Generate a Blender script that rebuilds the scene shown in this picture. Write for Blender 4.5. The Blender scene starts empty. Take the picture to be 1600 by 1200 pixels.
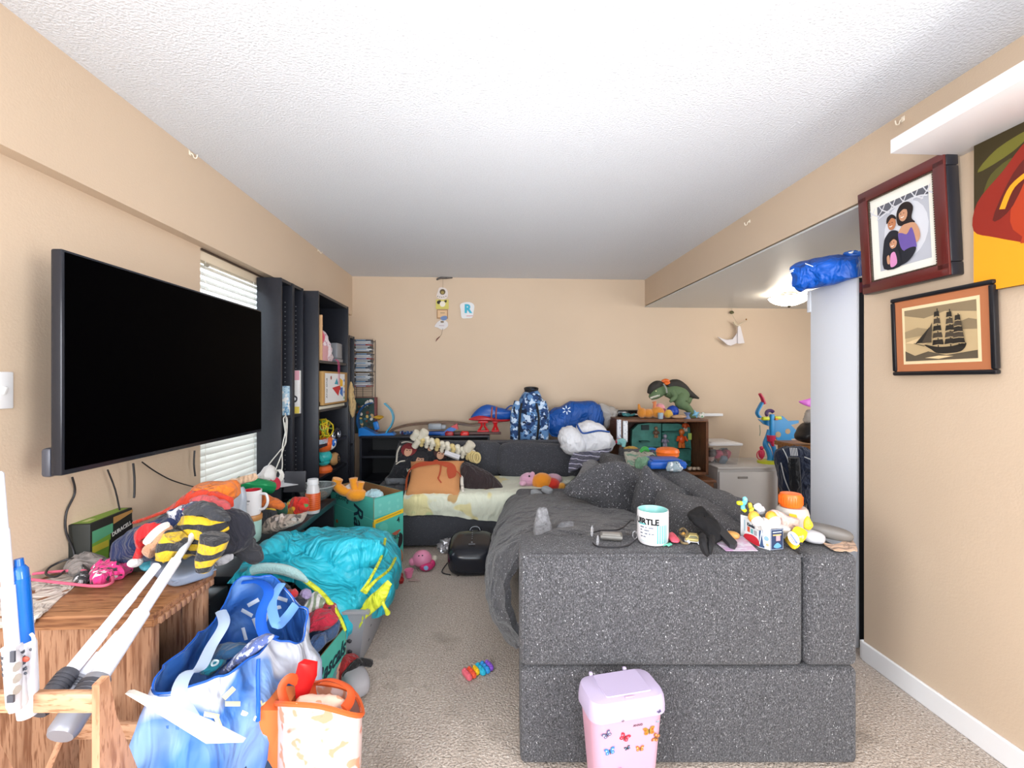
import bpy, bmesh, math, random
from mathutils import Vector, Matrix, noise, Euler
R = math.radians; PI = math.pi
random.seed(7)
SC = bpy.context.scene; COL = SC.collection
# ---------------------------------------------------------------- camera
F = 711.0; CX = 800.0; CY = 596.0; H = 1.28; YAW = math.atan(38/711.0)
cc, ss = math.cos(YAW), math.sin(YAW)
cd = bpy.data.cameras.new('camera'); cam = bpy.data.objects.new('camera', cd); COL.objects.link(cam)
cam.location = (0, 0, H); cam.rotation_euler = (R(90), 0, -YAW)
cd.sensor_width = 36; cd.lens = 36*F/1600; cd.shift_y = -(600-CY)/1600; cd.clip_start = .02
SC.camera = cam
SC.view_settings.view_transform = 'Standard'; SC.view_settings.look = 'None'
SC.view_settings.gamma = 1; SC.view_settings.use_curve_mapping = False
SC.view_settings.exposure = 0.45
# ---------------------------------------------------------------- light
w = bpy.data.worlds.new('sky'); SC.world = w; w.use_nodes = True
bg = w.node_tree.nodes['Background']; bg.inputs[0].default_value = (.80, .90, 1, 1); bg.inputs[1].default_value = 3.6
def area(name, loc, aim, sx, sy, power, col=(1, 1, 1), spread=180):
    l = bpy.data.lights.new(name, 'AREA'); l.shape = 'RECTANGLE'; l.size = sx; l.size_y = sy
    l.energy = power; l.color = col; l.spread = R(spread)
    o = bpy.data.objects.new(name, l); COL.objects.link(o); o.location = loc
    o.rotation_euler = (Vector(aim)-Vector(loc)).to_track_quat('-Z', 'Y').to_euler()
    return o
area('window_light', (-.1, -1.25, 1.45), (0, 4, 1.25), 2.6, 1.7, 24, (.93, .97, 1))
area('rear_left_fill_light', (-1.38, -.35, 1.3), (1.73, 1.3, .9), .9, 1.3, 52, (.96, .98, 1))  # added fill that brightens the near right wall; no window here
area('rear_right_fill_light', (1.60, -.35, 1.3), (-1.5, 1.3, 1.2), .9, 1.3, 52, (.96, .98, 1))  # added fill that brightens the near left wall; no window here
area('bounce_flash', (.1, -.3, .9), (.3, 2.5, 2.4), .6, .6, 9, (.93, .96, 1), 80)
area('dining_fill_light', (4.2, 2.6, 1.3), (1.5, 3.6, 1.0), 1.6, 1.6, 34, (.95, .98, 1))  # lamp added to light the dining area; the alcove wall has no opening
# ---------------------------------------------------------------- helpers
def P(px, py, x=None, y=None, z=None, d=None):
    a = (px-CX)/F; b = -(py-CY)/F
    v = Vector((a*cc+ss, cc-a*ss, b))
    if x is not None: t = x/v.x
    elif y is not None: t = y/v.y
    elif z is not None: t = (z-H)/b
    else: t = d
    return Vector((0, 0, H))+v*t
def CM(x, y, z):                     # sofa axes (turned 3 degrees from the room)
    return Vector((x*cc+y*ss, y*cc-x*ss, z))
TC = Matrix.Rotation(-YAW, 4, 'Z')
def K(h):
    h = h.lstrip('#'); v = [int(h[i:i+2], 16)/255 for i in (0, 2, 4)]
    return tuple(x/12.92 if x <= .04045 else ((x+.055)/1.055)**2.4 for x in v)+(1,)
MATS = {}
def mat(name, c='#808080', rough=.7, metal=0, blot=(), var=0, vs=8, bump=0, bs=60, trans=0, alpha=1, emit=0, coat=0,
        stretch=(1, 1, 1), stripe=None, sheen=0, ior=1.45, spec=.5, sss=0, transl=0, fold=0, fs=9):
    if name in MATS: return MATS[name]
    m = bpy.data.materials.new(name); m.use_nodes = True; MATS[name] = m
    nt = m.node_tree; N = nt.nodes; L = nt.links; b = N['Principled BSDF']
    b.inputs['Roughness'].default_value = rough; b.inputs['Metallic'].default_value = metal
    b.inputs['IOR'].default_value = ior; b.inputs['Specular IOR Level'].default_value = spec
    b.inputs['Base Color'].default_value = K(c); m.diffuse_color = K(c)
    if trans: b.inputs['Transmission Weight'].default_value = trans
    if alpha < 1: b.inputs['Alpha'].default_value = alpha
    if coat: b.inputs['Coat Weight'].default_value = coat
    if sheen: b.inputs['Sheen Weight'].default_value = sheen
    if emit:
        b.inputs['Emission Color'].default_value = K(c); b.inputs['Emission Strength'].default_value = emit
    tc = N.new('ShaderNodeTexCoord')
    def nz(scale, off, det=2, st=stretch):
        mp = N.new('ShaderNodeMapping'); L.new(tc.outputs['Object'], mp.inputs[0]); mp.inputs['Location'].default_value = off
        mp.inputs['Scale'].default_value = st
        n = N.new('ShaderNodeTexNoise'); n.inputs['Scale'].default_value = scale; n.inputs['Detail'].default_value = det
        L.new(mp.outputs[0], n.inputs['Vector']); return n.outputs['Fac']
    def ramp(src, lo, hi):
        r = N.new('ShaderNodeMapRange'); r.inputs['From Min'].default_value = lo; r.inputs['From Max'].default_value = hi
        L.new(src, r.inputs['Value']); return r.outputs[0]
    def mix(a, bcol, f):
        x = N.new('ShaderNodeMix'); x.data_type = 'RGBA'
        if isinstance(a, tuple): x.inputs['A'].default_value = a
        else: L.new(a, x.inputs['A'])
        x.inputs['B'].default_value = bcol; L.new(f, x.inputs['Factor']); return x.outputs['Result']
    cur = K(c)
    if var:
        k = K(c); dk = tuple(v*(1-var) for v in k[:3])+(1,); lt = tuple(min(1, v*(1+var)) for v in k[:3])+(1,)
        cur = mix(dk, lt, ramp(nz(vs, (3, 1, 2), 5), .3, .7))
    if stripe:
        c2, axis, per, duty, dist = stripe
        sx = N.new('ShaderNodeSeparateXYZ'); L.new(tc.outputs['Object'], sx.inputs[0])
        ad = N.new('ShaderNodeMath'); ad.operation = 'MULTIPLY_ADD'; L.new(nz(6, (0, 0, 0)), ad.inputs[0])
        ad.inputs[1].default_value = dist; L.new(sx.outputs[axis], ad.inputs[2])
        pp = N.new('ShaderNodeMath'); pp.operation = 'PINGPONG'; L.new(ad.outputs[0], pp.inputs[0]); pp.inputs[1].default_value = per/2
        cur = mix(cur, K(c2), ramp(pp.outputs[0], per/2*duty-.0006, per/2*duty+.0006))
    for i, bl in enumerate(blot):
        h, sc, lo = bl[:3]; soft = bl[3] if len(bl) > 3 else .02
        cur = mix(cur, K(h), ramp(nz(sc, (7.3*i+1, 3.1*i, 5.7*i)), lo, lo+soft))
    if not isinstance(cur, tuple): L.new(cur, b.inputs['Base Color'])
    if bump:
        bp = N.new('ShaderNodeBump'); bp.inputs['Strength'].default_value = bump; bp.inputs['Distance'].default_value = .01
        L.new(nz(bs, (1, 1, 1), 3, (1, 1, 1) if not stretch else stretch), bp.inputs['Height']); L.new(bp.outputs[0], b.inputs['Normal'])
    if fold:
        n = N.new('ShaderNodeTexNoise'); n.inputs['Scale'].default_value = fs; n.inputs['Detail'].default_value = 2.5; n.inputs['Distortion'].default_value = 1.6
        mp = N.new('ShaderNodeMapping'); mp.inputs['Scale'].default_value = (1, 1, .55); mp.inputs['Rotation'].default_value = (.5, .3, .7)
        L.new(tc.outputs['Object'], mp.inputs[0]); L.new(mp.outputs[0], n.inputs['Vector'])
        b2 = N.new('ShaderNodeBump'); b2.inputs['Strength'].default_value = fold; b2.inputs['Distance'].default_value = .05
        L.new(n.outputs['Fac'], b2.inputs['Height'])
        if bump: L.new(bp.outputs[0], b2.inputs['Normal'])
        L.new(b2.outputs[0], b.inputs['Normal'])
    if transl:
        tr = N.new('ShaderNodeBsdfTranslucent'); tr.inputs[0].default_value = K(c); ms = N.new('ShaderNodeMixShader')
        ms.inputs[0].default_value = transl; L.new(b.outputs[0], ms.inputs[1]); L.new(tr.outputs[0], ms.inputs[2])
        L.new(ms.outputs[0], N['Material Output'].inputs[0])
    return m
def flat(c, rough=.6): return mat('colour_'+c.lstrip('#'), c, rough)
def cloth(c, **k):
    k.setdefault('rough', .9); k.setdefault('bump', .25); k.setdefault('bs', 90); k.setdefault('sheen', .15); k.setdefault('fold', .8); k.setdefault('fs', 14)
    nm = 'cloth_'+c.lstrip('#')+('_p' + str(len(MATS)) if 'blot' in k or 'stripe' in k else '')
    return mat(nm, c, **k)
def plas(c, rough=.35): return mat('plastic_'+c.lstrip('#'), c, rough)
def plush(c): return mat('plush_'+c.lstrip('#'), c, 1, bump=.5, bs=160, sheen=.4)
def frame(o, u, v):                  # surface frame: local x=u, y=v (made square), z out
    u = Vector(u).normalized(); n = u.cross(Vector(v)).normalized(); v = n.cross(u)
    return Matrix(((u.x, v.x, n.x, o[0]), (u.y, v.y, n.y, o[1]), (u.z, v.z, n.z, o[2]), (0, 0, 0, 1)))
def at(loc, rz=0, rx=0, ry=0): return Matrix.Translation(loc) @ Euler((R(rx), R(ry), R(rz)), 'XYZ').to_matrix().to_4x4()
def catmull(pts, n, closed=False):
    pts = [Vector(p) for p in pts]; m = len(pts); out = []
    segs = m if closed else m-1
    for i in range(segs):
        if closed: p0, p1, p2, p3 = pts[i-1], pts[i], pts[(i+1) % m], pts[(i+2) % m]
        else: p0, p1, p2, p3 = pts[max(i-1, 0)], pts[i], pts[i+1], pts[min(i+2, m-1)]
        for k in range(n):
            t = k/n
            out.append(.5*((2*p1)+(p2-p0)*t+(2*p0-5*p1+4*p2-p3)*t*t+(3*p1-p0-3*p2+p3)*t**3))
    if not closed: out.append(pts[-1])
    return out
def ridge(p, f, seed=0):
    v = noise.noise(Vector((p.x*f+seed, p.y*f+seed*1.7, p.z*f-seed)))
    v2 = noise.noise(Vector((p.x*f*2.3+seed, p.y*f*2.3, p.z*f*2.3+seed)))
    return (1-2*abs(v))*.7+v2*.5-.35
WM = {}
def hit(o, px, py, off=.002):
    from mathutils.bvhtree import BVHTree
    W = WM[o]; me = o.data
    t = BVHTree.FromPolygons([W @ v.co for v in me.vertices], [p.vertices[:] for p in me.polygons])
    a = Vector((0, 0, H)); d = (P(px, py, d=1)-a).normalized(); r = t.ray_cast(a, d)
    if r[0] is None: return None
    n = r[1] if r[1].dot(d) < 0 else -r[1]
    return r[0]+n*off
class B:
    def __init__(s, T=None): s.bm = bmesh.new(); s.mats = []; s.mi = 0; s.T = T or Matrix.Identity(4); s.nf = 0; s.nv = 0
    def m(s, mt):
        if isinstance(mt, str): mt = flat(mt)
        if mt not in s.mats: s.mats.append(mt)
        s.mi = s.mats.index(mt); return s
    def fin(s, vs, fs):
        for v in vs: v.co = s.T @ v.co
        for f in fs: f.material_index = s.mi
        return s
    def raw(s, co, faces):
        vs = [s.bm.verts.new(Vector(c)) for c in co]; fs = []
        for f in faces:
            try: fs.append(s.bm.faces.new([vs[i] for i in f]))
            except ValueError: pass
        return s.fin(vs, fs)
    def box(s, c, size, rot=None, bev=0, seg=2):
        t = bmesh.new(); bmesh.ops.create_cube(t, size=1)
        for v in t.verts: v.co = Vector((v.co.x*size[0], v.co.y*size[1], v.co.z*size[2]))
        if bev: bmesh.ops.bevel(t, geom=t.edges[:], offset=min(bev, min(size)*.49), segments=seg, affect='EDGES', profile=.5)
        return s.add(t, c, rot)
    def add(s, t, c=(0, 0, 0), rot=None):
        M = Matrix.Translation(c)
        if rot is not None: M = M @ (rot.to_4x4() if isinstance(rot, Matrix) else Euler([R(a) for a in rot]).to_matrix().to_4x4())
        t.verts.ensure_lookup_table(); t.verts.index_update()
        co = [M @ v.co for v in t.verts]; fa = [[v.index for v in f.verts] for f in t.faces]; t.free()
        return s.raw(co, fa)
    def cyl(s, p0, p1, r0, r1=None, seg=16, caps=True):
        return s.tube([p0, p1], [r0, r0 if r1 is None else r1], seg, caps=caps)
    def tube(s, pts, r, seg=6, closed=False, n=0, caps=True, flatn=1.0):
        pts = [Vector(p) for p in pts]
        if n:
            if isinstance(r, (list, tuple)):
                rr = [Vector((a, 0, 0)) for a in r]; r = [v.x for v in catmull(rr, n, closed)]
            pts = catmull(pts, n, closed)
        m = len(pts); rs = r if isinstance(r, (list, tuple)) else [r]*m
        co = []; ref = None
        for i, p in enumerate(pts):
            a = pts[i-1] if (i > 0 or closed) else p; b2 = pts[(i+1) % m] if (i < m-1 or closed) else p
            t = (b2-a).normalized()
            if ref is None:
                ref = Vector((0, 0, 1)) if abs(t.z) < .9 else Vector((1, 0, 0))
            u = (ref-t*ref.dot(t)).normalized(); ref = u; v = t.cross(u)
            for k in range(seg):
                q = 2*PI*k/seg+PI/seg; co.append(p+(u*math.cos(q)*flatn+v*math.sin(q))*rs[i])
        fa = []
        for i in range(m if closed else m-1):
            j = (i+1) % m
            for k in range(seg): fa.append([i*seg+k, i*seg+(k+1) % seg, j*seg+(k+1) % seg, j*seg+k])
        if caps and not closed: fa += [list(range(seg))[::-1], [(m-1)*seg+k for k in range(seg)]]
        return s.raw(co, fa)
    def lathe(s, prof, c=(0, 0, 0), seg=24, rot=None):
        co = []; M = Matrix.Translation(c)
        if rot is not None: M = M @ Euler([R(a) for a in rot]).to_matrix().to_4x4()
        for r, z in prof:
            for k in range(seg): co.append(M @ Vector((max(r, 1e-4)*math.cos(2*PI*k/seg), max(r, 1e-4)*math.sin(2*PI*k/seg), z)))
        fa = []
        for i in range(len(prof)-1):
            for k in range(seg): fa.append([i*seg+k, i*seg+(k+1) % seg, (i+1)*seg+(k+1) % seg, (i+1)*seg+k])
        if prof[0][0] < .002: fa.append(list(range(seg))[::-1])
        if prof[-1][0] < .002: fa.append([(len(prof)-1)*seg+k for k in range(seg)])
        return s.raw(co, fa)
    def prism(s, poly, vec):
        n = len(poly); poly = [Vector(p) for p in poly]; vec = Vector(vec)
        co = poly+[p+vec for p in poly]
        return s.raw(co, [list(range(n))[::-1], [n+i for i in range(n)]]+[[i, (i+1) % n, n+(i+1) % n, n+i] for i in range(n)])
    def poly(s, pts): return s.raw(pts, [list(range(len(pts)))])
    def ell(s, c, r, rot=None, sub=3, amp=0, f=10, seed=0, zmin=None, e=1.0):
        if not isinstance(r, (list, tuple)): r = (r, r, r)
        t = bmesh.new(); bmesh.ops.create_icosphere(t, subdivisions=sub, radius=1)
        M = Matrix.Identity(3)
        if rot is not None: M = rot.to_3x3() if isinstance(rot, Matrix) else Euler([R(a) for a in rot]).to_matrix()
        c = Vector(c)
        for v in t.verts:
            n = v.co.copy()
            q = Vector([math.copysign(abs(a)**e, a) for a in n])
            if e != 1: q = q/max(abs(q.x), abs(q.y), abs(q.z), 1e-6)*(.5+.5*q.length) if False else q
            p = M @ Vector((q.x*r[0], q.y*r[1], q.z*r[2]))
            if amp: p += (M @ n)*amp*ridge(p, f, seed)
            p += c
            if zmin is not None and p.z < zmin: p.z = zmin+(p.z-zmin)*.02
            v.co = p
        return s.add(t)
    def rbox(s, c, size, e=.35, rot=None, sub=4, amp=0, f=6, seed=0, zmin=None):
        # soft box: a sphere pushed out to a superellipsoid
        t = bmesh.new(); bmesh.ops.create_cube(t, size=2); bmesh.ops.subdivide_edges(t, edges=t.edges[:], cuts=2**sub//2+3, use_grid_fill=True)
        M = Matrix.Identity(3)
        if rot is not None: M = rot.to_3x3() if isinstance(rot, Matrix) else Euler([R(a) for a in rot]).to_matrix()
        c = Vector(c)
        pw = 2/e
        for v in t.verts:
            q = v.co.copy(); k = (abs(q.x)**pw+abs(q.y)**pw+abs(q.z)**pw)**(1/pw); q = q/k
            p = M @ Vector((q.x*size[0]/2, q.y*size[1]/2, q.z*size[2]/2))
            if amp: p += (M @ q.normalized())*amp*ridge(p, f, seed)
            p += c
            if zmin is not None and p.z < zmin: p.z = zmin
            v.co = p
        return s.add(t)
    def puff(s, outline, th, amp=0, f=12, seed=0, n=6, rings=7, back=1.0, p=2.0, zmin=None, nrm=None):
        o = catmull(outline, n, True) if n > 0 else [Vector(a) for a in outline]
        if n < 0:
            o = [Vector(outline[i]).lerp(Vector(outline[(i+1) % len(outline)]), k/-n) for i in range(len(outline)) for k in range(-n)]
        if amp:
            c_ = sum(o, Vector())/len(o)
            o = [q+(q-c_).normalized()*amp*.9*ridge(q, f*1.6, seed+9) for q in o]
        m = len(o); c = sum(o, Vector())/m; nn = Vector()
        for i in range(m): nn += (o[i]-c).cross(o[(i+1) % m]-c)
        nn.normalize()
        if nrm is not None and nn.dot(Vector(nrm)) < 0: nn = -nn
        co = []; fa = []
        sc = [math.cos(PI/2*i/rings) for i in range(rings)]
        def ring(k, sg):
            q = sc[k]; h = th/2*(1-q**p)**(1/p)*(1 if sg > 0 else back)
            for a in o:
                b = c+(a-c)*q
                hh = h+(1.5*amp*ridge(b, f, seed+sg)*(1-q**3) if amp else 0)
                v = b+nn*sg*hh
                if zmin is not None and v.z < zmin: v.z = zmin
                co.append(v)
        ring(0, 1)
        for k in range(1, rings): ring(k, 1)
        co.append(c+nn*(th/2+(amp*ridge(c, f, seed+1)))); top = len(co)-1
        b0 = len(co)
        for k in range(1, rings): ring(k, -1)
        co.append(c-nn*th/2*back); bot = len(co)-1
        for k in range(rings-1):
            for i in range(m): j = (i+1) % m; fa.append([k*m+i, k*m+j, (k+1)*m+j, (k+1)*m+i])
        for i in range(m): fa.append([(rings-1)*m+i, (rings-1)*m+(i+1) % m, top])
        for i in range(m): j = (i+1) % m; fa.append([j, i, b0+i, b0+j])
        for k in range(rings-2):
            for i in range(m): j = (i+1) % m; fa.append([b0+k*m+j, b0+k*m+i, b0+(k+1)*m+i, b0+(k+1)*m+j])
        for i in range(m): fa.append([b0+(rings-2)*m+(i+1) % m, b0+(rings-2)*m+i, bot])
        if zmin is not None: pass
        return s.raw(co, fa)
    def patch(s, rows, nu=6, nv=6, th=.012, amp=0, f=10, seed=0, zmin=None):
        rr = [catmull(r, nu) for r in rows]; w_ = len(rr[0])
        cols = [catmull([rr[i][j] for i in range(len(rr))], nv) for j in range(w_)]; h_ = len(cols[0])
        g = [[cols[j][i] for j in range(w_)] for i in range(h_)]
        nr = [[None]*w_ for _ in range(h_)]
        for i in range(h_):
            for j in range(w_):
                a = g[min(i+1, h_-1)][j]-g[max(i-1, 0)][j]; b = g[i][min(j+1, w_-1)]-g[i][max(j-1, 0)]
                n = a.cross(b); nr[i][j] = n.normalized() if n.length > 1e-9 else Vector((0, 0, 1))
        s_ = 1 if sum((nr[i][j].z for i in range(h_) for j in range(w_))) > 0 else -1
        co = []
        for sg in (1, 0):
            for i in range(h_):
                for j in range(w_):
                    p = g[i][j]; n = nr[i][j]*s_
                    q = p+n*((amp*ridge(p, f, seed) if amp else 0)+(0 if sg else -th))
                    if zmin is not None and q.z < zmin+(th if sg else 0): q.z = zmin+(th if sg else 0)
                    co.append(q)
        o = h_*w_; fa = []
        for i in range(h_-1):
            for j in range(w_-1):
                a, b, c, d = i*w_+j, i*w_+j+1, (i+1)*w_+j+1, (i+1)*w_+j
                fa.append([a, b, c, d]); fa.append([o+d, o+c, o+b, o+a])
        for j in range(w_-1):
            fa.append([j+1, j, o+j, o+j+1]); k = (h_-1)*w_; fa.append([k+j, k+j+1, o+k+j+1, o+k+j])
        for i in range(h_-1):
            fa.append([i*w_, (i+1)*w_, o+(i+1)*w_, o+i*w_]); k = w_-1; fa.append([(i+1)*w_+k, i*w_+k, o+i*w_+k, o+(i+1)*w_+k])
        return s.raw(co, fa)
    def pillow(s, w, h, t, amp=.006, f=8, seed=0, n=18, pinch=.1, T=None, bend=0):
        T = T or Matrix.Identity(4); co = []; fa = []
        for sg in (1, -1):
            for i in range(n+1):
                for j in range(n+1):
                    u, v = -1+2*j/n, -1+2*i/n
                    x = w/2*u*(1-pinch*(1-u*u)*0-pinch*(1-v*v)*abs(u)**3); y = h/2*v*(1-pinch*(1-u*u)*abs(v)**3)
                    z = t/2*(max(0, (1-u**4)*(1-v**4)))**.55
                    p = Vector((x, y, 0))
                    if z > 0: z += amp*ridge(p+Vector((0, 0, sg)), f, seed)*min(1, z/t*4)
                    p.z = sg*z-bend*(u*u)
                    co.append(T @ p)
        o = (n+1)**2
        for i in range(n):
            for j in range(n):
                a = i*(n+1)+j; q = [a, a+1, a+n+2, a+n+1]; fa.append(q); fa.append([o+k for k in q[::-1]])
        bmn = len(s.bm.verts); s.raw(co, fa)
        s.bm.verts.ensure_lookup_table(); bmesh.ops.remove_doubles(s.bm, verts=s.bm.verts[bmn:], dist=1e-5)
        return s
    def done(s, name, mt=None, parent=None, label=None, cat=None, group=None, kind=None, smooth=True, ang=40, weld=False):
        me = bpy.data.meshes.new(name)
        if weld: bmesh.ops.remove_doubles(s.bm, verts=s.bm.verts[:], dist=1e-5)
        bmesh.ops.recalc_face_normals(s.bm, faces=s.bm.faces[:])
        s.bm.to_mesh(me); s.bm.free()
        for m_ in (s.mats or [mt]):
            if isinstance(m_, str): m_ = flat(m_)
            me.materials.append(m_)
        if smooth:
            me.polygons.foreach_set('use_smooth', [True]*len(me.polygons)); me.set_sharp_from_angle(angle=R(ang))
        o = bpy.data.objects.new(name, me); COL.objects.link(o)
        if parent is not None:
            W = WM[parent]; me.transform(W.inverted()); o.parent = parent; WM[o] = W
            if label: o['label'] = label
        else:
            xs = [v.co for v in me.vertices]
            lo = Vector([min(v[i] for v in xs) for i in range(3)]); hi = Vector([max(v[i] for v in xs) for i in range(3)])
            W = Matrix.Translation(((lo.x+hi.x)/2, (lo.y+hi.y)/2, lo.z)); me.transform(W.inverted()); o.matrix_world = W; WM[o] = W
            if label: o['label'] = label
            if cat: o['category'] = cat
            if group: o['group'] = group
        if kind: o['kind'] = kind
        return o
def thing(name, label, cat, loc, group=None):
    o = bpy.data.objects.new(name, None); COL.objects.link(o); o.empty_display_size = .05
    o.location = loc; WM[o] = Matrix.Translation(loc); o['label'] = label; o['category'] = cat
    if group: o['group'] = group
    return o
def st(name, b, mt=None, parent=None, **k):
    k.setdefault('smooth', False); return b.done(name, mt, parent, kind='structure', **k)
def text(parent, name, T, s, size, mt, shear=0, ext=.0004, bold=0, align='CENTER', label=None):
    c = bpy.data.curves.new(name, 'FONT'); c.body = s; c.size = size; c.shear = shear; c.extrude = ext; c.offset = bold
    c.align_x = align; c.align_y = 'CENTER'; c.resolution_u = 3
    o = bpy.data.objects.new('tmp', c); COL.objects.link(o)
    bpy.context.view_layer.update()
    me = bpy.data.meshes.new_from_object(o.evaluated_get(bpy.context.evaluated_depsgraph_get()))
    bpy.data.objects.remove(o); bpy.data.curves.remove(c)
    me.name = name; me.transform(WM[parent].inverted() @ T @ Matrix.Translation((0, 0, .0008)))
    me.materials.clear(); me.materials.append(flat(mt) if isinstance(mt, str) else mt)
    o = bpy.data.objects.new(name, me); COL.objects.link(o); o.parent = parent; WM[o] = WM[parent]
    if label: o['label'] = label
    return o
def decal(parent, name, T, shapes, z0=.0006, step=.0003, label=None):
    b = B(T)
    for i, (c, pts) in enumerate(shapes):
        b.m(c); z = z0+step*i
        b.raw([(x, y, z) for x, y in pts], [list(range(len(pts)))])
    return b.done(name, None, parent, smooth=False, label=label)
def circ(x, y, r, n=14, ry=None, a=0):
    ry = r if ry is None else ry; ca, sa = math.cos(a), math.sin(a); o = []
    for k in range(n):
        u, v = r*math.cos(2*PI*k/n), ry*math.sin(2*PI*k/n); o.append((x+u*ca-v*sa, y+u*sa+v*ca))
    return o
def line(pts, w_):
    pts = [Vector((p[0], p[1], 0)) for p in pts]; l, r = [], []
    for i, p in enumerate(pts):
        t = (pts[min(i+1, len(pts)-1)]-pts[max(i-1, 0)]).normalized(); n = Vector((-t.y, t.x, 0))*w_/2
        l.append(((p+n).x, (p+n).y)); r.append(((p-n).x, (p-n).y))
    return l+r[::-1]
def curve2(pts, n=5): return [(v.x, v.y) for v in catmull([(a, b, 0) for a, b in pts], n)]
def ring2(pts, n=4): return [(v.x, v.y) for v in catmull([(a, b, 0) for a, b in pts], n, True)]
def pxs(pts, d): return [P(a, b, d=d) for a, b in pts]
# ---------------------------------------------------------------- room shell
ZC, XS, XW, ZS, XR, ZR, YB, YR = 2.40, -1.44, -1.50, 1.983, 1.73, 2.096, 4.93, -1.8
YC = P(1350, 1020, x=XR).y
WALL = mat('painted_wall', '#d0baa2', .75, var=.03, vs=1.2, bump=.08, bs=140)
CEIL = mat('popcorn_ceiling', '#dfe2e8', .95, bump=.5, bs=110, var=.04, vs=110)
CEIL2 = mat('smooth_ceiling', '#c9cac9', .35, bump=.05, bs=8)
WHT = mat('white_paint', '#f0f0f2', .45)
CARPET = mat('carpet', '#baaca0', 1, var=.22, vs=110, bump=1.0, bs=120, blot=[('#d6cdc4', 120, .56, .1), ('#7c7066', 100, .62, .1), ('#968a7e', 5, .60, .25)])
b = B(); b.box((1.5, 1.6, -.05), (6.4, 7.2, .1)); st('floor', b, CARPET)
b = B(); b.box(((XW+XR)/2-.05, (YR+YB)/2, ZC+.05), (XR-XW+.5, YB-YR+.3, .1)); st('ceiling', b, CEIL)
b = B(); b.box((3.12, (YC+YB)/2-.05, ZR+.005), (2.78, YB-YC+.2, .01)); st('ceiling_dining', b, CEIL2)
b = B(); b.box(((XR+4.5)/2, (YC+YB)/2, (ZR+ZC)/2+.01), (4.5-XR, YB-YC, ZC-ZR-.02)); st('soffit_right', b, WALL)
b = B(); b.box(((XW+XS)/2, (YR+YB)/2, (ZS+ZC)/2), (XS-XW, YB-YR, ZC-ZS)); st('soffit_left', b, WALL)
b = B(); b.box((1.4, YB+.05, 1.2), (6.2, .1, 2.4)); st('wall_back', b, WALL)
wy0, wy1, wz0, wz1 = P(313, 500, x=XW).y, 3.30, .60, 1.972
b = B(); X = XW-.06
b.box((X, (YR+wy0)/2, 1.2), (.12, wy0-YR, 2.4)); b.box((X, (wy1+YB)/2, 1.2), (.12, YB-wy1, 2.4))
b.box((X, (wy0+wy1)/2, wz0/2), (.12, wy1-wy0, wz0)); b.box((X, (wy0+wy1)/2, (wz1+2.4)/2), (.12, wy1-wy0, 2.4-wz1))
st('wall_left', b, WALL)
b = B(); b.box((XR+.06, (YR+YC)/2, 1.2), (.12, YC-YR, 2.4)); st('wall_right', b, WALL)
b = B(); b.box((XR+.12+1.33, YC-.06, 1.05), (2.66, .12, 2.09)); st('wall_alcove_near', b, WALL)
b = B(); b.box((4.56, 3.4, 1.2), (.12, 3.1, 2.4)); st('wall_alcove_right', b, WALL)
b = B(); b.box((-1.4, YR-.05, 1.2), (.4, .1, 2.4)); b.box((1.6, YR-.05, 1.2), (.6, .1, 2.4)); b.box((.05, YR-.05, 2.25), (2.5, .1, .3)); b.box((.05, YR-.05, .15), (2.5, .1, .3))
st('wall_rear', b, WALL)
b = B()
for x in (-1.2, .05, 1.3): b.box((x, YR-.04, 1.2), (.05, .06, 1.8))
for z in (.32, 2.08): b.box((.05, YR-.04, z), (2.5, .06, .05))
st('window_2', b, WHT)
b = B(); b.box((XR-.007, (YR+YC)/2, .043), (.014, YC-YR, .086), bev=.004); b.box((XR+.06, YC+.007, .043), (.14, .014, .086), bev=.004)
st('baseboard_right', b, WHT)
b = B(); b.box((1.4, YB-.007, .043), (5.8, .014, .086), bev=.004); st('baseboard_back', b, WHT)
# window with blind
win = thing('window_1', 'narrow window behind a white slatted blind between television and bookcase', 'window', (XW, (wy0+wy1)/2, wz0)); win['kind'] = 'structure'
del win['category']
b = B()
for y in (wy0+.015, wy1-.015): b.box((XW-.07, y, (wz0+wz1)/2), (.05, .03, wz1-wz0))
for z in (wz0+.015, wz1-.015): b.box((XW-.07, (wy0+wy1)/2, z), (.05, wy1-wy0, .03))
b.done('window_frame', WHT, win, smooth=False)
b = B(); b.box((XW-.09, (wy0+wy1)/2, (wz0+wz1)/2), (.004, wy1-wy0-.06, wz1-wz0-.06)); b.done('pane', mat('glass', '#ffffff', .02, trans=1), win, smooth=False)
b = B(); b.box((XW-.028, (wy0+wy1)/2, wz1-.028), (.05, wy1-wy0-.012, .05), bev=.004); b.done('head_rail', mat('blind_rail', '#d8c8b0', .5), win)
b = B(); b.box((XW+.004, (wy0+wy1)/2, wz1+.002), (.008, wy1-wy0, .008)); b.done('gap_shade_strip', mat('gap_shade_dark', '#3a2a20', .6), win)  # dark strip stands in for the shade in the gap above the blind
SLAT = mat('blind_slat', '#f6f5f0', .45, transl=.3)
n = int((wz1-.06-wz0)/.037); base = None
for i in range(n):
    z = wz1-.075-i*.037
    if base is None:
        b = B(); b.box((XW-.03, (wy0+wy1)/2, z), (.046, wy1-wy0-.02, .0035), rot=(0, 42, 0)); base = b.done('slat', SLAT, win, smooth=False); z0 = z
    else:
        o = base.copy(); COL.objects.link(o); o.parent = win; o.location = (0, 0, z-z0); WM[o] = WM[win]
b = B()
for y in (wy0+.05, wy0+.55): b.tube([(XW-.004, y, wz1-.05), (XW-.004, y, wz0+.03)], .0015, 5)
b.done('ladder_cord', mat('cord_white', '#e8e4da', .7), win)
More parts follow.
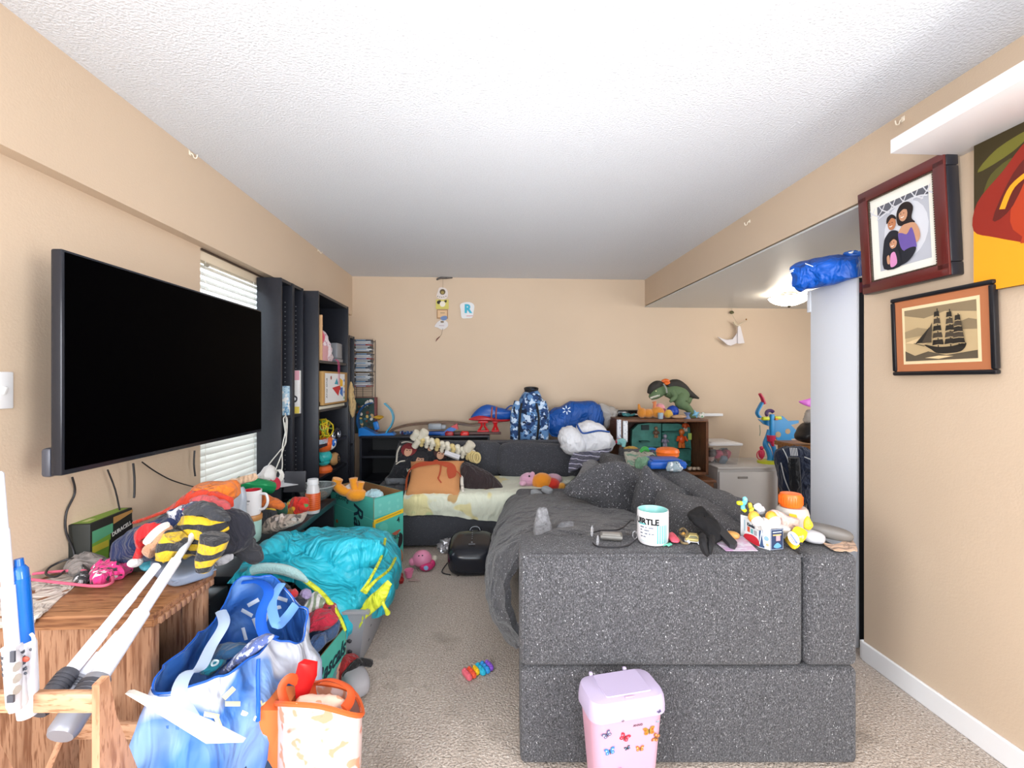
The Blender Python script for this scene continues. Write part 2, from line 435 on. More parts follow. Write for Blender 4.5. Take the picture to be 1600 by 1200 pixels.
b = B(); b.box((XW-.004, wy0+.06, wz1-.068), (.012, .03, .014)); b.done('rail_clip', mat('grey_clip', '#9c9484', .5), win)
# ---------------------------------------------------------------- right wall: shelf and pictures
x0 = 1.454; ys = P(1391, 232, x=x0).y
b = B(); b.box(((x0+XR)/2, (.35+ys)/2, (2.096+2.15)/2+.005), (XR-x0, ys-.35, .05), bev=.002)
b.done('wall_shelf', WHT, None, 'thick white floating shelf on the right wall above the pictures', 'shelf')
def wallpic(name, label, cat, y0, y1, z0, z1, xb, xt, side, mold, dep, matm, inner, frm2=None):
    """picture on the right wall: y0 near, y1 far; xb/xt = how far its face stands off at bottom/top"""
    t = thing(name, label, cat, (XR, (y0+y1)/2, z0))
    o = Vector((XR-xb, y1, z0)); u = Vector((0, -1, 0)); v = Vector((xb-xt, 0, z1-z0))
    T = frame(o, u, v); W_, H_ = y1-y0, v.length
    b = B(T); m = mold
    for c, s_ in (((W_/2, m/2), (W_, m)), ((W_/2, H_-m/2), (W_, m)), ((m/2, H_/2), (m, H_-2*m)), ((W_-m/2, H_/2), (m, H_-2*m))):
        b.box((c[0], c[1], -dep/2), (s_[0], s_[1], dep), bev=.006, seg=2)
    b.done('frame', side, t)
    if frm2:
        b = B(T)
        for c, s_ in (((W_/2, m*.5), (W_-.004, m*.9)), ((W_/2, H_-m*.5), (W_-.004, m*.9)), ((m*.5, H_/2), (m*.9, H_-m)), ((W_-m*.5, H_/2), (m*.9, H_-m))):
            b.box((c[0], c[1], .002), (s_[0], s_[1], .009), bev=.003)
        b.done('moulding', frm2, t)
        b = B(T)
        n_ = int(H_/.011)
        for i in range(n_): 
            for x in (m*1.02, W_-m*1.02): b.box((x, m+(H_-2*m)*(i+.5)/n_, 0), (.005, .006, .005))
        n_ = int(W_/.011)
        for i in range(n_):
            for y in (m*1.02, H_-m*1.02): b.box((m+(W_-2*m)*(i+.5)/n_, y, 0), (.006, .005, .005))
        b.done('beading', mat('bead_gold', '#5b4a3c', .4, .4), t, kind='stuff')
    b = B(T); b.box((W_/2, H_/2, -.010), (W_-2*m+.01, H_-2*m+.01, .004)); b.done('mat_board', matm, t, smooth=False)
    inner(t, T @ Matrix.Translation((0, 0, -.008)), W_, H_)
    return t
BLK = mat('black_lacquer', '#17171c', .3)
def photo(t, T, W_, H_):
    x0, x1, y0, y1 = W_*.22, W_*.80, H_*.19, H_*.80
    T2 = T @ Matrix.Translation((x0, y0, 0)); w_, h_ = x1-x0, y1-y0
    def q(p): return [(a*w_, c*h_) for a, c in p]
    sh = [('#b9bcc6', q([(0, 0), (1, 0), (1, 1), (0, 1)])), ('#d6d8e0', q(circ(.55, .5, .43, 20, .42))), ('#60616a', q([(0, .84), (.3, .9), (.7, .93), (1, .88), (1, 1), (0, 1)]))]
    for k in range(-1, 5):
        sh.append(('#d9dae0', q(line([(k*.22, .84), (k*.22+.12, .93), (k*.22+.17, 1)], .018))))
        sh.append(('#d9dae0', q(line([(k*.22+.26, .84), (k*.22+.1, .93), (k*.22+.05, 1)], .018))))
    sh.append(('#d9dae0', q(line(curve2([(.0, .80), (.3, .875), (.6, .90), (.85, .9), (1, .86)]), .02))))
    sk, sk2, hr = '#c79474', '#b97a55', '#241a1a'
    sh += [('#20222b', q(ring2([(.10, .02), (.12, .4), (.2, .52), (.3, .56), (.44, .5), (.5, .3), (.5, .02)]))),
           (sk2, q(circ(.31, .66, .085, 14, .095))), (hr, q(ring2([(.21, .68), (.22, .77), (.31, .80), (.39, .75), (.4, .7), (.31, .745)]))),
           (hr, q(ring2([(.44, .60), (.42, .78), (.52, .89), (.66, .88), (.74, .78), (.7, .64), (.76, .56), (.62, .56)]))),
           (sk, q(ring2([(.44, .44), (.5, .56), (.60, .58), (.76, .55), (.84, .4), (.8, .28), (.55, .2), (.5, .14), (.58, .16), (.72, .3)]))),
           ('#6a55a0', q(ring2([(.43, .46), (.5, .47), (.6, .43), (.7, .5), (.77, .24), (.72, .2), (.5, .22)]))),
           ('#20222b', q(ring2([(.42, .02), (.46, .16), (.62, .22), (.76, .2), (.70, .1), (.56, .02)]))),
           (sk, q(circ(.55, .73, .085, 14, .10))), (hr, q(ring2([(.46, .76), (.5, .83), (.6, .84), (.63, .78), (.56, .80)]))),
           (sk, q(circ(.33, .36, .075, 14, .08))), (hr, q(ring2([(.25, .38), (.28, .45), (.38, .455), (.41, .38), (.34, .42)]))),
           ('#20222b', q(ring2([(.2, .02), (.22, .22), (.3, .28), (.42, .26), (.46, .02)]))), ('#d98fc0', q(ring2([(.26, .02), (.27, .2), (.36, .22), (.39, .05)]))),
           (sk, q(ring2([(.20, .08), (.19, .18), (.24, .2), (.25, .08)])))]
    for fx, fy in ((.31, .66), (.55, .73), (.33, .36)):
        sh += [('#2a1a16', q(circ(fx-.03, fy+.012, .009, 6))), ('#2a1a16', q(circ(fx+.03, fy+.012, .009, 6))), ('#f3e6df', q(line([(fx-.03, fy-.035), (fx, fy-.045), (fx+.03, fy-.035)], .013)))]
    decal(t, 'photograph', T2, sh, label='printed studio photograph of three people in black and purple')
def ship(t, T, W_, H_):
    a = .15*W_; bb = .18*H_
    T2 = T @ Matrix.Translation((a, bb, 0)); w_, h_ = W_-2*a, H_-2*bb
    def q(p): return [(x*w_, y*h_) for x, y in p]
    D, D2, L, L2 = '#2b2620', '#4a4034', '#e3c79a', '#c4ab82'
    sh = [('#efd6ac', q([(-.04, -.06), (1.04, -.06), (1.04, 1.06), (-.04, 1.06)])), (L2, q([(0, 0), (1, 0), (1, 1), (0, 1)])), ('#8d7b5f', q([(0, .9), (.3, .8), (.6, .88), (1, .8), (1, 1), (0, 1)])),
          ('#a08c6b', q([(0, .58), (.2, .64), (.45, .56), (.3, .48), (.0, .45)])), ('#8d7b5f', q([(.7, .62), (.9, .7), (1, .66), (1, .5), (.8, .52)])),
          (L, q([(0, .36), (.3, .3), (.5, .42), (.25, .45)])), ('#5d5242', q([(0, 0), (1, 0), (1, .14), (.6, .08), (.35, .17), (.15, .1), (0, .2)])), (L, q([(.3, .05), (.5, .02), (.7, .06), (.5, .08)]))]
    sh.append((D, q(ring2([(.30, .30), (.40, .20), (.5, .12), (.75, .12), (.84, .18), (.86, .28), (.7, .24), (.5, .24)]))))
    for mx, ht in ((.50, .95), (.68, .90), (.80, .80)):
        sh.append((D, q(line([(mx, .2), (mx, ht)], .012))))
        for k in range(5):
            y = .27+k*(ht-.3)/5; wd = .085*(1-k*.13)
            sh.append((D2 if k % 2 else D, q([(mx-wd, y), (mx+wd*.9, y+.01), (mx+wd*.75, y+.105), (mx-wd*.8, y+.1)])))
            sh.append((L2, q(line([(mx-wd, y), (mx, y+.012), (mx+wd*.9, y)], .010))))
    sh += [(D, q([(.2, .33), (.42, .62), (.38, .34)])), (D2, q([(.3, .33), (.46, .7), (.44, .33)])), (D, q(line([(.18, .34), (.34, .27)], .01)))]
    decal(t, 'ship_print', T2, sh, label='sepia engraving of a tall sailing ship')
def absart(t, T, W_, H_):
    def q(p): return [(x*W_, y*H_) for x, y in p]
    r1, r2, r3, o1, o2, y1, d = '#8e2414', '#b23a16', '#5e1a12', '#d9741c', '#f0a01c', '#f6b53a', '#3a3016'
    sh = [(d, q([(0, 0), (1, 0), (1, 1), (0, 1)])), ('#6d6a26', q(ring2([(.02, .8), (.12, .9), (.3, .93), (.2, .84)]))), ('#55501e', q(ring2([(.05, .62), (.09, .75), (.2, .8), (.12, .66)]))), (o2, q([(0, 0), (.62, 0), (.5, .2), (.3, .32), (.0, .45)])),
          (r1, q(ring2([(0, .42), (.02, .6), (.15, .74), (.28, .88), (.52, .96), (.9, .9), (.95, .4), (.7, .05), (.45, .02), (.32, .2), (.12, .33)]))),
          (r2, q(ring2([(.2, .35), (.22, .6), (.38, .84), (.56, .9), (.45, .7), (.36, .5), (.4, .2)]))), (r3, q(ring2([(.1, .45), (.2, .7), (.3, .78), (.2, .5)]))),
          (o1, q(ring2([(.46, .5), (.48, .75), (.62, .86), (.95, .84), (.95, .5), (.7, .42)]))), (r3, q(ring2([(.5, .38), (.6, .52), (.8, .56), (.9, .3), (.7, .16)]))),
          (y1, q(ring2([(.56, .66), (.66, .76), (.9, .74), (.8, .62)]))), (r2, q(line(curve2([(.25, .25), (.35, .6), (.55, .8), (.8, .86)]), .03))), (o2, q(line(curve2([(.15, .5), (.2, .62), (.3, .68)]), .03)))]
    decal(t, 'painted_canvas', T, sh, z0=.0105, label='abstract swirls of red, orange and olive paint')
pA, pB = P(1508, 425, x=XR), P(1345, 463, x=XR-.05)
wallpic('framed_photograph', 'large mahogany framed studio portrait of three people on the right wall under the shelf', 'picture', pA.y, P(1346, 373, x=XR-.06).y, pA.z-.012, P(1505, 238, x=XR).z, .05, .075, mat('frame_black', '#26262c', .3), .05, .05, mat('mat_cream', '#efece2', .8), photo, mat('mahogany', '#5a1f1c', .3, coat=.5))
pA = P(1571, 585, x=XR)
wallpic('ship_picture', 'black framed sepia print of a sailing ship, lowest picture on the right wall', 'picture', pA.y, P(1399, 540, x=XR-.02).y, pA.z, P(1564, 437, x=XR).z, .034, .046, BLK, .017, .022, mat('mat_rust', '#b5714a', .8), ship)
pA = P(1527, 235, x=XR-.02)
cz0, cy1 = P(1562, 452, x=XR-.02).z, P(1527, 330, x=XR-.02).y
t = thing('abstract_painting', 'unframed red and orange abstract canvas at the right edge of the photo', 'painting', (XR, cy1-.3, cz0))
T = frame((XR-.022, cy1, cz0), (0, -1, 0), (0, 0, 1))
b = B(T); b.box((.3, .26, -.001), (.6, .52, .02), bev=.003); b.done('canvas', mat('canvas_edge', '#8a6a30', .8), t)
absart(t, T, .6, .52)
# light switch
c = P(-2, 610, x=XW); t = thing('light_switch', 'white light switch plate on the left wall beside the television', 'switch', c)
b = B(); b.box((XW+.004, c.y, c.z), (.006, .075, .115), bev=.003); b.done('plate', WHT, t)
b = B(); b.box((XW+.011, c.y+.005, c.z), (.014, .010, .024), rot=(0, 20, 0), bev=.002); b.done('toggle', mat('toggle', '#dcdcdc', .4), t)
# ceiling hooks
def hook(p, lab, nx):
    b = B(); b.box(p, (.004 if nx else .016, .016, .022), bev=.002); b.tube([p, p+Vector((nx*.012, 0, -.006)), p+Vector((nx*.018, 0, -.022)), p+Vector((nx*.03, 0, -.024)), p+Vector((nx*.034, 0, -.008))], .0025, 6, n=3)
    b.done('adhesive_hook', mat('clear_hook', '#efe4d2', .3), None, lab, 'hook', 'clear hooks along the ceiling edge')
hook(P(297, 239, x=XS+.003), 'small clear hook high on the left soffit above the television', 1)
hook(P(1411, 186, x=XR-.003), 'small clear hook on the right wall above the white shelf', -1)
hook(P(1171, 346, x=XR-.003), 'small clear hook on the far part of the right soffit', -1)
hook(P(497, 391, x=XS+.003), 'small clear hook on the far part of the left soffit', 1)
# ---------------------------------------------------------------- dining lamp
c = P(1233, 474, y=4.05); t = thing('ceiling_lamp', 'round frosted glass bowl lamp lit under the dining ceiling', 'lamp', (c.x, c.y, ZR))
zr = P(1233, 465, y=4.05).z; GL = mat('lit_glass', '#fff4e2', .4, emit=7)
b = B(); b.lathe([(.001, zr-.075), (.06, zr-.070), (.12, zr-.048), (.155, zr-.024), (.172, zr), (.165, zr), (.12, zr-.04), (.001, zr-.066)], (c.x, c.y, 0), 32); b.done('glass_bowl', GL, t)
b = B(); b.tube([(c.x+.173*math.cos(a*PI/16), c.y+.173*math.sin(a*PI/16), zr+.002) for a in range(32)], .004, 6, closed=True)
b.done('rim', mat('bronze', '#5d5648', .35, .8), t)
b = B()
for a in (.5, 2.6, 4.7): b.tube([(c.x+.14*math.cos(a), c.y+.14*math.sin(a), zr), (c.x+.05*math.cos(a), c.y+.05*math.sin(a), ZR-.004)], .003, 6)
b.lathe([(.07, ZR-.012), (.07, ZR-.001), (.001, ZR-.001)], (c.x, c.y, 0)); b.lathe([(.001, zr-.095), (.012, zr-.088), (.016, zr-.076), (.001, zr-.07)], (c.x, c.y, 0), 12)
b.done('bracket', mat('bronze', '#5d5648', .35, .8), t)
l = bpy.data.lights.new('lamp_light', 'POINT'); l.energy = 14; l.color = (1, .93, .82); l.shadow_soft_size = .08
o = bpy.data.objects.new('lamp_light', l); COL.objects.link(o); o.location = (c.x, c.y, zr+.03)
# ---------------------------------------------------------------- television
X = -1.30
tl, br = P(97, 388, x=X), P(409, 680, x=X); y0, y1 = tl.y, br.y; z1 = tl.z; z0 = P(92, 745, x=X).z
t = thing('television', 'large black flat screen television mounted on the left wall', 'television', (XW, (y0+y1)/2, z0))
ym, zm, hw, hh = (y0+y1)/2, (z0+z1)/2, (y1-y0), (z1-z0)
b = B(); b.box((X-.018, ym, zm), (.034, hw, hh), bev=.006); b.done('casing', mat('tv_case', '#2a2c33', .25, .3), t)
b = B(); b.box((X+.0005, ym, zm+.004), (.002, hw-.018, hh-.026)); b.done('screen', mat('tv_screen', '#000001', .5, spec=.02), t, smooth=False)
b = B(); b.box((X-.045, ym, zm-.04), (.05, hw*.75, hh*.75), bev=.02); b.done('rear_housing', mat('tv_back', '#15161a', .5), t)
b = B(); b.box((X-.05, y0+.035, z0+.04), (.03, .07, .09), bev=.01); b.done('corner_box', mat('tv_grey', '#4a4c55', .35, .2), t)
b = B()
b.box((XW+.012, ym, zm), (.02, .5, .42)); b.box((XW+.07, ym-.1, zm), (.12, .04, .3)); b.box((XW+.07, ym+.1, zm), (.12, .04, .3))
b.done('wall_mount', mat('mount_black', '#1c1c1e', .5, .4), t, smooth=False)
WIRE = mat('black_wire', '#262426', .5)
for pts, r in (([(168, 734), (180, 765), (187, 797)], .003), ([(208, 724), (210, 745), (210, 772), (209, 778)], .004), ([(304, 704), (303, 725), (305, 744)], .004)):
    b = B(); b.tube([P(a, c_, x=XW+.05) for a, c_ in pts], r, 6, n=3); b.done('hanging_strap', WIRE, t)
b = B(); b.tube([P(113, 746, x=XW+.03), P(117, 770, x=XW+.01), P(104, 800, x=XW+.01), P(103, 830, x=XW+.01), P(115, 862, x=XW+.02), P(112, 880, x=XW+.04), P(90, 900, z=.65, ), P(72, 897, z=.65), P(80, 885, z=.65), P(110, 873, z=.66), P(125, 880, z=.66), P(142, 893, z=.65)], .0035, 6, n=5)
b.done('power_cord', WIRE, None, 'black cord looping from the television down to the wooden table', 'cord')
b = B(); b.tube([P(222, 722, x=XW+.05), P(240, 735, x=XW+.04), P(263, 748, x=XW+.04), P(282, 755, x=XW+.04), P(300, 760, x=XW+.04), P(315, 764, x=XW+.05)], .0028, 6, n=5)
b.done('signal_cable', WIRE, None, 'thin black cable running from the television to the orange cloth', 'cord')
# ---------------------------------------------------------------- sofa
TWEED = mat('tweed', '#4a4a4e', .95, var=.62, vs=210, bump=.9, bs=230, sheen=.1, blot=[('#7c7c80', 260, .57, .08), ('#2c2c30', 240, .60, .06), ('#d4d4d8', 170, .70, .03)], stretch=(1, 1, .7))
TWEEDC = mat('tweed_cushion', '#404044', .95, var=.55, vs=200, bump=.7, bs=220, fold=.5, fs=5, sheen=.1, blot=[('#6c6c70', 240, .60, .08), ('#c8c8cc', 125, .665, .02)])
TWEEDD = mat('tweed_dark', '#3b3c42', .95, var=.35, vs=230, bump=.5, bs=260, sheen=.15, blot=[('#8c8d94', 190, .67, .03)])
THROW = mat('throw_fabric', '#3c3c40', .95, var=.3, vs=60, bump=.5, bs=150, sheen=.2, blot=[('#b4b4b8', 190, .67, .03)], fold=.8, fs=6)
sofa = thing('sectional_sofa', 'charcoal tweed corner sofa filling the middle of the room', 'sofa', (.6, 2.6, 0))
SB = lambda: B(TC)
xl, xr = .025, 1.146
def soft(name, c, size, e=.14, m=TWEED, amp=0, **k):
    b = SB(); b.rbox(c, size, e, sub=3, amp=amp, **k); return b.done(name, m, sofa)
b = SB(); b.box(((xl+.965)/2, 1.60, (.335+.712)/2), (.965-xl, .205, .377), bev=.028, seg=4); b.done('arm', TWEED, sofa)
b = SB(); b.tube([(xl+.03, 1.4985, .706), (.5, 1.4985, .708), (.955, 1.4985, .706)], .005, 6); b.tube([(xl+.012, 1.4985, .36), (xl+.012, 1.4985, .69)], .004, 6); b.done('piping', TWEED, sofa)
b = SB(); b.box(((.97+xr)/2, 1.62, (.335+.708)/2), (xr-.97, .24, .373), bev=.025, seg=4); b.done('back_end', TWEED, sofa)
b = SB(); b.box(((.97+1.125)/2, 2.95, (.335+.68)/2), (1.125-.97, 2.44, .345), bev=.025, seg=4); b.done('back_frame', TWEED, sofa)
b = SB(); b.box(((xl+xr)/2, 1.62, .172), (xr-xl-.004, .235, .318), bev=.018, seg=3); b.done('base', TWEED, sofa)
b = SB(); b.box(((xl+xr)/2+.02, 2.85, .165), (xr-xl-.06, 2.25, .30), bev=.02, seg=3); b.done('base', TWEEDD, sofa)
for i, (ya, yb) in enumerate(((1.72, 2.62), (2.63, 3.52))):
    b = SB(); b.box((.46, (ya+yb)/2, .385), (.86, yb-ya, .15), bev=.04, seg=4); b.done('seat_cushion', TWEEDD, sofa)
# back cushions along the right side
for i, (ya, yb, zt, xx) in enumerate(((1.74, 2.42, .70, .0), (2.43, 3.15, .69, -.01), (3.17, 3.9, .66, .0))):
    b = SB(); b.rbox((.86+xx, (ya+yb)/2, (.46+zt)/2), (.30, yb-ya, zt-.43), .42, sub=3, amp=.014, f=5, seed=i*3+1, rot=(0, 12, 0)); b.done('back_cushion', TWEEDC, sofa)
for i, (ya, yb, zt) in enumerate(((1.70, 2.5, .715), (2.45, 3.3, .705), (3.25, 4.1, .70))):
    b = SB(); b.rbox((1.045, (ya+yb)/2, zt-.07), (.205, yb-ya+.04, .14), .5, sub=3, amp=.012, f=6, seed=i); b.done('back_top_roll', TWEEDC, sofa)
# far run along the back wall
b = B(); b.box((-.06, 3.88, .14), (1.62, .76, .235), bev=.02, seg=3); b.done('base', TWEEDD, sofa)
for x0, x1 in ((-.84, -.03), (-.02, .80)):
    b = B(); b.box(((x0+x1)/2, 3.86, .325), (x1-x0, .72, .15), bev=.035, seg=3); b.done('seat_cushion', TWEEDD, sofa)
b = B(); b.box((-.03, 4.37, .40), (1.62, .17, .62), bev=.02, seg=3); b.done('back_frame', TWEEDD, sofa)
p0, p1, p2 = P(655, 690, y=4.2), P(784, 690, y=4.2), P(893, 690, y=4.2)
b = B(); b.rbox(((p0.x+p1.x)/2-.1, 4.21, .565), (p1.x-p0.x+.22, .22, .34), .35, sub=3, amp=.012, f=5, seed=4, rot=(-10, 0, 0)); b.done('back_cushion', TWEEDD, sofa)
b = B(); b.rbox(((p1.x+p2.x)/2+.02, 4.17, .545), (p2.x-p1.x+.12, .24, .33), .38, sub=3, amp=.012, f=5, seed=9, rot=(-12, 3, 0)); b.done('back_cushion', TWEEDD, sofa)
# throw over the near seat
def C(px, py, d): return P(px, py, d=d)
rows = [
 [C(786, 856, 3.32), C(780, 815, 3.32), C(800, 777, 3.38), C(860, 768, 3.4), C(935, 772, 3.4)],
 [C(778, 880, 2.85), C(772, 835, 2.85), C(800, 792, 2.85), C(868, 780, 2.85), C(960, 790, 2.85)],
 [C(774, 915, 2.45), C(765, 862, 2.45), C(792, 815, 2.45), C(868, 800, 2.45), C(985, 800, 2.5)],
 [C(776, 955, 2.1), C(760, 905, 2.1), C(780, 848, 2.1), C(868, 815, 2.1), C(1010, 815, 2.2)],
 [C(797, 1010, 1.86), C(766, 950, 1.84), C(778, 868, 1.84), C(868, 828, 1.86), C(1020, 825, 1.95)],
 [C(820, 1010, 1.73), C(792, 950, 1.73), C(800, 880, 1.73), C(870, 845, 1.73), C(1030, 840, 1.75)]]
b = B(); b.patch(rows, 12, 10, .03, .02, 7, 3); b.done('throw_blanket', THROW, None, 'dark speckled grey duvet hanging over the left edge of the sofa seat', 'blanket')
b = B(); b.puff(pxs([(880, 770), (905, 742), (945, 722), (978, 724), (998, 745), (1000, 788), (992, 825), (962, 826), (940, 800), (915, 783)], 2.7), .16, .008, 9, 2); b.done('scatter_cushion', TWEEDC, None, 'large speckled grey cushion leaning in the middle of the sofa', 'cushion')
b = B(); b.puff(pxs([(1008, 727), (1024, 741), (1040, 757), (1046, 786), (1044, 826), (996, 828), (993, 790), (998, 757)], 2.45), .15, .008, 9, 5); b.done('scatter_cushion', TWEEDC, None, 'pointed speckled grey cushion standing behind the printed mug', 'cushion')
b = B(); b.puff(pxs([(862, 800), (890, 768), (930, 742), (960, 728), (950, 750), (912, 780)], 3.15), .05, .006, 9, 4); b.done('folded_cloth', cloth('#4f4f4c'), None, 'dull grey cloth lying in front of the big speckled cushion', 'cloth')
# two rolls of throw behind the arm
b = B(); b.puff(pxs([(835, 842), (838, 800), (846, 793), (856, 800), (862, 842)], 1.85), .06, .012, 14, 8); b.done('sock', mat('fuzzy_grey', '#77777a', 1, var=.3, vs=90, bump=.7, bs=140), None, 'fuzzy light grey sock standing behind the sofa arm', 'sock')
b = B(); b.puff(pxs([(868, 842), (872, 818), (888, 812), (898, 822), (900, 842)], 1.9), .07, .012, 12, 9); b.done('cloth_lump', mat('fuzzy_grey2', '#6d6d70', 1, var=.3, vs=90, bump=.6, bs=140), None, 'small fuzzy grey cloth lump beside the sock behind the sofa arm', 'cloth')
# sheet on the far seat
SHEET = cloth('#d3d6c4', bump=.15, fold=.35, fs=10, blot=[('#d8cf9c', 3.4, .60, .02), ('#b89868', 4.8, .655, .02), ('#b4c494', 3.0, .64, .03)])
rows = [[P(630, 806, y=3.49), P(690, 805, y=3.48), P(740, 812, y=3.48), P(782, 815, y=3.48)],
        [P(631, 775, y=3.48), P(690, 773, y=3.47), P(740, 774, y=3.47), P(800, 774, y=3.47)],
        [P(640, 758, y=3.75), P(700, 758, y=3.75), P(760, 757, y=3.75), P(880, 757, y=3.75)],
        [P(655, 745, y=4.02), P(710, 745, y=4.05), P(780, 744, y=4.05), P(900, 744, y=4.05)]]
b = B(); b.patch(rows, 14, 8, .015, .012, 14, 2); b.done('bed_sheet', SHEET, None, 'pale green sheet with yellow and tan flowers over the far seat', 'sheet')
# ---------------------------------------------------------------- wooden table near left
def wood(name, c, d, st_=(1, 1, 1), rough=.45, sc=5): return mat(name, c, rough, var=.12, vs=3, stretch=st_, blot=[(d, sc, .50, .18), (d, sc*3.2, .56, .1)], bump=.06, bs=20)
OAKY = wood('oak_y', '#9c6e4c', '#6e452c', (14, 1, 14)); OAKX = wood('oak_x', '#9c6e4c', '#6e452c', (1, 14, 14)); OAKZ = wood('oak_z', '#ab8266', '#7c523a', (14, 14, 1))
zt = .62; q0, q1 = P(236, 959, z=zt), P(343, 890, z=zt); xe = (q0.x+q1.x)/2
t = thing('oak_side_table', 'oak side table with a notched edge below the television', 'table', (-1.22, (q0.y+q1.y)/2, 0))
b = B(); b.box(((XW+.004+xe)/2, (q0.y+q1.y)/2, zt-.011), (xe-XW-.008, q1.y-q0.y, .022), bev=.004); b.done('tabletop', OAKX, t)
b = B(); b.box(((XW+.01+xe)/2, q0.y+.012, zt-.032), (xe-XW-.03, .012, .02)); b.box((xe-.012, (q0.y+q1.y)/2, zt-.032), (.012, q1.y-q0.y-.02, .02)); b.done('apron', OAKX, t, smooth=False)
n = 11; b = None; base = None
for i in range(n):
    y = q0.y+.02+(q1.y-q0.y-.04)*(i+.5)/n
    if base is None:
        b = B(); b.box((xe-.003, y, zt-.031), (.014, .018, .020), bev=.002); base = b.done('dentil', OAKZ, t); yb = y
    else:
        o = base.copy(); COL.objects.link(o); o.parent = t; o.location = (0, y-yb, 0); WM[o] = WM[t]
b = B(); b.box(((-1.49+xe-.085)/2, q0.y+.035, .295), (xe-.085+1.49, .016, .575)); b.done('side_panel', OAKZ, t, smooth=False)
b = B(); b.box((-1.25, q1.y-.03, .295), (.46, .016, .575)); b.done('side_panel', OAKZ, t, smooth=False)
for y in (q0.y+.035, q1.y-.03):
    b = B(); b.box((xe-.055, y, .295), (.07, .035, .59), bev=.004); b.done('leg', OAKZ, t)
b = B(); b.box((-1.25, (q0.y+q1.y)/2, .10), (.46, q1.y-q0.y-.09, .018)); b.done('shelf', OAKY, t, smooth=False)
b = B(); b.box((-1.10, (q0.y+q1.y)/2-.02, .315), (.03, q1.y-q0.y-.12, .38), rot=(0, -6, 0), bev=.008); b.done('blue_board', plas('#1530a8', .5), None, 'flat royal blue board standing inside the oak side table', 'board')
# ---------------------------------------------------------------- black television stand
SBK = mat('stand_black', '#24272c', .28, var=.1, vs=30, bump=.08, bs=160)
SED = mat('stand_edge_reflection', '#26424a', .3)  # teal reflections painted into the edge colour of the black stand
sy0, sy1, sx, sz = 1.88, 3.10, -1.012, .50
t = thing('television_stand', 'low black television stand with an open shelf along the left wall', 'stand', (-1.25, 2.5, 0))
b = B(); b.box(((XW+.01+sx)/2, (sy0+sy1)/2, sz-.016), (sx-XW-.02, sy1-sy0, .03), bev=.003); b.done('top', SBK, t)
b = B(); b.box((sx-.001, (sy0+sy1)/2, sz-.018), (.006, sy1-sy0, .034), bev=.002); b.done('front_edge', SED, t)
for y in (sy0+.012, (sy0+sy1)/2, sy1-.012):
    b = B(); b.box(((XW+.01+sx)/2, y, .235), (sx-XW-.03, .02, .47)); b.done('side_panel', SBK, t, smooth=False)
for z in (.03, .25):
    b = B(); b.box(((XW+.01+sx)/2, (sy0+sy1)/2, z), (sx-XW-.03, sy1-sy0-.03, .018)); b.done('shelf', SBK, t, smooth=False)
b = B(); b.box((XW+.018, (sy0+sy1)/2, .235), (.008, sy1-sy0, .46)); b.done('back_panel', SBK, t, smooth=False)
b = B(); b.box((-1.235, 1.79, .24), (.43, .12, .478), bev=.006); b.box((-1.235, 1.728, .46), (.43, .004, .003)); b.done('black_case', SBK, None, 'plain black case standing between the oak side table and the television stand', 'case')
# ---------------------------------------------------------------- bookcases
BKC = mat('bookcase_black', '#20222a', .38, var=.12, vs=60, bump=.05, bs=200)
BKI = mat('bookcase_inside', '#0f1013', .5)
def peg(t, x, y, z0, z1):
    b = B(); n = int((z1-z0)/.032)
    for i in range(n): b.box((x, y, z0+i*.032), (.006, .0016, .006))
    b.done('peg_holes', mat('peg_grey', '#8d9094', .5, .4), t, smooth=False, kind='stuff')
xf = -1.337; ztop = 1.955
def tower(name, label, y0, y1, xf, zt, shelves, side=.018, group=None):
    t = thing(name, label, 'bookcase', ((XW+xf)/2, (y0+y1)/2, 0), group)
    for y in (y0+side/2, y1-side/2):
        b = B(); b.box(((XW+.004+xf)/2, y, zt/2), (xf-XW-.008, side, zt), bev=.0015); b.done('side_panel', BKC, t)
    b = B(); b.box(((XW+xf)/2, (y0+y1)/2, zt-.01), (xf-XW-.012, y1-y0-2*side, .02)); b.done('top_panel', BKC, t, smooth=False)
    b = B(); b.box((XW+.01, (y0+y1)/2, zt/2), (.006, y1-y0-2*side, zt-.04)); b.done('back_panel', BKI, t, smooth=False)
    for z in shelves:
        b = B(); b.box(((XW+xf)/2+.003, (y0+y1)/2, z-.01), (xf-XW-.03, y1-y0-2*side-.002, .02)); b.done('shelf', BKC, t, smooth=False)
    return t
ym = P(459, 600, x=xf).y; ye = P(475, 600, x=xf).y; y0_ = 3.03
zsh = P(460, 648, x=xf).z
t1 = tower('narrow_bookcase', 'tall narrow black bookcase nearest the television', y0_, ym, xf, ztop, (zsh, .45, .07))
t2 = tower('narrow_bookcase', 'tall narrow black bookcase between the first tower and the wide bookcase', ym+.001, ye, xf, ztop, (zsh, .45, .07))
for t, ya in ((t1, ym-.0195), (t2, ye-.0195)):
    peg(t, xf-.05, ya, 1.15, 1.86); peg(t, xf-.12, ya, 1.15, 1.86); peg(t, xf-.05, ya, .55, .93)
b = B(); b.box((xf-.06, ym-.035, zsh+.10), (.09, .03, .20), bev=.004); b.done('toy_box', mat('box_paleblue', '#b8d4e4', .5, blot=[('#6c9cc4', 40, .56), ('#f0f0f0', 30, .6)]), None, 'slim pale blue toy box in the narrow bookcase nearest the television', 'box')
b = B(); b.box((xf-.05, ye-.04, zsh+.155), (.08, .03, .31), bev=.003)
t = b.done('toy_package', mat('box_white', '#e8e6e4', .5), None, 'tall slim white and pink toy package in the second narrow bookcase', 'box')
T = frame((xf-.0905, ye-.0555, zsh), (1, 0, 0), (0, 0, 1))
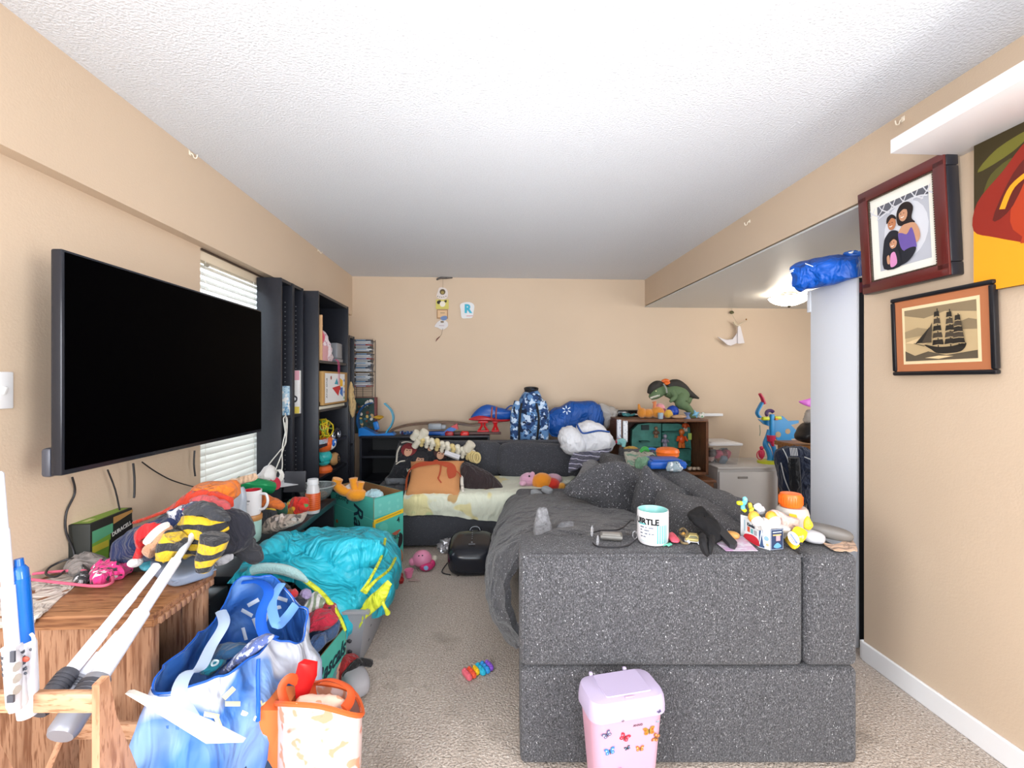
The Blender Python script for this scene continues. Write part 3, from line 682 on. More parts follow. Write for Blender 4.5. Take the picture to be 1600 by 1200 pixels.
decal(t, 'package_print', T, [('#e4a6b4', [(0, .24), (.08, .24), (.08, .308), (0, .308)]), ('#e8cf5a', [(0, .002), (.08, .002), (.08, .05), (0, .05)]), ('#3c3c44', ring2([(.02, .08), (.06, .085), (.065, .12), (.03, .13)])), ('#f4f4f4', circ(.045, .105, .012))])
t = thing('coiled_white_cables', 'white cables draped down the side of the first narrow bookcase', 'cord', P(440, 760, x=xf+.02))
for pts in ([(447, 690), (449, 655), (443, 655), (447, 690), (436, 706), (420, 726), (412, 742)], [(445, 660), (447, 684), (440, 710), (430, 735)], [(446, 645), (447, 668), (441, 700), (441, 730), (436, 748)]):
    b = B(); b.tube([P(a, c_, x=xf+.012+.003*i) for i, (a, c_) in enumerate(pts)], .0035, 6, n=5); b.done('cable', mat('cable_white', '#d5d3cc', .5), t)
# wide bookcase
x3 = -1.248; by0, by1, bz = 3.435, 4.17, 1.95
S1, S2, S3, S4 = P(544, 568, x=x3).z, P(549, 632, x=x3).z, P(520, 690, x=x3).z, .555
t3 = tower('wide_bookcase', 'tall black bookcase with toys on its shelves in the far left corner', by0, by1, x3, bz, (S1, S2, S3, S4, .09), .02)
tower('narrow_bookcase', 'narrow black shelf tower in the far corner beside the disc rack', 4.20, 4.36, -1.25, 1.70, (1.2, .7))
def fit(px, py, x): return P(px, py, x=x)
# shelf 1
b = B(); b.box((-1.275, 3.49, S1+.17), (.07, .012, .34), bev=.002); b.done('brown_folder', mat('kraft', '#c39a70', .8), None, 'tall tan cardboard folder on the top shelf of the wide bookcase', 'folder')
b = B(); b.box((-1.33, 3.64, S1+.06), (.12, .14, .12), bev=.004); b.done('pink_box', mat('pinkbox', '#d9a3a8', .7), None, 'dusty pink box on the top shelf of the wide bookcase', 'box')
b = B(); b.ell((-1.33, 3.64, S1+.19), (.05, .065, .075), amp=.006, f=20); b.ell((-1.33, 3.63, S1+.285), (.03, .03, .028)); b.m('#d9a070')
t = thing('pink_plush', 'bright pink plush toy sitting on the pink box in the wide bookcase', 'toy', (-1.33, 3.64, S1+.12))
b = B(); b.ell((-1.32, 3.63, S1+.185), (.045, .06, .065), amp=.006, f=20); b.done('body', plush('#d8395c'), t)
b = B(); b.ell((-1.31, 3.62, S1+.275), (.025, .028, .026)); b.done('head', plush('#d39a6a'), t)
b = B(); b.puff([(-1.29, 3.68, S1), (-1.29, 3.83, S1+.005), (-1.30, 3.80, S1+.1), (-1.32, 3.73, S1+.24), (-1.31, 3.68, S1+.2)], .08, .012, 22, 3); b.done('gift_wrap', mat('wrap', '#d9ccd0', .5, blot=[('#b68aa0', 40, .58)]), None, 'pale crumpled gift bag on the top shelf of the wide bookcase', 'bag')
b = B(); b.box((-1.31, 3.97, S1+.10), (.09, .14, .13), bev=.006); b.box((-1.31, 3.97, S1+.018), (.10, .15, .03), bev=.004)
b.done('clear_case', mat('clear_grey', '#8c8f96', .25, alpha=.8), None, 'grey translucent plastic case at the right end of the top shelf', 'case')
b = B()
for dy in (0, .03): b.tube([(x3-.01, 3.83+dy, S1+.02), (x3+.006, 3.85+dy, S1), (x3+.006, 3.86+dy, S1-.1), (x3+.006, 3.85+dy, S1-.19)], .003, 5, n=3)
b.done('ribbon', flat('#b0416a'), None, 'two magenta ribbons hanging from the top shelf of the wide bookcase', 'ribbon')
# shelf 2 : game box and gadget
t = thing('game_box', 'boxed shape game standing on the middle shelf of the wide bookcase', 'box', (-1.27, 3.85, S2+.02))
T = frame((-1.235, 3.50, S2+.03), (-.02, 1, 0), (0, 0, 1))
b = B(T); b.box((.31, .13, -.02), (.62, .26, .04), bev=.002); b.done('carton', mat('kraft2', '#b08a54', .8), t)
decal(t, 'lid_print', T, [('#e4e6e8', [(.03, .015), (.54, .015), (.54, .245), (.03, .245)]), ('#c8262c', [(.2, .13), (.36, .06), (.42, .15)]), ('#2b9ab0', [(.26, .16), (.32, .21), (.36, .155)]), ('#c8262c', [(.3, .11), (.42, .11), (.42, .135), (.3, .135)]), ('#e8b42a', [(.40, .14), (.48, .14), (.48, .19), (.40, .21)]), ('#2a6fc0', [(.40, .08), (.48, .05), (.48, .13), (.42, .13)]), ('#9a4038', circ(.17, .21, .016))]
      + [(c_, circ(.515, .04+.05*i, .012)) for i, c_ in enumerate(('#2a9a50', '#2060c0', '#e0b020', '#2060c0'))])
text(t, 'box_lettering', T @ Matrix.Translation((.07, .13, .001)) @ Matrix.Rotation(PI/2, 4, 'Z'), 'AND ONE', .034, '#3c3c40')
t = thing('media_player', 'black media player with a pale strip on the middle shelf', 'gadget', (-1.3, 3.7, S2))
b = B(); b.box((-1.33, 3.66, S2+.035), (.14, .36, .05), bev=.01); b.done('body', mat('gloss_black', '#111114', .12), t)
b = B(); b.box((-1.255, 3.75, S2+.012), (.012, .60, .022), bev=.002); b.done('front_strip', mat('strip', '#c8c4b4', .5), t)
b = B(); b.puff([(x3+.03, 4.13, 1.28), (x3+.035, 4.17, 1.16), (x3+.04, 4.20, 1.0), (x3+.04, 4.14, .96), (x3+.035, 4.10, 1.04), (x3+.03, 4.11, 1.18)], .05, .012, 26, 2); b.done('fabric_pouch', cloth('#b59a6c'), None, 'tan drawstring pouch hanging from the edge of the wide bookcase', 'pouch')
# shelf 3
t = thing('tangle_ball', 'yellow and orange tangled ball toy on the third shelf', 'toy', (-1.31, 3.68, S3))
b = B(); b.ell((-1.31, 3.68, S3+.11), .052); b.done('core', plas('#c2612c'), t)
for i in range(9):
    b = B(); rt = Euler((i*1.1, i*.7, i*2.1)).to_matrix()
    b.tube([Vector((-1.31, 3.68, S3+.11))+rt @ Vector((.075*math.cos(a*PI/6), .085*math.sin(a*PI/6), .012*math.sin(a*3))) for a in range(12)], .006, 6, closed=True)
    b.done('loop', plas('#c9b428' if i % 3 else '#7c9a30'), t)
b = B()
for i in range(5): b.tube([(-1.30+.045*math.cos(a*PI/8), 3.62+.09*math.sin(a*PI/8), S3+.008+i*.007) for a in range(16)], .004, 6, closed=True)
b.done('slinky_ring', mat('rainbow_ring', '#b7c8d8', .2, metal=.3, blot=[('#d06a70', 12, .55, .1), ('#60b090', 14, .58, .1)]), None, 'pastel rainbow coil ring in front of the tangle ball', 'toy')
t = thing('toy_motorbike', 'small black toy bike with silver wheels on the third shelf', 'toy', (-1.28, 3.9, S3))
for y in (3.84, 3.98):
    b = B(); b.lathe([(.018, -.006), (.030, -.007), (.033, 0), (.030, .007), (.018, .006)], (-1.275, y, S3+.035), 16, rot=(0, 90, 0)); b.done('wheel', mat('silver', '#b9bcc2', .3, .7), t)
b = B(); b.tube([(-1.275, 3.84, S3+.035), (-1.275, 3.88, S3+.08), (-1.275, 3.95, S3+.075), (-1.275, 3.98, S3+.035)], [.008, .014, .012, .008], 8, n=3); b.tube([(-1.275, 3.97, S3+.07), (-1.26, 4.0, S3+.11)], .005); b.done('body', plas('#1c1c20'), t)
# shelf 4 : eared toy
def eared(loc, s):
    t = thing('eared_robot_toy', 'orange and teal toy robot with two upright ears on the lowest visible shelf', 'toy', loc)
    x, y, z = loc; OR, TE, WH = plas('#d9632a'), plas('#2aa5a5'), plas('#dfe4ea')
    b = B(); b.ell((x, y, z+.13*s), (.07*s, .075*s, .06*s)); b.ell((x, y, z+.09*s), (.055*s, .06*s, .04*s)); b.done('body', TE, t)
    b = B(); b.ell((x, y, z+.24*s), (.085*s, .095*s, .08*s)); b.done('head', OR, t)
    b = B(); b.ell((x+.03*s, y+.02*s, z+.235*s), (.068*s, .07*s, .058*s)); b.done('face', WH, t)
    for sg in (-.55, .75):
        b = B(); b.tube([(x, y+.05*s*sg, z+.30*s), (x, y+.08*s*sg, z+.36*s), (x, y+.12*s*sg, z+.43*s)], [.018*s, .026*s, .012*s], 10, n=4); b.done('ear', mat('ear_green', '#57ad7c', .35, blot=[('#c9c04a', 6, .52, .15)]), t)
    b = B(); b.ell((x+.088*s, y-.005*s, z+.245*s), (.012*s, .026*s, .030*s)); b.ell((x+.078*s, y+.062*s, z+.245*s), (.012*s, .02*s, .028*s)); b.done('eye', plas('#1f5fb8'), t)
    b = B(); b.ell((x+.098*s, y-.008*s, z+.252*s), .009*s); b.done('eye_glint', WH, t)
    b = B(); b.lathe([(.001, 0), (.07*s, 0), (.075*s, .02*s), (.06*s, .05*s), (.001, .06*s)], (x, y, z), 20); b.done('base', OR, t)
    for sg in (-1, 1):
        b = B(); b.tube([(x, y+.07*s*sg, z+.14*s), (x+.03*s, y+.10*s*sg, z+.10*s)], [.02*s, .012*s], 8); b.done('arm', TE, t)
eared((-1.315, 3.72, S4), .95)
t = thing('tan_toy_wheel', 'round tan toy with a black ring beside the robot toy', 'toy', (-1.3, 3.93, S4))
b = B(); b.ell((-1.30, 3.93, S4+.07), (.04, .085, .055)); b.done('body', plas('#b58c5c'), t)
b = B(); b.tube([(-1.262, 3.94+.03*math.cos(a*PI/8), S4+.07+.03*math.sin(a*PI/8)) for a in range(16)], .006, 6, closed=True); b.done('ring', plas('#202022'), t)
b = B(); b.ell((-1.255, 3.91, S4+.075), .008); b.done('button', plas('#202022'), t)
# ---------------------------------------------------------------- disc rack
t = thing('disc_rack', 'black wire rack hanging on the back wall beside the bookcase', 'rack', (-1.31, YB-.01, 1.06))
xa, xb = P(555, 560, y=YB-.09).x, P(583, 560, y=YB-.09).x; rz0, rz1 = 1.06, 1.70
b = B()
for x in (xa-.006, xb+.006):
    for y in (YB-.02, YB-.14): b.tube([(x, y, rz0), (x, y, rz1+.02)], .003, 5)
b.done('upright', WIRE, t)
b = B()
for i in range(9): z = rz0+.01+i*.018; b.tube([(xa-.006, YB-.14, z), (xb+.006, YB-.14, z)], .0018, 5)
for z in (rz0, 1.38, rz1): b.tube([(xa-.006, YB-.02, z), (xa-.006, YB-.14, z), (xb+.006, YB-.14, z), (xb+.006, YB-.02, z)], .0025, 5)
b.tube([((xa+xb)/2, YB-.142, rz0), ((xa+xb)/2, YB-.142, 1.22)], .003, 5)
b.done('crossbars', WIRE, t)
SPC = ['#8a2a2a', '#27282c', '#3a4a5c', '#b9bcc4', '#30364a', '#a8acb4', '#44484c', '#5a2a30', '#cfd2d8', '#2b3c50', '#7c8088', '#303236']
z = 1.225; i = 0; first = None
while z < 1.70:
    h = .0135
    if not (1.565 < z < 1.585 or 1.36 < z < 1.378):
        c_ = SPC[(i*5+i//3) % 12]; off = random.uniform(-.006, .006)
        o = B(); o.box(((xa+xb)/2+off, YB-.10, z+h/2), (xb-xa-.012, .125, h), bev=.001)
        o = o.done('disc_case', flat(c_, .3), None, 'thin disc case lying in the stack in the wire rack', 'disc case', 'disc cases in the wire rack')
        decal(o, 'spine_print', frame((xa+.03+off, YB-.1631, z), (1, 0, 0), (0, 0, 1)), [('#d8dade' if i % 3 else '#7fa6c8', [(.0, .003), (.10+.02*(i % 3), .003), (.10+.02*(i % 3), h-.003), (0, h-.003)])], z0=.0004)
    i += 1; z += .0158
# ---------------------------------------------------------------- low bookcase at the back
LX0, LX1, LY0, LZ = -1.24, .02, 4.47, .748
t = thing('low_bookcase', 'low wide black bookcase against the back wall left of the sofa', 'bookcase', ((LX0+LX1)/2, 4.7, 0))
for x in (LX0+.01, -.55, LX1-.01):
    b = B(); b.box((x, LY0+.225, LZ/2-.01), (.02, .43, LZ-.02)); b.done('side_panel', BKC, t, smooth=False)
b = B(); b.box(((LX0+LX1)/2, LY0+.22, LZ-.01), (LX1-LX0, .44, .02), bev=.002); b.done('top', BKC, t)
for z in (.545, .30, .06):
    b = B(); b.box(((LX0+LX1)/2, LY0+.225, z), (LX1-LX0-.045, .41, .02)); b.done('shelf', BKC, t, smooth=False)
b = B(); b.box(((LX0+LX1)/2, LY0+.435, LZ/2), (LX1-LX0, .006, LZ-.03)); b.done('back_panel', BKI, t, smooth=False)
Z = LZ
# board game picture
q = P(571, 678, z=Z); Y = 4.72
xa2, xb2 = P(554, 650, y=Y).x, P(588, 650, y=Y).x; zz = P(560, 621, y=Y).z
t = thing('cartoon_picture_box', 'colourful picture box leaning behind the blue track loop', 'box', ((xa2+xb2)/2, Y, Z))
b = B(); b.box(((xa2+xb2)/2, Y+.03, (Z+zz)/2), (xb2-xa2, .05, zz-Z), bev=.003); b.done('carton', flat('#6a3030'), t)
T = frame((xa2, Y+.0045, Z), (1, 0, 0), (0, 0, 1)); w_, h_ = xb2-xa2, zz-Z
rnd = random.Random(3); sh = [('#27403c', [(.005, .005), (w_*.9, .005), (w_*.9, h_-.005), (.005, h_-.005)])]
for i in range(34):
    c_ = ['#d9d2c6', '#6b3a22', '#c2a070', '#2f6a7c', '#e0ddd8', '#8c4c2a', '#d0b060', '#20262c'][i % 8]
    sh.append((c_, circ(rnd.uniform(.03, w_*.85), rnd.uniform(.03, h_-.03), rnd.uniform(.008, .024), 7, rnd.uniform(.008, .024), i)))
decal(t, 'picture', T, sh)
def seg_arc(pts, w_, th, y):
    """flat curved track in the XZ plane, width across y"""
    b = B(); c3 = catmull(pts, 5); m = len(c3); co = []
    for i, p in enumerate(c3):
        tt = (c3[min(i+1, m-1)]-c3[max(i-1, 0)]).normalized(); n_ = Vector((-tt.z, 0, tt.x))
        for sy, sn in ((-1, -1), (1, -1), (1, 1), (-1, 1)): co.append(p+Vector((0, sy*w_/2, 0))+n_*sn*th/2)
    fa = [[3, 2, 1, 0], [(m-1)*4+k for k in range(4)]]
    for i in range(m-1):
        for k in range(4): fa.append([i*4+k, i*4+(k+1) % 4, (i+1)*4+(k+1) % 4, (i+1)*4+k])
    b.raw(co, fa); return b
Y = 4.60
t = thing('blue_track_loop', 'bright blue plastic car track loop on the low black bookcase', 'toy', (P(590, 680, y=Y).x, Y, Z))
BL = mat('track_blue', '#1c74c4', .3); BL2 = mat('track_teal', '#3b9cc0', .2)
seg_arc([P(a, c_, y=Y) for a, c_ in ((601, 630), (611, 640), (615, 652), (612, 664), (605, 674), (603, 681))], .07, .012, Y).done('loop_arc', BL2, t)
seg_arc([P(a, c_, y=Y+.01) for a, c_ in ((583, 629), (571, 633), (562, 644), (559, 658), (563, 671), (572, 681))], .07, .012, Y).done('loop_arc', mat('track_darkblue', '#1b4f86', .3), t)
b = B(); pz = P(590, 677, y=Y).z
b.prism([P(560, 682, y=Y-.06), P(618, 682, y=Y-.06), P(612, 676, y=Y-.06), P(588, 679, y=Y-.06), P(580, 675, y=Y-.06), P(566, 668, y=Y-.06), P(560, 670, y=Y-.06)], (0, .12, 0)); b.done('base', BL, t)
b = B(); b.lathe([(.001, 0), (.03, .02), (.05, .035), (.045, .04), (.001, .03)], P(592, 657, y=Y), 14, rot=(12, 0, 0)); b.done('launcher_dish', plas('#d8a82a'), t)
b = B(); b.rbox(P(588, 665, y=Y), (.05, .04, .085), .4, rot=(0, -15, 0)); b.done('launcher', BL, t)
# brown curved track with toys
Y = 4.66
b = seg_arc([P(a, c_, y=Y) for a, c_ in ((806, 655), (790, 656), (770, 660), (752, 663), (735, 664), (715, 661), (695, 660), (670, 661), (645, 663), (625, 667), (613, 672), (612, 677), (620, 681), (640, 682.2), (658, 682.4))], .10, .024, Y)
b.done('wooden_track_ribbon', wood('track_brown', '#5e4028', '#402818', (1, 1, 8)), None, 'long wavy brown track strip curling over the low bookcase', 'toy')
b = B(); c0 = P(640, 676, y=Y)
for i in range(9): b.rbox(c0+Vector((-.08+.02*i, random.uniform(-.04, .02), random.uniform(-.012, .012))), (.035, .03, .03), .4, rot=(i*40, i*30, i*50), sub=1)
b.done('small_car_parts', mat('car_parts', '#2d4f80', .3, blot=[('#b8bcc4', 50, .55), ('#7a2c2c', 40, .6)]), None, 'jumble of tiny blue and silver toy parts inside the brown track curl', 'toy')
Yt = 4.56
t = thing('grey_toy_vehicle', 'boxy grey toy vehicle on a blue base on the low bookcase', 'toy', (P(680, 675, y=Yt).x, Yt, Z))
g = P(683, 667, y=Yt); b = B(); b.box(g+Vector((-.02, 0, .005)), (.13, .08, .06), bev=.012); b.box(g+Vector((.06, 0, .0)), (.06, .07, .045), bev=.015); b.done('body', plas('#8d949c'), t)
b = B(); b.box((g.x, Yt, Z+.02), (.17, .10, .035), bev=.01); b.done('base', plas('#1750a0'), t)
t = thing('blue_red_ramp', 'blue toy ramp with a red tip beside the grey toy vehicle', 'toy', (P(705, 675, y=Yt).x, Yt-.02, Z))
b = B(); b.prism([P(688, 680, y=Yt-.05), P(700, 669, y=Yt-.05), P(714, 665, y=Yt-.05), P(712, 672, y=Yt-.05), P(704, 676, y=Yt-.05), P(697, 682, y=Yt-.05)], (0, .06, 0)); b.done('ramp', plas('#1d5fb0'), t)
b = B(); b.prism([P(704, 667, y=Yt-.052), P(714, 662, y=Yt-.052), P(716, 671, y=Yt-.052)], (0, .065, 0)); b.done('tip', plas('#b8202c'), t)
for px_, lab in ((702, 'rounded red toy block left of the other red block'), (726, 'bright red toy block at the right end of the toy row')):
    b = B(); b.rbox(P(px_, 678, y=Yt-.04), (.085, .05, .055), .5, sub=2); b.ell(P(px_-3, 675, y=Yt-.07), .012, sub=2); b.done('red_block', plas('#c81f1c' if px_ > 710 else '#9c2028'), None, lab, 'toy')
b = B(); x0_, x1_ = P(690, 682, y=4.55).x, P(783, 682, y=4.55).x
b.box(((x0_+x1_)/2, 4.58, LZ+.013), (x1_-x0_, .05, .022), bev=.003); b.done('wooden_rail', wood('darkrail', '#55302c', '#33201e', (1, 9, 9)), None, 'dark reddish wooden rail lying behind the far sofa cushions', 'rail')
# boat-like toy
Yb = 4.62
t = thing('blue_toy_glider', 'blue and red toy glider standing on two red stands', 'toy', (P(765, 680, y=Yb).x, Yb, LZ+.02))
b = B(); b.puff([P(a, c_, y=Yb) for a, c_ in ((736, 655), (745, 640), (760, 632), (775, 635), (795, 640), (807, 642), (806, 652), (790, 656), (765, 656))], .12, .004, 20, 1, n=4); b.done('hull', plas('#1c52a4'), t)
b = B(); b.puff([P(a, c_, y=Yb-.03) for a, c_ in ((732, 656), (748, 649), (766, 651), (785, 656), (803, 655), (790, 659), (760, 658))], .10, .003, 20, 1, n=4); b.done('keel', plas('#b0262e'), t)
for px_ in (768, 775):
    b = B(); b.tube([P(px_, 657, y=Yb-.075), P(px_, 646, y=Yb-.07), P(px_+1, 636, y=Yb-.05)], .008, 6); b.done('strap', plas('#a04a34'), t)
b = B(); b.tube([P(790, 640, y=Yb-.05), P(798, 634, y=Yb-.05), P(806, 636, y=Yb-.05), P(804, 645, y=Yb-.05)], .008, 6, n=3); b.done('tail_loop', plas('#234a90'), t)
for px_ in (755, 774):
    b = B(); p = P(px_, 670, y=Yb-.02); hz = P(px_, 659, y=Yb-.02).z; gz = LZ+.025; w_ = .05 if px_ == 755 else .028
    for sg in (-1, 1): b.tube([(p.x+sg*w_*.4, p.y, hz), (p.x+sg*w_*.25, p.y, (hz+gz)/2+.01), (p.x+sg*w_, p.y, gz)], [.013, .012, .016], 6)
    b.box((p.x, p.y, hz), (w_*2, .06, .02), bev=.004); b.box((p.x, p.y, gz+.008), (w_*2.4, .06, .016), bev=.004)
    b.done('stand', plas('#c01820'), t)
# ---------------------------------------------------------------- things behind and on the far sofa
def Y_(pts, y): return [P(a, c_, y=y) for a, c_ in pts]
YS = 4.60
# camouflage jacket
CAMO = mat('camo_blue', '#5f88b8', .85, bump=.2, bs=80, blot=[('#24406e', 16, .50, .01), ('#c4d6ea', 19, .56, .01), ('#16233e', 21, .60, .01)])
t = thing('camouflage_jacket', 'blue camouflage puffer jacket standing upright against the back wall', 'jacket', (P(828, 688, y=YS).x, YS, .70))
b = B(); b.puff(Y_([(806, 690), (804, 665), (806, 640), (813, 622), (822, 611), (838, 609), (846, 620), (853, 632), (850, 655), (849, 690)], YS-.02), .30, .018, 9, 3, p=2.4); b.done('body', CAMO, t)
b = B()
for sg, xs in ((-1, (810, 805, 804)), (1, (846, 851, 850))): b.tube([P(xs[0], 628, y=YS-.08), P(xs[1], 650, y=YS-.1), P(xs[2], 686, y=YS-.1)], [.045, .05, .045], 10, n=4)
b.done('sleeves', CAMO, t)
b = B(); c0 = P(830, 611, y=YS-.03); b.lathe([(.075, -.05), (.068, .0), (.074, .03), (.062, .03), (.055, -.01)], c0, 20, rot=(12, 0, 0)); b.done('collar', flat('#15171c'), t)
for xs in ((815, 812, 811), (838, 842, 839)):
    b = B(); b.tube([P(xs[0], 630, y=YS-.17), P(xs[1], 655, y=YS-.185), P(xs[2], 687, y=YS-.17)], .012, 6, n=4); b.done('black_stripe', flat('#111318'), t)
# blue shopping bag with spark
t = thing('blue_shopping_bag', 'large blue reusable shopping bag with a white spark emblem beside the camouflage jacket', 'bag', (P(905, 680, y=4.6).x, 4.6, .72))
BB = mat('bag_blue', '#0a4c9c', .5, var=.12, vs=9, fold=.9, fs=9)
b = B(); b.puff(Y_([(850, 650), (868, 637), (892, 628), (925, 627), (937, 632), (943, 655), (940, 678), (900, 684), (862, 682), (853, 668)], 4.58), .26, .026, 7, 2, p=3.2, n=-4); b.done('bag_body', BB, t)
T = frame(P(885, 641, y=4.42), (1, 0, .08), (0, .25, 1))
sh = [('#cfe0f4', line([(.016*math.cos(a), .016*math.sin(a)), (.044*math.cos(a), .044*math.sin(a))], .010)) for a in [PI/6+k*PI/3 for k in range(6)]]
decal(t, 'spark_emblem', T, sh, z0=.012)
b = B(); b.tube([P(860, 652, y=4.40), P(857, 668, y=4.38), P(862, 680, y=4.38), P(878, 683, y=4.36)], .011, 5, n=4, flatn=.3); b.tube([P(905, 662, y=4.40), P(915, 655, y=4.38), P(925, 645, y=4.40)], .011, 5, n=4, flatn=.3)
b.done('handle', mat('bag_handle', '#1661b8', .5), t)
b = B(); b.puff(Y_([(934, 633), (950, 633), (962, 638), (968, 645), (960, 655), (955, 668), (940, 668)], 4.62), .14, .02, 16, 5); b.done('clear_plastic_bag', mat('clearbag', '#b8b4b0', .2, alpha=.72), None, 'crumpled clear plastic bag between the blue shopping bag and the wooden cabinet', 'bag')
# white stuffed bag
WB = mat('white_bag', '#dcdde2', .55, fold=.45, fs=12, var=.04, vs=20)
t = thing('white_stuffed_bag', 'puffy white stuffed bag with blue trim on the sofa corner', 'bag', (P(915, 712, y=4.15).x, 4.15, .6))
b = B(); b.puff(pxs([(873, 690), (875, 672), (888, 665), (900, 670), (915, 690), (912, 706), (896, 712), (880, 706)], 4.05), .24, .016, 14, 3); b.puff(pxs([(900, 670), (906, 660), (922, 657), (940, 664), (956, 680), (961, 693), (950, 708), (925, 712), (905, 706)], 4.1), .26, .016, 12, 7); b.done('stuffed_body', WB, t)
b = B(); b.tube(pxs([(901, 662), (906, 672), (913, 677), (935, 673), (952, 675)], 3.90), .024, 5, n=4, flatn=.35); b.done('blue_trim', mat('trim_blue', '#1f4f9c', .6), t)
b = B(); b.patch([pxs([(896, 708), (915, 706), (940, 703), (955, 700)], 3.95), pxs([(890, 720), (908, 718), (930, 715), (945, 711)], 3.85), pxs([(888, 738), (898, 732), (912, 728), (930, 722)], 3.75)], 8, 7, .012, .012, 22, 4)
b.done('lavender_cloth', cloth('#b9b6cc', bump=.2, stripe=('#4a4a5a', 2, .03, .18, .05)), None, 'pale lavender striped cloth hanging below the white stuffed bag', 'cloth')
b = B(); b.patch([pxs([(912, 722), (925, 718), (938, 724)], 3.7), pxs([(905, 738), (918, 736), (930, 738)], 3.55), pxs([(900, 745), (905, 750), (912, 752)], 3.4)], 6, 6, .01, .006, 12, 2)
b.done('grey_cloth', cloth('#77777a'), None, 'small light grey cloth on the scatter cushion below the lavender cloth', 'cloth')
# plush toys on the sheet
t = thing('pink_plush_toy', 'round pink plush toy lying on the flowered sheet', 'toy', (P(826, 760, y=3.75).x, 3.75, .47))
b = B(); b.ell(P(826, 749, y=3.74), (.075, .06, .055), amp=.004); b.done('head', plush('#cf9db8'), t)
b = B(); b.ell(P(817, 755, y=3.68), (.03, .03, .022)); b.ell(P(832, 741, y=3.72), (.02, .02, .022)); b.done('snout', plush('#d7a6c0'), t)
b = B(); b.ell(P(827, 744, y=3.66), (.008, .006, .008), sub=2); b.done('eye', flat('#18181c'), t)
b = B(); b.ell(P(864, 749, y=3.84), (.08, .05, .05)); b.done('body', plush('#c9a0b2'), t)
t = thing('orange_plush_toy', 'orange plush toy in a red shirt lying face down beside the pink plush toy', 'toy', (P(855, 762, y=3.7).x, 3.7, .47))
b = B(); b.ell(P(847, 753, y=3.70), (.085, .07, .075), amp=.004); b.done('head', plush('#e08a1e'), t)
b = B(); b.ell(P(862, 757, y=3.70), (.075, .06, .055), amp=.006, f=18); b.done('shirt', plush('#c42a18'), t)
b = B(); b.tube([P(868, 759, y=3.70), P(877, 761, y=3.68)], [.035, .03], 10); b.ell(P(878, 760, y=3.67), .032, sub=2); b.done('leg', plush('#d99a3c'), t)
for k, (pp, rz) in enumerate(((( 838, 773), -25), ((855, 768), -30))):
    q = P(*pp, d=3.25); b = B(); b.rbox(q+Vector((0, 0, .01)), (.085, .06, .045), .6, rot=(0, 12, rz-20), sub=2)
    b.done('grey_slipper', mat('slipper_grey', '#93969a', .9, bump=.3), None, ('small grey slipper nearest the sofa arm on the duvet', 'small grey slipper tucked against the orange plush toy')[k], 'slipper')
# pillows
def pil(name, mt, corners, th, d, lab, bord=None, amp=.01):
    c = [P(a, b_, d=dd) for (a, b_), dd in zip(corners, d)]; o = sum(c, Vector())/4
    u = ((c[1]-c[0])+(c[2]-c[3]))/2; v = ((c[0]-c[3])+(c[1]-c[2]))/2
    T = frame(o, u, v); t = thing(name, lab, 'pillow', o-Vector((0, 0, v.length/2)))
    b = B(T); b.pillow(u.length*1.04, v.length*1.04, th, amp, 7, 3); b.done('pillow_body', mt, t)
    return t, T, u.length, v.length
def surf_decal(t, T, W_, H_, th, name, shapes, label=None):
    """print that follows the pillow's bulge"""
    b = B(T); 
    def z(x, y, k):
        u, v = min(.98, abs(x/(W_*.52))), min(.98, abs(y/(H_*.52))); return th/2*((1-u**4)*(1-v**4))**.55+.008+.0007*k
    for i, (c_, pts) in enumerate(shapes):
        b.m(c_)
        cx = sum(p[0] for p in pts)/len(pts); cy = sum(p[1] for p in pts)/len(pts); n = len(pts)
        co = []
        for s_ in (1, .66, .33):
            for x, y in pts: X_, Y__ = cx+(x-cx)*s_, cy+(y-cy)*s_; co.append((X_, Y__, z(X_, Y__, i)))
        co.append((cx, cy, z(cx, cy, i)))
        fa = [[k*n+j, k*n+(j+1) % n, (k+1)*n+(j+1) % n, (k+1)*n+j] for k in (0, 1) for j in range(n)]+[[2*n+j, 2*n+(j+1) % n, 3*n] for j in range(n)]
        b.raw(co, fa)
    return b.done(name, None, t, label=label)
t, T, W_, H_ = pil('dark_printed_pillow', cloth('#191a20'), [(617, 690), (700, 700), (700, 760), (614, 745)], .12, [4.05, 4.05, 3.85, 3.85], 'black pillow printed with pale faces behind the orange pillow')
fs = []
for fx, fy, s_, hair in ((-.12, .06, .055, '#6c1f24'), (.0, -.01, .055, '#14141a'), (.06, .12, .035, '#2a1c1c'), (.16, .07, .05, '#3a1d1c')):
    fs += [(hair, circ(fx, fy+.02, s_*1.25, 12)), ('#b98e74', circ(fx, fy-.005, s_*.62, 12, s_*.85)), ('#3a2420', line([(fx-.02, fy+.008), (fx-.006, fy+.006)], .007)), ('#3a2420', line([(fx+.006, fy+.006), (fx+.02, fy+.008)], .007)), (hair, line([(fx-s_*.6, fy+.035), (fx, fy+.028), (fx+s_*.6, fy+.035)], .022))]
fs += [('#b9b4a8', line(curve2([(-.2, .1), (-.21, .04), (-.19, -.06)]), .014)), ('#b9b4a8', line(curve2([(-.2, .13), (-.16, .15), (-.1, .14)]), .010)), ('#c8c2b4', line(curve2([(-.19, -.08), (-.16, -.05), (-.12, -.04)]), .008))]
surf_decal(t, T, W_, H_, .12, 'faces_print', fs)
text(t, 'lettering', T @ Matrix.Translation((-.07, -.115, .062)), 'W', .045, '#c8c2b4')
ORP = mat('orange_pillow', '#c08656', .85, var=.06, vs=4, bump=.2, bs=60)
t, T, W_, H_ = pil('orange_pillow', ORP, [(641, 721), (723, 722), (719, 776), (634, 779)], .13, [3.72, 3.72, 3.46, 3.46], 'orange printed pillow with white edge leaning in the middle of the far seat')
b = B(T); w2, h2 = W_*.52, H_*.52
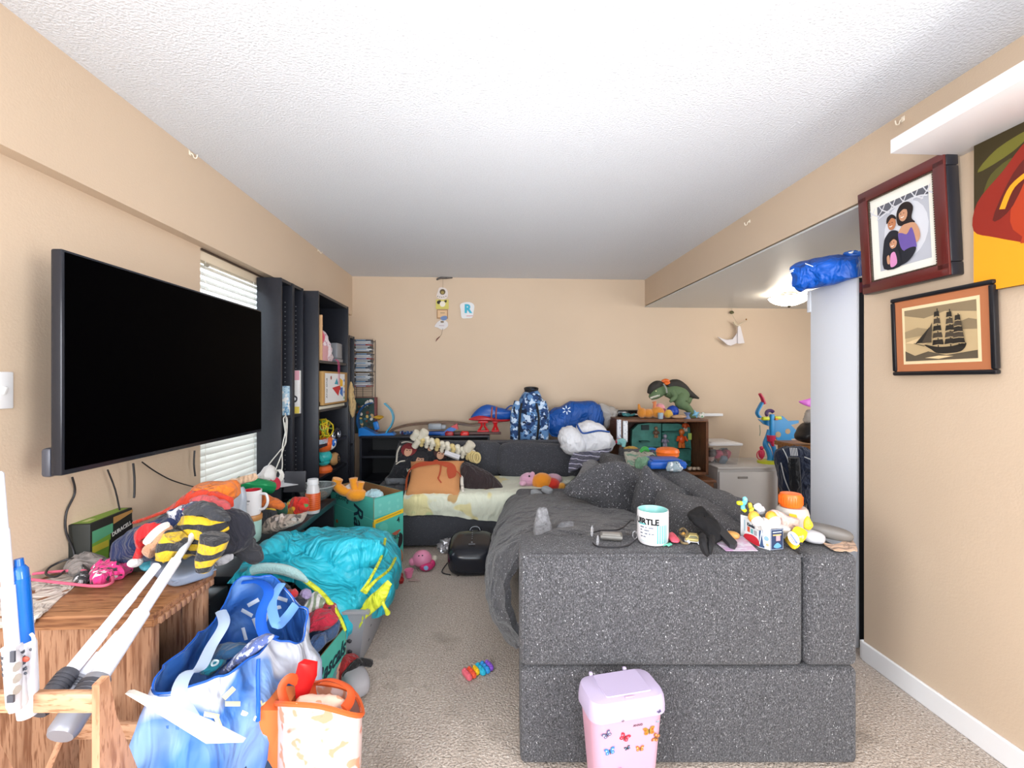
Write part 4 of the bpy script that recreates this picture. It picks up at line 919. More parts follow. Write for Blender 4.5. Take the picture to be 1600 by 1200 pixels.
b.tube([(w2*.98, h2*.9, -.012), (w2*.97, 0, -.014), (w2*.98, -h2*.95, -.012), (0, -h2*.93, -.014), (-w2*.95, -h2*.98, -.012)], .013, 8, n=6); b.done('white_edge', cloth('#d9d4ca'), t)
rd = '#a64428'
surf_decal(t, T, W_, H_, .13, 'red_drawing', [(rd, circ(.0, .13, .02, 8, .028)), (rd, line(curve2([(-.2, .06), (-.14, .11), (.0, .12), (.1, .11), (.15, .08), (.17, .03)]), .012)), (rd, line(curve2([(.045, .11), (.05, .03), (.045, -.03)]), .012)), (rd, ring2([(.10, .05), (.11, -.02), (.13, -.05), (.17, -.02), (.17, .05), (.14, .08)])), (rd, line(curve2([(.045, -.03), (.04, -.05), (.07, -.09)]), .010)), (rd, line(curve2([(.17, .03), (.2, .01), (.21, -.01)]), .012)), ('#b0502c', line(curve2([(-.2, -.13), (-.21, -.02), (-.2, .06)]), .02))], label='abstract dark red brush strokes')
b = B(); b.puff(pxs([(722, 724), (745, 729), (770, 742), (784, 758), (786, 770), (774, 778), (738, 779), (712, 770)], 3.66), .16, .006, 8, 2); b.done('brown_pillow', cloth('#2c2022'), None, 'plain dark brown pillow beside the orange pillow', 'pillow')
# folded grey clothes
b = B(); b.puff(Y_([(598, 760), (612, 752), (640, 752), (640, 765), (600, 768)], 3.95), .05, .01, 12, 3, nrm=(0, -1, 0)); b.rbox(P(618, 758, y=4.0), (.26, .3, .05), .4, amp=.01, f=12, sub=3); b.done('grey_folded_clothes', cloth('#55585d'), None, 'flat grey folded clothes at the left end of the far seat', 'clothes')
b = B(); b.rbox(P(622, 749, y=3.98), (.20, .22, .06), .45, amp=.012, f=14, sub=3, seed=4); b.done('grey_folded_shirt', cloth('#6d7075'), None, 'lighter grey folded shirt on top of the grey clothes', 'clothes')
# knobbly white construction toy across the back cushions
t = thing('white_knob_construction_toy', 'long white knobbly construction toy lying diagonally on the sofa back cushions', 'toy', P(695, 715, y=4.05))
a0, a1 = P(655, 688, y=4.0), P(746, 714, y=3.98); ax = (a1-a0); up = Vector((.28, -.15, 1)).normalized()
BN = mat('bone_white', '#cfc9b8', .4); BN2 = mat('bone_yellow', '#c8b47c', .45)
b = B(); b.tube([a0+up*.0, a1+up*.0], .016, 8); b.done('spine_rod', BN, t)
for i in range(11):
    c0 = a0+ax*(i+.5)/11.4
    b = B(); b.tube([c0-up*.03+Vector((0, -.02, 0)), c0+up*.01+Vector((.012, -.035, 0)), c0+up*.03+Vector((-.01, -.01, 0))], [.015, .020, .018], 8, n=3); b.ell(c0+up*(.034+.008*(i%2))+Vector((-.01, -.01, 0)), .026, sub=2); b.ell(c0-up*.034+Vector((.008, -.02, 0)), .019, sub=2)
    b.done('knob_link', BN if i % 3 else BN2, t)
for c0, r_ in ((P(649, 680, y=3.98), .035), (P(661, 679, y=3.98), .04), (P(651, 693, y=3.98), .03), (P(733, 698, y=3.95), .045)):
    b = B(); b.lathe([(.001, -.045), (r_*.9, -.04), (r_, -.02), (r_*.85, 0), (r_, .02), (r_*.9, .04), (.001, .045)], c0, 14, rot=(20, 35, 0)); b.done('end_knob', BN, t)
for k in range(3):
    b = B(); c0 = P(738+k*3.5, 713+k*1, y=3.95-.01*k); b.tube([c0+Vector((.028*math.cos(a*PI/6), -.01, .042*math.sin(a*PI/6))) for a in range(12)], .010, 7, closed=True); b.done('end_ring', BN2, t)
b = B(); b.tube([P(695, 707, y=3.93), P(718, 715, y=3.93)], [.022, .026], 8); b.done('white_tube', mat('white_tube', '#c9c8cc', .4), None, 'plain white tube lying under the knobbly construction toy', 'tube')
# foil ball, foot bath and things on the floor
def Fl(px, py): return P(px, py, z=0)
b = B(); b.ell(Fl(698, 862)+Vector((0, 0, .045)), (.065, .05, .05), amp=.03, f=30, sub=4, zmin=.004); b.done('foil_ball', mat('crinkle', '#b0aeb2', .2, .5, var=.3, vs=60), None, 'crumpled silver wrapper on the carpet against the far sofa', 'wrapper')
t = thing('foot_bath', 'rounded black foot massager on the carpet before the far sofa', 'massager', Fl(738, 890)+Vector((0, .15, 0)))
q = P(738, 866, d=3.12); FB = mat('gloss_dark', '#1d1f26', .22)
b = B(); b.rbox((q.x, q.y, .108), (.33, .34, .20), .55, sub=4, rot=(12, 0, 0), zmin=.004); b.done('shell', FB, t)
b = B(); b.tube([Vector((q.x-.03, q.y+.13, .19)), Vector((q.x-.01, q.y+.14, .235)), Vector((q.x+.04, q.y+.14, .235)), Vector((q.x+.06, q.y+.13, .19))], .009, 8, n=4); b.done('carry_handle', FB, t)
T = frame((q.x, q.y-.05, .204), (1, .0, 0), (0, .96, .27))
decal(t, 'control_marks', T, [('#8a8e98', circ(-.0, .02+.022*i, .0035, 6)) for i in range(5)]+[('#8a8e98', line([(-.022, -.045), (.022, -.045)], .006)), ('#8a8e98', circ(0, -.025, .006, 8))], z0=.006)
b = B(); b.tube([(q.x-.165, q.y-.02, .05), (q.x-.20, q.y-.07, .008), (q.x-.14, q.y-.12, .008)], .004, 6, n=4); b.done('cord', WIRE, t)
t = thing('pink_star_toy', 'round pink plastic toy with magenta feet on the carpet', 'toy', Fl(657, 892))
q = Fl(658, 893)+Vector((0, 0.05, 0)); PK = plas('#e08cac')
b = B(); b.ell(q+Vector((0, 0, 0.0663)), (0.0663, 0.0585, 0.0585)); b.done('body', PK, t)
b = B(); b.ell(q+Vector((-0.0663, -0.0078, 0.0507)), (0.0234, 0.0234, 0.0273)); b.done('arm', PK, t)
b = B(); b.ell(q+Vector((0.0351, -0.0390, 0.0273)), (0.0468, 0.0390, 0.0265), rot=(0, 0, 20)); b.ell(q+Vector((0.0663, 0, 0.0312)), (0.0234, 0.0234, 0.0273)); b.done('foot', plas('#c4306a'), t)
b = B(); b.ell(q+Vector((0.0351, -0.0718, 0.0312)), (0.0172, 0.0094, 0.0156)); b.done('blue_button', plas('#8ab4dc'), t)
b = B()
for dx, dz in ((-.02, .128), (.01, .130), (-.004, .115)): b.ell(q+Vector((dx*.78, -.041, dz*.78)), (0.0062, 0.0047, 0.0078), sub=2)
b.done('eyes', flat('#3a2030'), t)
b = B(); b.ell(q+Vector((0.0819, 0.0234, 0.0585)), .022, sub=2); b.done('tail', plas('#c9c2b0'), t)
t = thing('pink_toy_cup', 'tiny pink toy cup on the carpet in front of the pink toy', 'toy', Fl(639, 902)); q = Fl(639, 903)
b = B(); b.lathe([(.001, .004), (.018, .004), (.028, .04), (.032, .055), (.027, .055), (.02, .012), (.001, .01)], q, 14); b.done('cup', plas('#e884a8'), t)
b = B(); b.ell(q+Vector((.035, -.05, .006)), (.035, .012, .005)); b.ell(q+Vector((.07, -.06, .006)), (.014, .010, .004)); b.done('spoon', plas('#a89088'), t)
b = B(); b.rbox(Fl(621, 911)+Vector((0, 0, .03)), (.07, .07, .055), .5, rot=(10, 10, 30), amp=.01, f=30); b.done('red_toy_ball', mat('redball', '#9c1f24', .4, blot=[('#d8b060', 45, .6)]), None, 'small dark red patterned toy on the carpet beside the quilt', 'toy')
b = B(); b.ell(Fl(716, 900)+Vector((0, 0, .006)), (.012, .008, .006), sub=2); b.done('dark_crumb', flat('#2a2422'), None, 'dark crumb on the carpet in front of the foot bath', 'debris')
t = thing('rainbow_popper_toy', 'rainbow bubble popper toy on the carpet beside the sofa', 'toy', Fl(747, 1052)); q = Fl(747, 1052)
RB = ['#e86a7a', '#ee5a3c', '#f2c41c', '#2fb8d8', '#3a9ae0', '#8e5ad0']
ax = Vector((.86, .5, 0)).normalized(); ay = Vector((-ax.y, ax.x, 0))
T = Matrix(((ax.x, ay.x, 0, q.x), (ax.y, ay.y, 0, q.y), (0, 0, 1, 0), (0, 0, 0, 1)))
for i, c_ in enumerate(RB):
    x = -.055+i*.022; w_ = (.062, .056, .036, .066, .064, .05)[i]
    b = B(T); b.rbox((x, 0, .014), (.024, w_*1.15, .024), .5, sub=1); b.done('rainbow_band', plas(c_), t)
    b = B(T)
    for k in (-1, 0, 1): b.ell((x, k*w_*.34, .027), (.008, .008, .006), sub=1)
    b.done('bubbles', plas(c_), t, kind='stuff')
b = B(); b.tube([Fl(512, 1005)+Vector((.005*math.cos(a), .008*math.sin(a), .004)) for a in (0, 1, 2, 3, 4, 5)], .0015, 5); b.done('clear_ring', mat('clear_hook', '#efe4d2', .3), None, 'tiny clear ring on the carpet beside the laundry basket', 'debris')
# ---------------------------------------------------------------- wooden cabinet with toys
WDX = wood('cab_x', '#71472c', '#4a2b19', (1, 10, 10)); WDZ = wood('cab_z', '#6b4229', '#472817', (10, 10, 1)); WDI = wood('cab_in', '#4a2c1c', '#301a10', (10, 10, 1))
yc0 = 4.22; p0, p1 = P(968, 655, y=yc0), P(1107, 655, y=yc0); zb = P(1107, 742, y=yc0).z; ztp = p1.z
t = thing('open_wooden_cabinet', 'open brown wooden cabinet full of toys beyond the sofa back', 'cabinet', ((p0.x+p1.x)/2, 4.45, zb))
xa_, xb_ = p0.x, p1.x; dp = .46
b = B(); b.box(((xa_+xb_)/2, yc0+dp/2, ztp-.013), (xb_-xa_, dp, .026), bev=.003); b.done('top', WDX, t)
b = B(); b.box(((xa_+xb_)/2, yc0+dp/2, zb+.013), (xb_-xa_-.04, dp, .026)); b.done('bottom', WDX, t, smooth=False)
for x in (xa_+.012, xb_-.012):
    b = B(); b.box((x, yc0+dp/2, (zb+ztp-.026)/2), (.024, dp, ztp-.026-zb)); b.done('side', WDZ, t, smooth=False)
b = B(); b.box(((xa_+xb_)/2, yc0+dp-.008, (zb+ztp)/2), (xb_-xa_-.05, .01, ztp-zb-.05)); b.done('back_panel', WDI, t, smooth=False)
b = B(); q1, q2 = P(1050, 742, y=yc0-.05), P(1118, 752, y=yc0-.05)
b.box(((q1.x+q2.x)/2-.2, yc0+.16, q2.z+.001), (q2.x-q1.x+.4, .46, .024), bev=.003); b.box(((q1.x+q2.x)/2-.2, yc0+.16, q2.z/2-.006), (q2.x-q1.x+.36, .42, q2.z-.013)); zz = q2.z+.013
b.done('wooden_base_unit', WDX, None, 'low brown wooden unit carrying the open toy cabinet', 'cabinet')
# teal playset inside
TL = mat('teal_play', '#3c7c72', .5, var=.25, vs=14, bump=.4, bs=30); TLD = mat('teal_dark', '#1d5148', .6)
y_ = yc0+.30
t = thing('teal_playset', 'teal two sided toy house playset inside the wooden cabinet', 'toy', (P(1035, 735, y=y_).x, y_, zb+.026))
for nm, o_ in (('left_shell', [(988, 735), (987, 690), (988, 672), (997, 663), (1014, 661), (1033, 662), (1033, 735)]), ('right_shell', [(1035, 735), (1035, 662), (1060, 662), (1078, 668), (1080, 700), (1079, 735)])):
    b = B(); b.prism(Y_(o_, y_), (0, .06, 0)); b.done(nm, TL, t, smooth=False)
for x0_, x1_, py in ((990, 1033, 715), (1012, 1033, 700), (1000, 1014, 690), (1036, 1079, 702), (1036, 1062, 675), (1036, 1079, 722)):
    b = B(); a_, c_ = P(x0_, py, y=y_-.04), P(x1_, py, y=y_-.04); b.box(((a_.x+c_.x)/2, y_-.035, a_.z), (c_.x-a_.x, .07, .012)); b.done('floor', TLD, t, smooth=False)
b = B(); a_ = P(1008, 668, y=y_-.01); b.box(a_, (.075, .02, .05)); b.done('window', flat('#182a2c'), t, smooth=False)
b = B(); a_ = P(1013, 700, y=y_-.05); b.box((a_.x, a_.y, P(1013, 708, y=y_-.05).z), (.11, .06, .12), bev=.01); b.done('grey_drum', mat('drumgrey', '#3c4448', .5, blot=[('#7c4a8a', 40, .60)]), t)
def figure(px, py, y, c1, c2, s, lab, nm='toy_figure', base=None):
    q = P(px, py, y=y)
    if base is not None: q.z = base
    t = thing(nm, lab, 'toy', q)
    b = B(); b.tube([q+Vector((-.012*s, 0, 0)), q+Vector((-.01*s, 0, .035*s))], [.012*s, .011*s], 8); b.tube([q+Vector((.012*s, 0, 0)), q+Vector((.01*s, 0, .035*s))], [.012*s, .011*s], 8); b.done('legs', plas(c2), t)
    b = B(); b.ell(q+Vector((0, 0, .055*s)), (.024*s, .018*s, .032*s), sub=2)
    for sg in (-1, 1): b.tube([q+Vector((sg*.02*s, 0, .075*s)), q+Vector((sg*.036*s, -.01*s, .045*s))], [.009*s, .007*s], 6)
    b.done('body', plas(c1), t)
    b = B(); b.ell(q+Vector((0, 0, .105*s)), (.02*s, .019*s, .022*s), sub=2); b.done('head', plas(c2), t)
    return t
figure(1065, 699.5, y_-.06, '#d0501c', '#c4682c', 1.5, 'bright orange toy figure on the middle floor of the teal playset')
figure(1071, 674.0, y_-.04, '#b04a20', '#b8b0a0', 1.0, 'orange and grey toy figure near the top of the teal playset')
figure(994, 697, yc0+.1, '#b8561e', '#7c6a3c', 1.1, 'slim orange toy figure at the left of the cabinet', base=zb+.03)
figure(1025, 684, y_-.04, '#5c4434', '#8a6a50', .9, 'little brown toy figure on the left side of the teal playset')
figure(1039, 698, y_-.06, '#6a6a7c', '#8c8896', 1.0, 'small grey toy figure in the centre of the teal playset')
b = B(); b.box(P(1078, 682, y=y_-.06), (.035, .004, .065)); b.done('green_card', flat('#a8c05c'), None, 'small light green card at the right edge of the playset', 'card')
b = B()
for dx in (-.04, 0, .045): b.rbox(P(1084, 732, y=yc0+.05)+Vector((dx, 0, .0)), (.05, .03, .03), .6, rot=(0, dx*300, 20), sub=1)
b.done('beige_pebbles', plas('#9c8a78'), None, 'three beige toy pieces at the foot of the cabinet divider', 'toy')
# dinosaur
def dino():
    y = 4.50; t = thing('green_dinosaur_toy', 'large green toy dinosaur with a dark back on top of the wooden cabinet', 'toy', (P(1065, 650, y=y).x, y, ztp))
    G = mat('dino_green', '#5d7350', .7, bump=.3, bs=40); D = mat('dino_dark', '#2e2a26', .7, bump=.4, bs=60)
    def p(a, b_, dy=0): return P(a, b_, y=y+dy)
    b = B(); b.tube([p(1040, 612), p(1052, 613), p(1064, 619), p(1072, 626), p(1080, 621), p(1088, 621)], [.05, .08, .09, .055, .022, .006], 14, n=5); b.done('body', G, t)
    b = B(); b.tube([p(1042, 604, .01), p(1055, 601, .01), p(1066, 608, .01), p(1076, 615, -.01), p(1092, 622.5, -.01)], [.045, .058, .06, .042, .008], 12, n=5); b.done('dark_back', D, t)
    b = B(); b.tube([p(1038, 609), p(1030, 611), p(1022, 617), p(1016, 622)], [.05, .062, .052, .024], 14, n=4); b.done('head', G, t)
    b = B(); b.tube([p(1036, 603), p(1028, 602), p(1019, 607), p(1014, 615)], [.03, .05, .044, .020], 14, n=4); b.done('dark_mask', D, t)
    b = B()
    for i in range(7): b.cyl(p(1017+i*2.2, 620.5-i*.7, -.048), p(1017+i*2.2, 624-i*.7, -.052), .008, .001, 6)
    b.done('teeth', flat('#d9d6c8'), t, kind='stuff')
    b = B(); b.ell(p(1025, 611, -.055), (.008, .006, .006), sub=2); b.done('eye', flat('#e0d8a0'), t)
    for dy in (-.07, .07):
        b = B(); b.tube([p(1050, 612, dy*.6), p(1055, 620, dy), p(1050, 625, dy*1.2), p(1047, 628, dy*1.2)], [.034, .030, .022, .012], 9, n=4); b.done('arm', G, t)
        b = B(); b.tube([p(1066, 620, dy*.7), p(1064, 630, dy*1.2), p(1074, 637, dy*1.2), p(1080, 645, dy*1.2)], [.065, .06, .038, .032], 10, n=4); b.tube([Vector((p(1082, 645, dy).x+.01, y+dy*1.2, ztp+.016)), Vector((p(1076, 645, dy).x-.02, y+dy*1.2-.03, ztp+.014))], [.030, .018], 8); b.tube([p(1080, 645, dy*1.2), Vector((p(1082, 648, dy).x, y+dy*1.2, ztp+.02))], [.026, .03], 8); b.done('leg', G, t)
    b = B(); b.tube([p(1034, 596), p(1040, 594.5), p(1046, 596)], [.012, .02, .012], 8, n=3); b.rbox(p(1042, 599), (.07, .06, .035), .5, sub=1); b.done('orange_saddle', plas('#d8641c'), t)
    b = B(); b.tube([p(1037, 600, -.05), p(1041, 607, -.075), p(1042, 614, -.07)], .012, 6, n=3, flatn=.5); b.done('collar', plas('#8c8e88'), t)
dino()
b = B(); q = P(1051, 636, y=4.38); b.ell((q.x, q.y, ztp+.062), (.062, .06, .062), sub=2, amp=.004, f=40); b.done('blue_ball', plas('#143c9c'), None, 'royal blue faceted ball under the dinosaur', 'ball')
t = thing('orange_plush_cub', 'orange plush toy lying on its back at the left of the cabinet top', 'toy', (P(1015, 650, y=4.34).x, 4.34, ztp)); ORG = plush('#c8812c')
def Q(px, dz, y=4.34): return Vector((P(px, 650, y=y).x, y, ztp+dz))
b = B(); b.ell(Q(1013, .05), (.06, .045, .045)); b.ell(Q(1027, .06), (.07, .05, .055)); b.done('body', ORG, t)
b = B(); b.ell(Q(1003, .055), (.045, .04, .05)); b.tube([Q(999, .09), Q(998, .14)], [.018, .01], 8); b.done('head', ORG, t)
b = B(); b.tube([Q(1022, .08), Q(1023, .14), Q(1022, .165)], [.018, .016, .022], 8); b.done('raised_arm', plush('#cf7c50'), t)
t = thing('pink_striped_plush', 'small pink and magenta plush leaning on the orange cub', 'toy', Q(1034, 0, 4.36))
b = B(); b.ell(Q(1031, .10, 4.38), (.05, .04, .045)); b.done('head', plush('#d48c94'), t)
b = B(); b.ell(Q(1036, .05, 4.36), (.04, .04, .05)); b.done('body', plush('#8c2c50'), t)
b = B(); b.ell(Q(1044, .045, 4.33), (.045, .04, .04), amp=.008, f=30); b.done('yellow_plush', plush('#d0a23c'), None, 'yellow plush between the pink plush and the blue ball', 'toy')
b = B(); b.lathe([(.001, 0), (.024, .002), (.028, .05), (.024, .06), (.001, .055)], Q(1032, 0, 4.27), 12); b.done('silver_cup', plas('#8c9ca8'), None, 'grey blue toy cup in front of the pink plush', 'toy')
b = B(); b.lathe([(.001, 0), (.034, .0), (.02, .02), (.016, .035), (.032, .055), (.034, .06), (.001, .06)], Q(1074, 0, 4.30), 14); b.done('toy_spool', plas('#6c7ca0'), None, 'slate blue toy spool under the dinosaur tail', 'toy')
b = B(); b.ell(Q(1061, .02, 4.29), (.075, .03, .02)); b.done('beige_toy', plas('#b08c6c'), None, 'flat beige toy lying under the dinosaur', 'toy')
t = thing('blue_crab_toy', 'small pale blue spiky toy at the right end of the cabinet top', 'toy', Q(1087, 0, 4.3))
b = B(); b.ell(Q(1087, .045, 4.3), (.02, .02, .022), sub=2)
for k in range(4): a = k*PI/2+.4; b.tube([Q(1087, .045, 4.3), Q(1087, .045, 4.3)+Vector((.035*math.cos(a), 0, .04*math.sin(a)))], [.012, .005], 6)
b.done('body', plas('#7cb8d8'), t)
b = B(); b.ell(Q(1095, .025, 4.3), (.035, .03, .025), sub=2); b.ell(Q(1098, .045, 4.3), .018, sub=2); b.done('white_green_toy', mat('whitegreen', '#d0d0c8', .5, blot=[('#5c9c6c', 25, .52), ('#a83c3c', 25, .62)]), None, 'tiny white green and red toy at the end of the cabinet top', 'toy')
b = B(); b.box(((P(966, 642, y=4.55).x+P(1022, 642, y=4.55).x)/2, 4.60, ztp+.035), (P(1022, 642, y=4.55).x-P(966, 642, y=4.55).x, .08, .065), bev=.012); b.done('sound_bar', mat('gloss_black', '#111114', .12), None, 'black sound bar lying on the cabinet top behind the toys', 'speaker')
b = B(); b.ell(Q(980, .03, 4.4), (.05, .02, .015), amp=.01, f=30); b.tube([Q(972, .045, 4.4), Q(985, .025, 4.4), Q(992, .04, 4.4)], .010, 6, n=3); b.done('teal_toy_jet', plas('#2c6c70'), None, 'teal toy aircraft on the left end of the cabinet top', 'toy')
b = B(); b.cyl(Q(1000, .03, 4.46), Q(987, .03, 4.46), .008); b.done('white_stick', plas('#c9c9c9'), None, 'thin white stick on the cabinet top behind the orange cub', 'stick')
a_, c_ = P(1096, 648, y=4.86), P(1127, 648, y=4.86)
b = B(); b.box(((a_.x+c_.x)/2, YB-.06, a_.z), (c_.x-a_.x, .10, .028), bev=.003); b.done('wall_ledge', WHT, None, 'short thin white ledge on the back wall beside the wooden cabinet', 'shelf')
# items on the sofa corner in front of cabinet
b = B(); b.box(P(967, 672, d=4.1), (.035, .03, .19), bev=.003); b.done('white_carton', mat('carton_white', '#c9ccd4', .6, blot=[('#6c7c9c', 60, .6)]), None, 'slim white carton standing left of the wooden cabinet', 'carton')
b = B(); b.box(P(975, 674, d=4.1)+Vector((.01, 0, 0)), (.04, .03, .19), bev=.003); b.done('white_carton', mat('carton_white2', '#d4d6da', .6, blot=[('#8c8c9c', 70, .6)]), None, 'second slim white carton, touching the wooden cabinet', 'carton')
b = B(); b.ell(P(970, 690, d=4.0), (.05, .03, .03)); b.tube([P(968, 688, d=3.98), P(975, 692, d=3.96), P(974, 698, d=3.96)], [.02, .024, .016], 8); b.done('teal_toy_bird', mat('tealbird', '#7cb4b4', .4, blot=[('#a82c3c', 14, .56)]), None, 'small teal and red toy at the corner of the sofa back', 'toy')
b = B(); b.patch([pxs([(975, 706), (990, 706), (1012, 706), (1024, 710)], 3.7), pxs([(980, 716), (992, 722), (1006, 720), (1018, 722)], 3.3), pxs([(984, 732), (992, 736), (1000, 738), (1008, 738)], 2.95)], 8, 7, .02, .012, 20, 6)
b.done('cream_cloth', cloth('#b9b8a8', blot=[('#3a3c38', 24, .62), ('#6c9c84', 8, .58, .05)]), None, 'cream cloth with black marks draped over the sofa corner', 'cloth')
b = B(); b.puff(pxs([(996, 716), (1012, 714), (1014, 725), (1006, 737), (996, 736), (992, 726)], 3.0), .06, .01, 20, 2); b.done('green_cloth', cloth('#64866c'), None, 'sage green cloth beside the blue plastic case', 'cloth')
b = B(); T = at(P(1037, 722, d=3.02), -3); b.T = T; b.box((0, 0, -.005), (.235, .20, .05), bev=.014, seg=3); b.box((0, 0, .002), (.24, .204, .004)); b.box((-.0, .0, .024), (.19, .15, .006), bev=.002); b.done('blue_plastic_case', plas('#1a52a8'), None, 'flat bright blue plastic carrying case on the sofa back', 'case')
b = B(); b.tube(pxs([(1012, 702), (1020, 701), (1031, 706)], 3.5), [.016, .018, .018], 8, n=4, flatn=.6); b.done('blue_toy_arc', plas('#2a74c4'), None, 'curved blue toy piece behind the blue case', 'toy')
b = B(); b.tube(pxs([(1000, 706), (1007, 701), (1014, 704)], 3.5), [.012, .02, .016], 8, n=4); b.done('green_toy_arc', plas('#3c9448'), None, 'curved green toy piece left of the blue arc', 'toy')
b = B(); b.lathe([(.001, -.03), (.065, -.03), (.08, -.015), (.078, .0), (.084, .01), (.076, .03), (.05, .04), (.001, .042)], P(1043, 708, d=3.3), 20); b.done('orange_ribbed_lid', plas('#e06a20'), None, 'ribbed orange round lid behind the blue case', 'lid')
b = B(); b.puff(pxs([(1041, 728), (1046, 722), (1060, 722), (1066, 730), (1062, 737), (1044, 737)], 2.86), .05, .012, 26, 3); b.done('grey_print_cloth', mat('greyprint', '#8c9ca4', .7, blot=[('#d0d4d8', 40, .55), ('#3c4c54', 40, .62)]), None, 'small crumpled grey printed cloth in front of the blue case', 'cloth')
b = B(); b.puff(pxs([(974, 700), (985, 697), (996, 700), (992, 706), (976, 708)], 3.95), .04, .01, 26, 3); b.done('yellow_paper', cloth('#b08c3c'), None, 'mustard yellow crumple next to the teal toy bird', 'paper')
# ---------------------------------------------------------------- white cabinet, bin, blue playset
GW = mat('grey_white', '#c9c6c4', .4)
wx0, wx1, wyy0, wyy1, wzz = P(1123, 735, y=4.27).x, 3.15, 4.27, 4.80, .452
t = thing('white_drawer_cabinet', 'low white cabinet with a slotted handle against the back wall', 'cabinet', ((wx0+wx1)/2, 4.5, 0))
b = B(); b.box(((wx0+wx1)/2, (wyy0+wyy1)/2+.01, wzz/2-.01), (wx1-wx0, wyy1-wyy0-.02, wzz-.02)); b.done('body', GW, t, smooth=False)
b = B(); b.box(((wx0+wx1)/2, (wyy0+wyy1)/2, wzz-.009), (wx1-wx0+.01, wyy1-wyy0, .018), bev=.003); b.done('top', GW, t)
b = B(); b.box(((wx0+wx1)/2, wyy0+.004, wzz/2-.02), (wx1-wx0-.01, .018, wzz-.05), bev=.002); dr = b.done('drawer_front', GW, t)
q = P(1160, 746, y=wyy0); b = B(); b.box((q.x, wyy0-.008, q.z), (.10, .008, .022), bev=.004); b.box((q.x, wyy0-.012, q.z-.002), (.085, .004, .012)); b.done('slot_handle', mat('handle_grey', '#8c8884', .4), dr)
t = thing('clear_storage_bin', 'clear plastic storage bin of toys with a white lid on the white cabinet', 'bin', (P(1133, 730, y=4.55).x, 4.5, wzz))
bx0, bx1 = P(1108, 700, y=4.42).x, P(1156, 700, y=4.42).x; zt_ = P(1130, 696, y=4.42).z
b = B()
co = [(bx0+.02, 4.42, wzz), (bx1-.03, 4.42, wzz), (bx1-.03, 4.74, wzz), (bx0+.02, 4.74, wzz), (bx0, 4.40, zt_), (bx1, 4.40, zt_), (bx1, 4.76, zt_), (bx0, 4.76, zt_)]
b.raw(co, [[0, 1, 2, 3], [0, 1, 5, 4], [1, 2, 6, 5], [2, 3, 7, 6], [3, 0, 4, 7]]); b.done('tub', mat('clear_plastic', '#c8c8c8', .15, alpha=.16), t, smooth=False)
b = B(); b.box(((bx0+bx1)/2, 4.58, zt_+.012), (bx1-bx0+.03, .39, .026), bev=.008); b.box(((bx0+bx1)/2, 4.58, zt_+.026), (bx1-bx0-.05, .31, .008), bev=.003); b.done('lid', mat('bin_lid', '#d4d2d4', .3), t)
rnd = random.Random(5)
for i in range(16):
    b = B(); c0 = Vector((rnd.uniform(bx0+.07, bx1-.07), rnd.uniform(4.47, 4.62), wzz+.035+.05*(i//8)+rnd.uniform(0, .02)))
    b.rbox(c0, (.085, .07, .07), .5, rot=(i*30, i*47, i*21), sub=1, amp=.006, f=30)
    b.done('small_toy', plas(['#7c4a50', '#a03c54', '#c8a8a0', '#3c4454', '#8c5a3c', '#6c7c8c', '#b04060', '#4a3a3c'][i % 8]), None, 'small muted plastic toy piled inside the clear storage bin', 'toy', 'toys in the clear storage bin')
# blue track playset (lots of recognisable pieces)
y = 4.48; t = thing('blue_track_tower', 'tall blue and red toy track tower with a fin shaped panel on the white cabinet', 'toy', (P(1205, 731, y=y).x, y, wzz))
PB = plas('#2a8ac8'); PR = plas('#c0284c'); PY = plas('#c8d02c'); PP = plas('#4a2c60')
b = B(); q = P(1200, 731, y=y); b.lathe([(.001, 0), (.10, 0), (.10, .02), (.085, .028), (.001, .028)], (q.x, y, wzz), 24); b.done('green_base', PY, t)
b = B(); b.tube([P(1196, 729, y=y), P(1203, 718, y=y), P(1201, 705, y=y), P(1196, 694, y=y), P(1200, 682, y=y), P(1203, 672, y=y)], .026, 8, n=5); b.tube([P(1204, 728, y=y), P(1211, 714, y=y), P(1209, 700, y=y), P(1203, 688, y=y)], .022, 8, n=5); b.done('spiral_column', PB, t)
b = B(); b.box(P(1206, 668, y=y-.02), (.04, .04, .27), bev=.008); b.done('upright', PB, t)
fin = [(1185, 655), (1200, 657), (1215, 650), (1223, 650), (1232, 658), (1248, 657), (1248, 661), (1236, 664), (1250, 678), (1249, 684), (1236, 686), (1244, 695), (1228, 692), (1216, 690), (1210, 680), (1208, 668), (1194, 663)]
b = B(); b.prism(Y_(fin, y+.03), (0, .018, 0)); b.done('fin_panel', PB, t, smooth=False)
for px_, py_, r_ in ((1231, 674, .022), (1216, 679, .024), (1244, 678, .010)):
    b = B(); b.lathe([(r_, -.012), (r_*1.25, -.010), (r_*1.25, .0), (r_, .0)], P(px_, py_, y=y+.028), 14, rot=(90, 0, 0)); b.lathe([(.001, 0), (r_, 0)], P(px_, py_, y=y+.0275), 14, rot=(90, 0, 0)); b.m(flat('#b59a78')); b.done('round_hole', flat('#a98c68'), t)
b = B(); b.tube([P(1187, 652, y=y), P(1183, 645, y=y), P(1188, 634, y=y), P(1191, 629, y=y)], .030, 8, n=4, flatn=.5); b.done('chute', PB, t)
b = B(); b.tube([P(1194, 631, y=y-.01), P(1191, 622, y=y-.01), P(1187, 615, y=y-.01)], [.03, .027, .022], 8, flatn=.6); b.done('red_chute_tip', PR, t)
b = B(); q = P(1203, 646, y=y-.02); b.tube([q+Vector((.036*math.cos(a*PI/8), 0, .030*math.sin(a*PI/8))) for a in range(1, 11)], .018, 7); b.done('purple_arch', PP, t)
for px_, py_ in ((1196, 654), (1215, 653)):
    b = B(); b.box(P(px_, py_, y=y-.02), (.07, .04, .035), bev=.008); b.done('lime_block', PY, t)
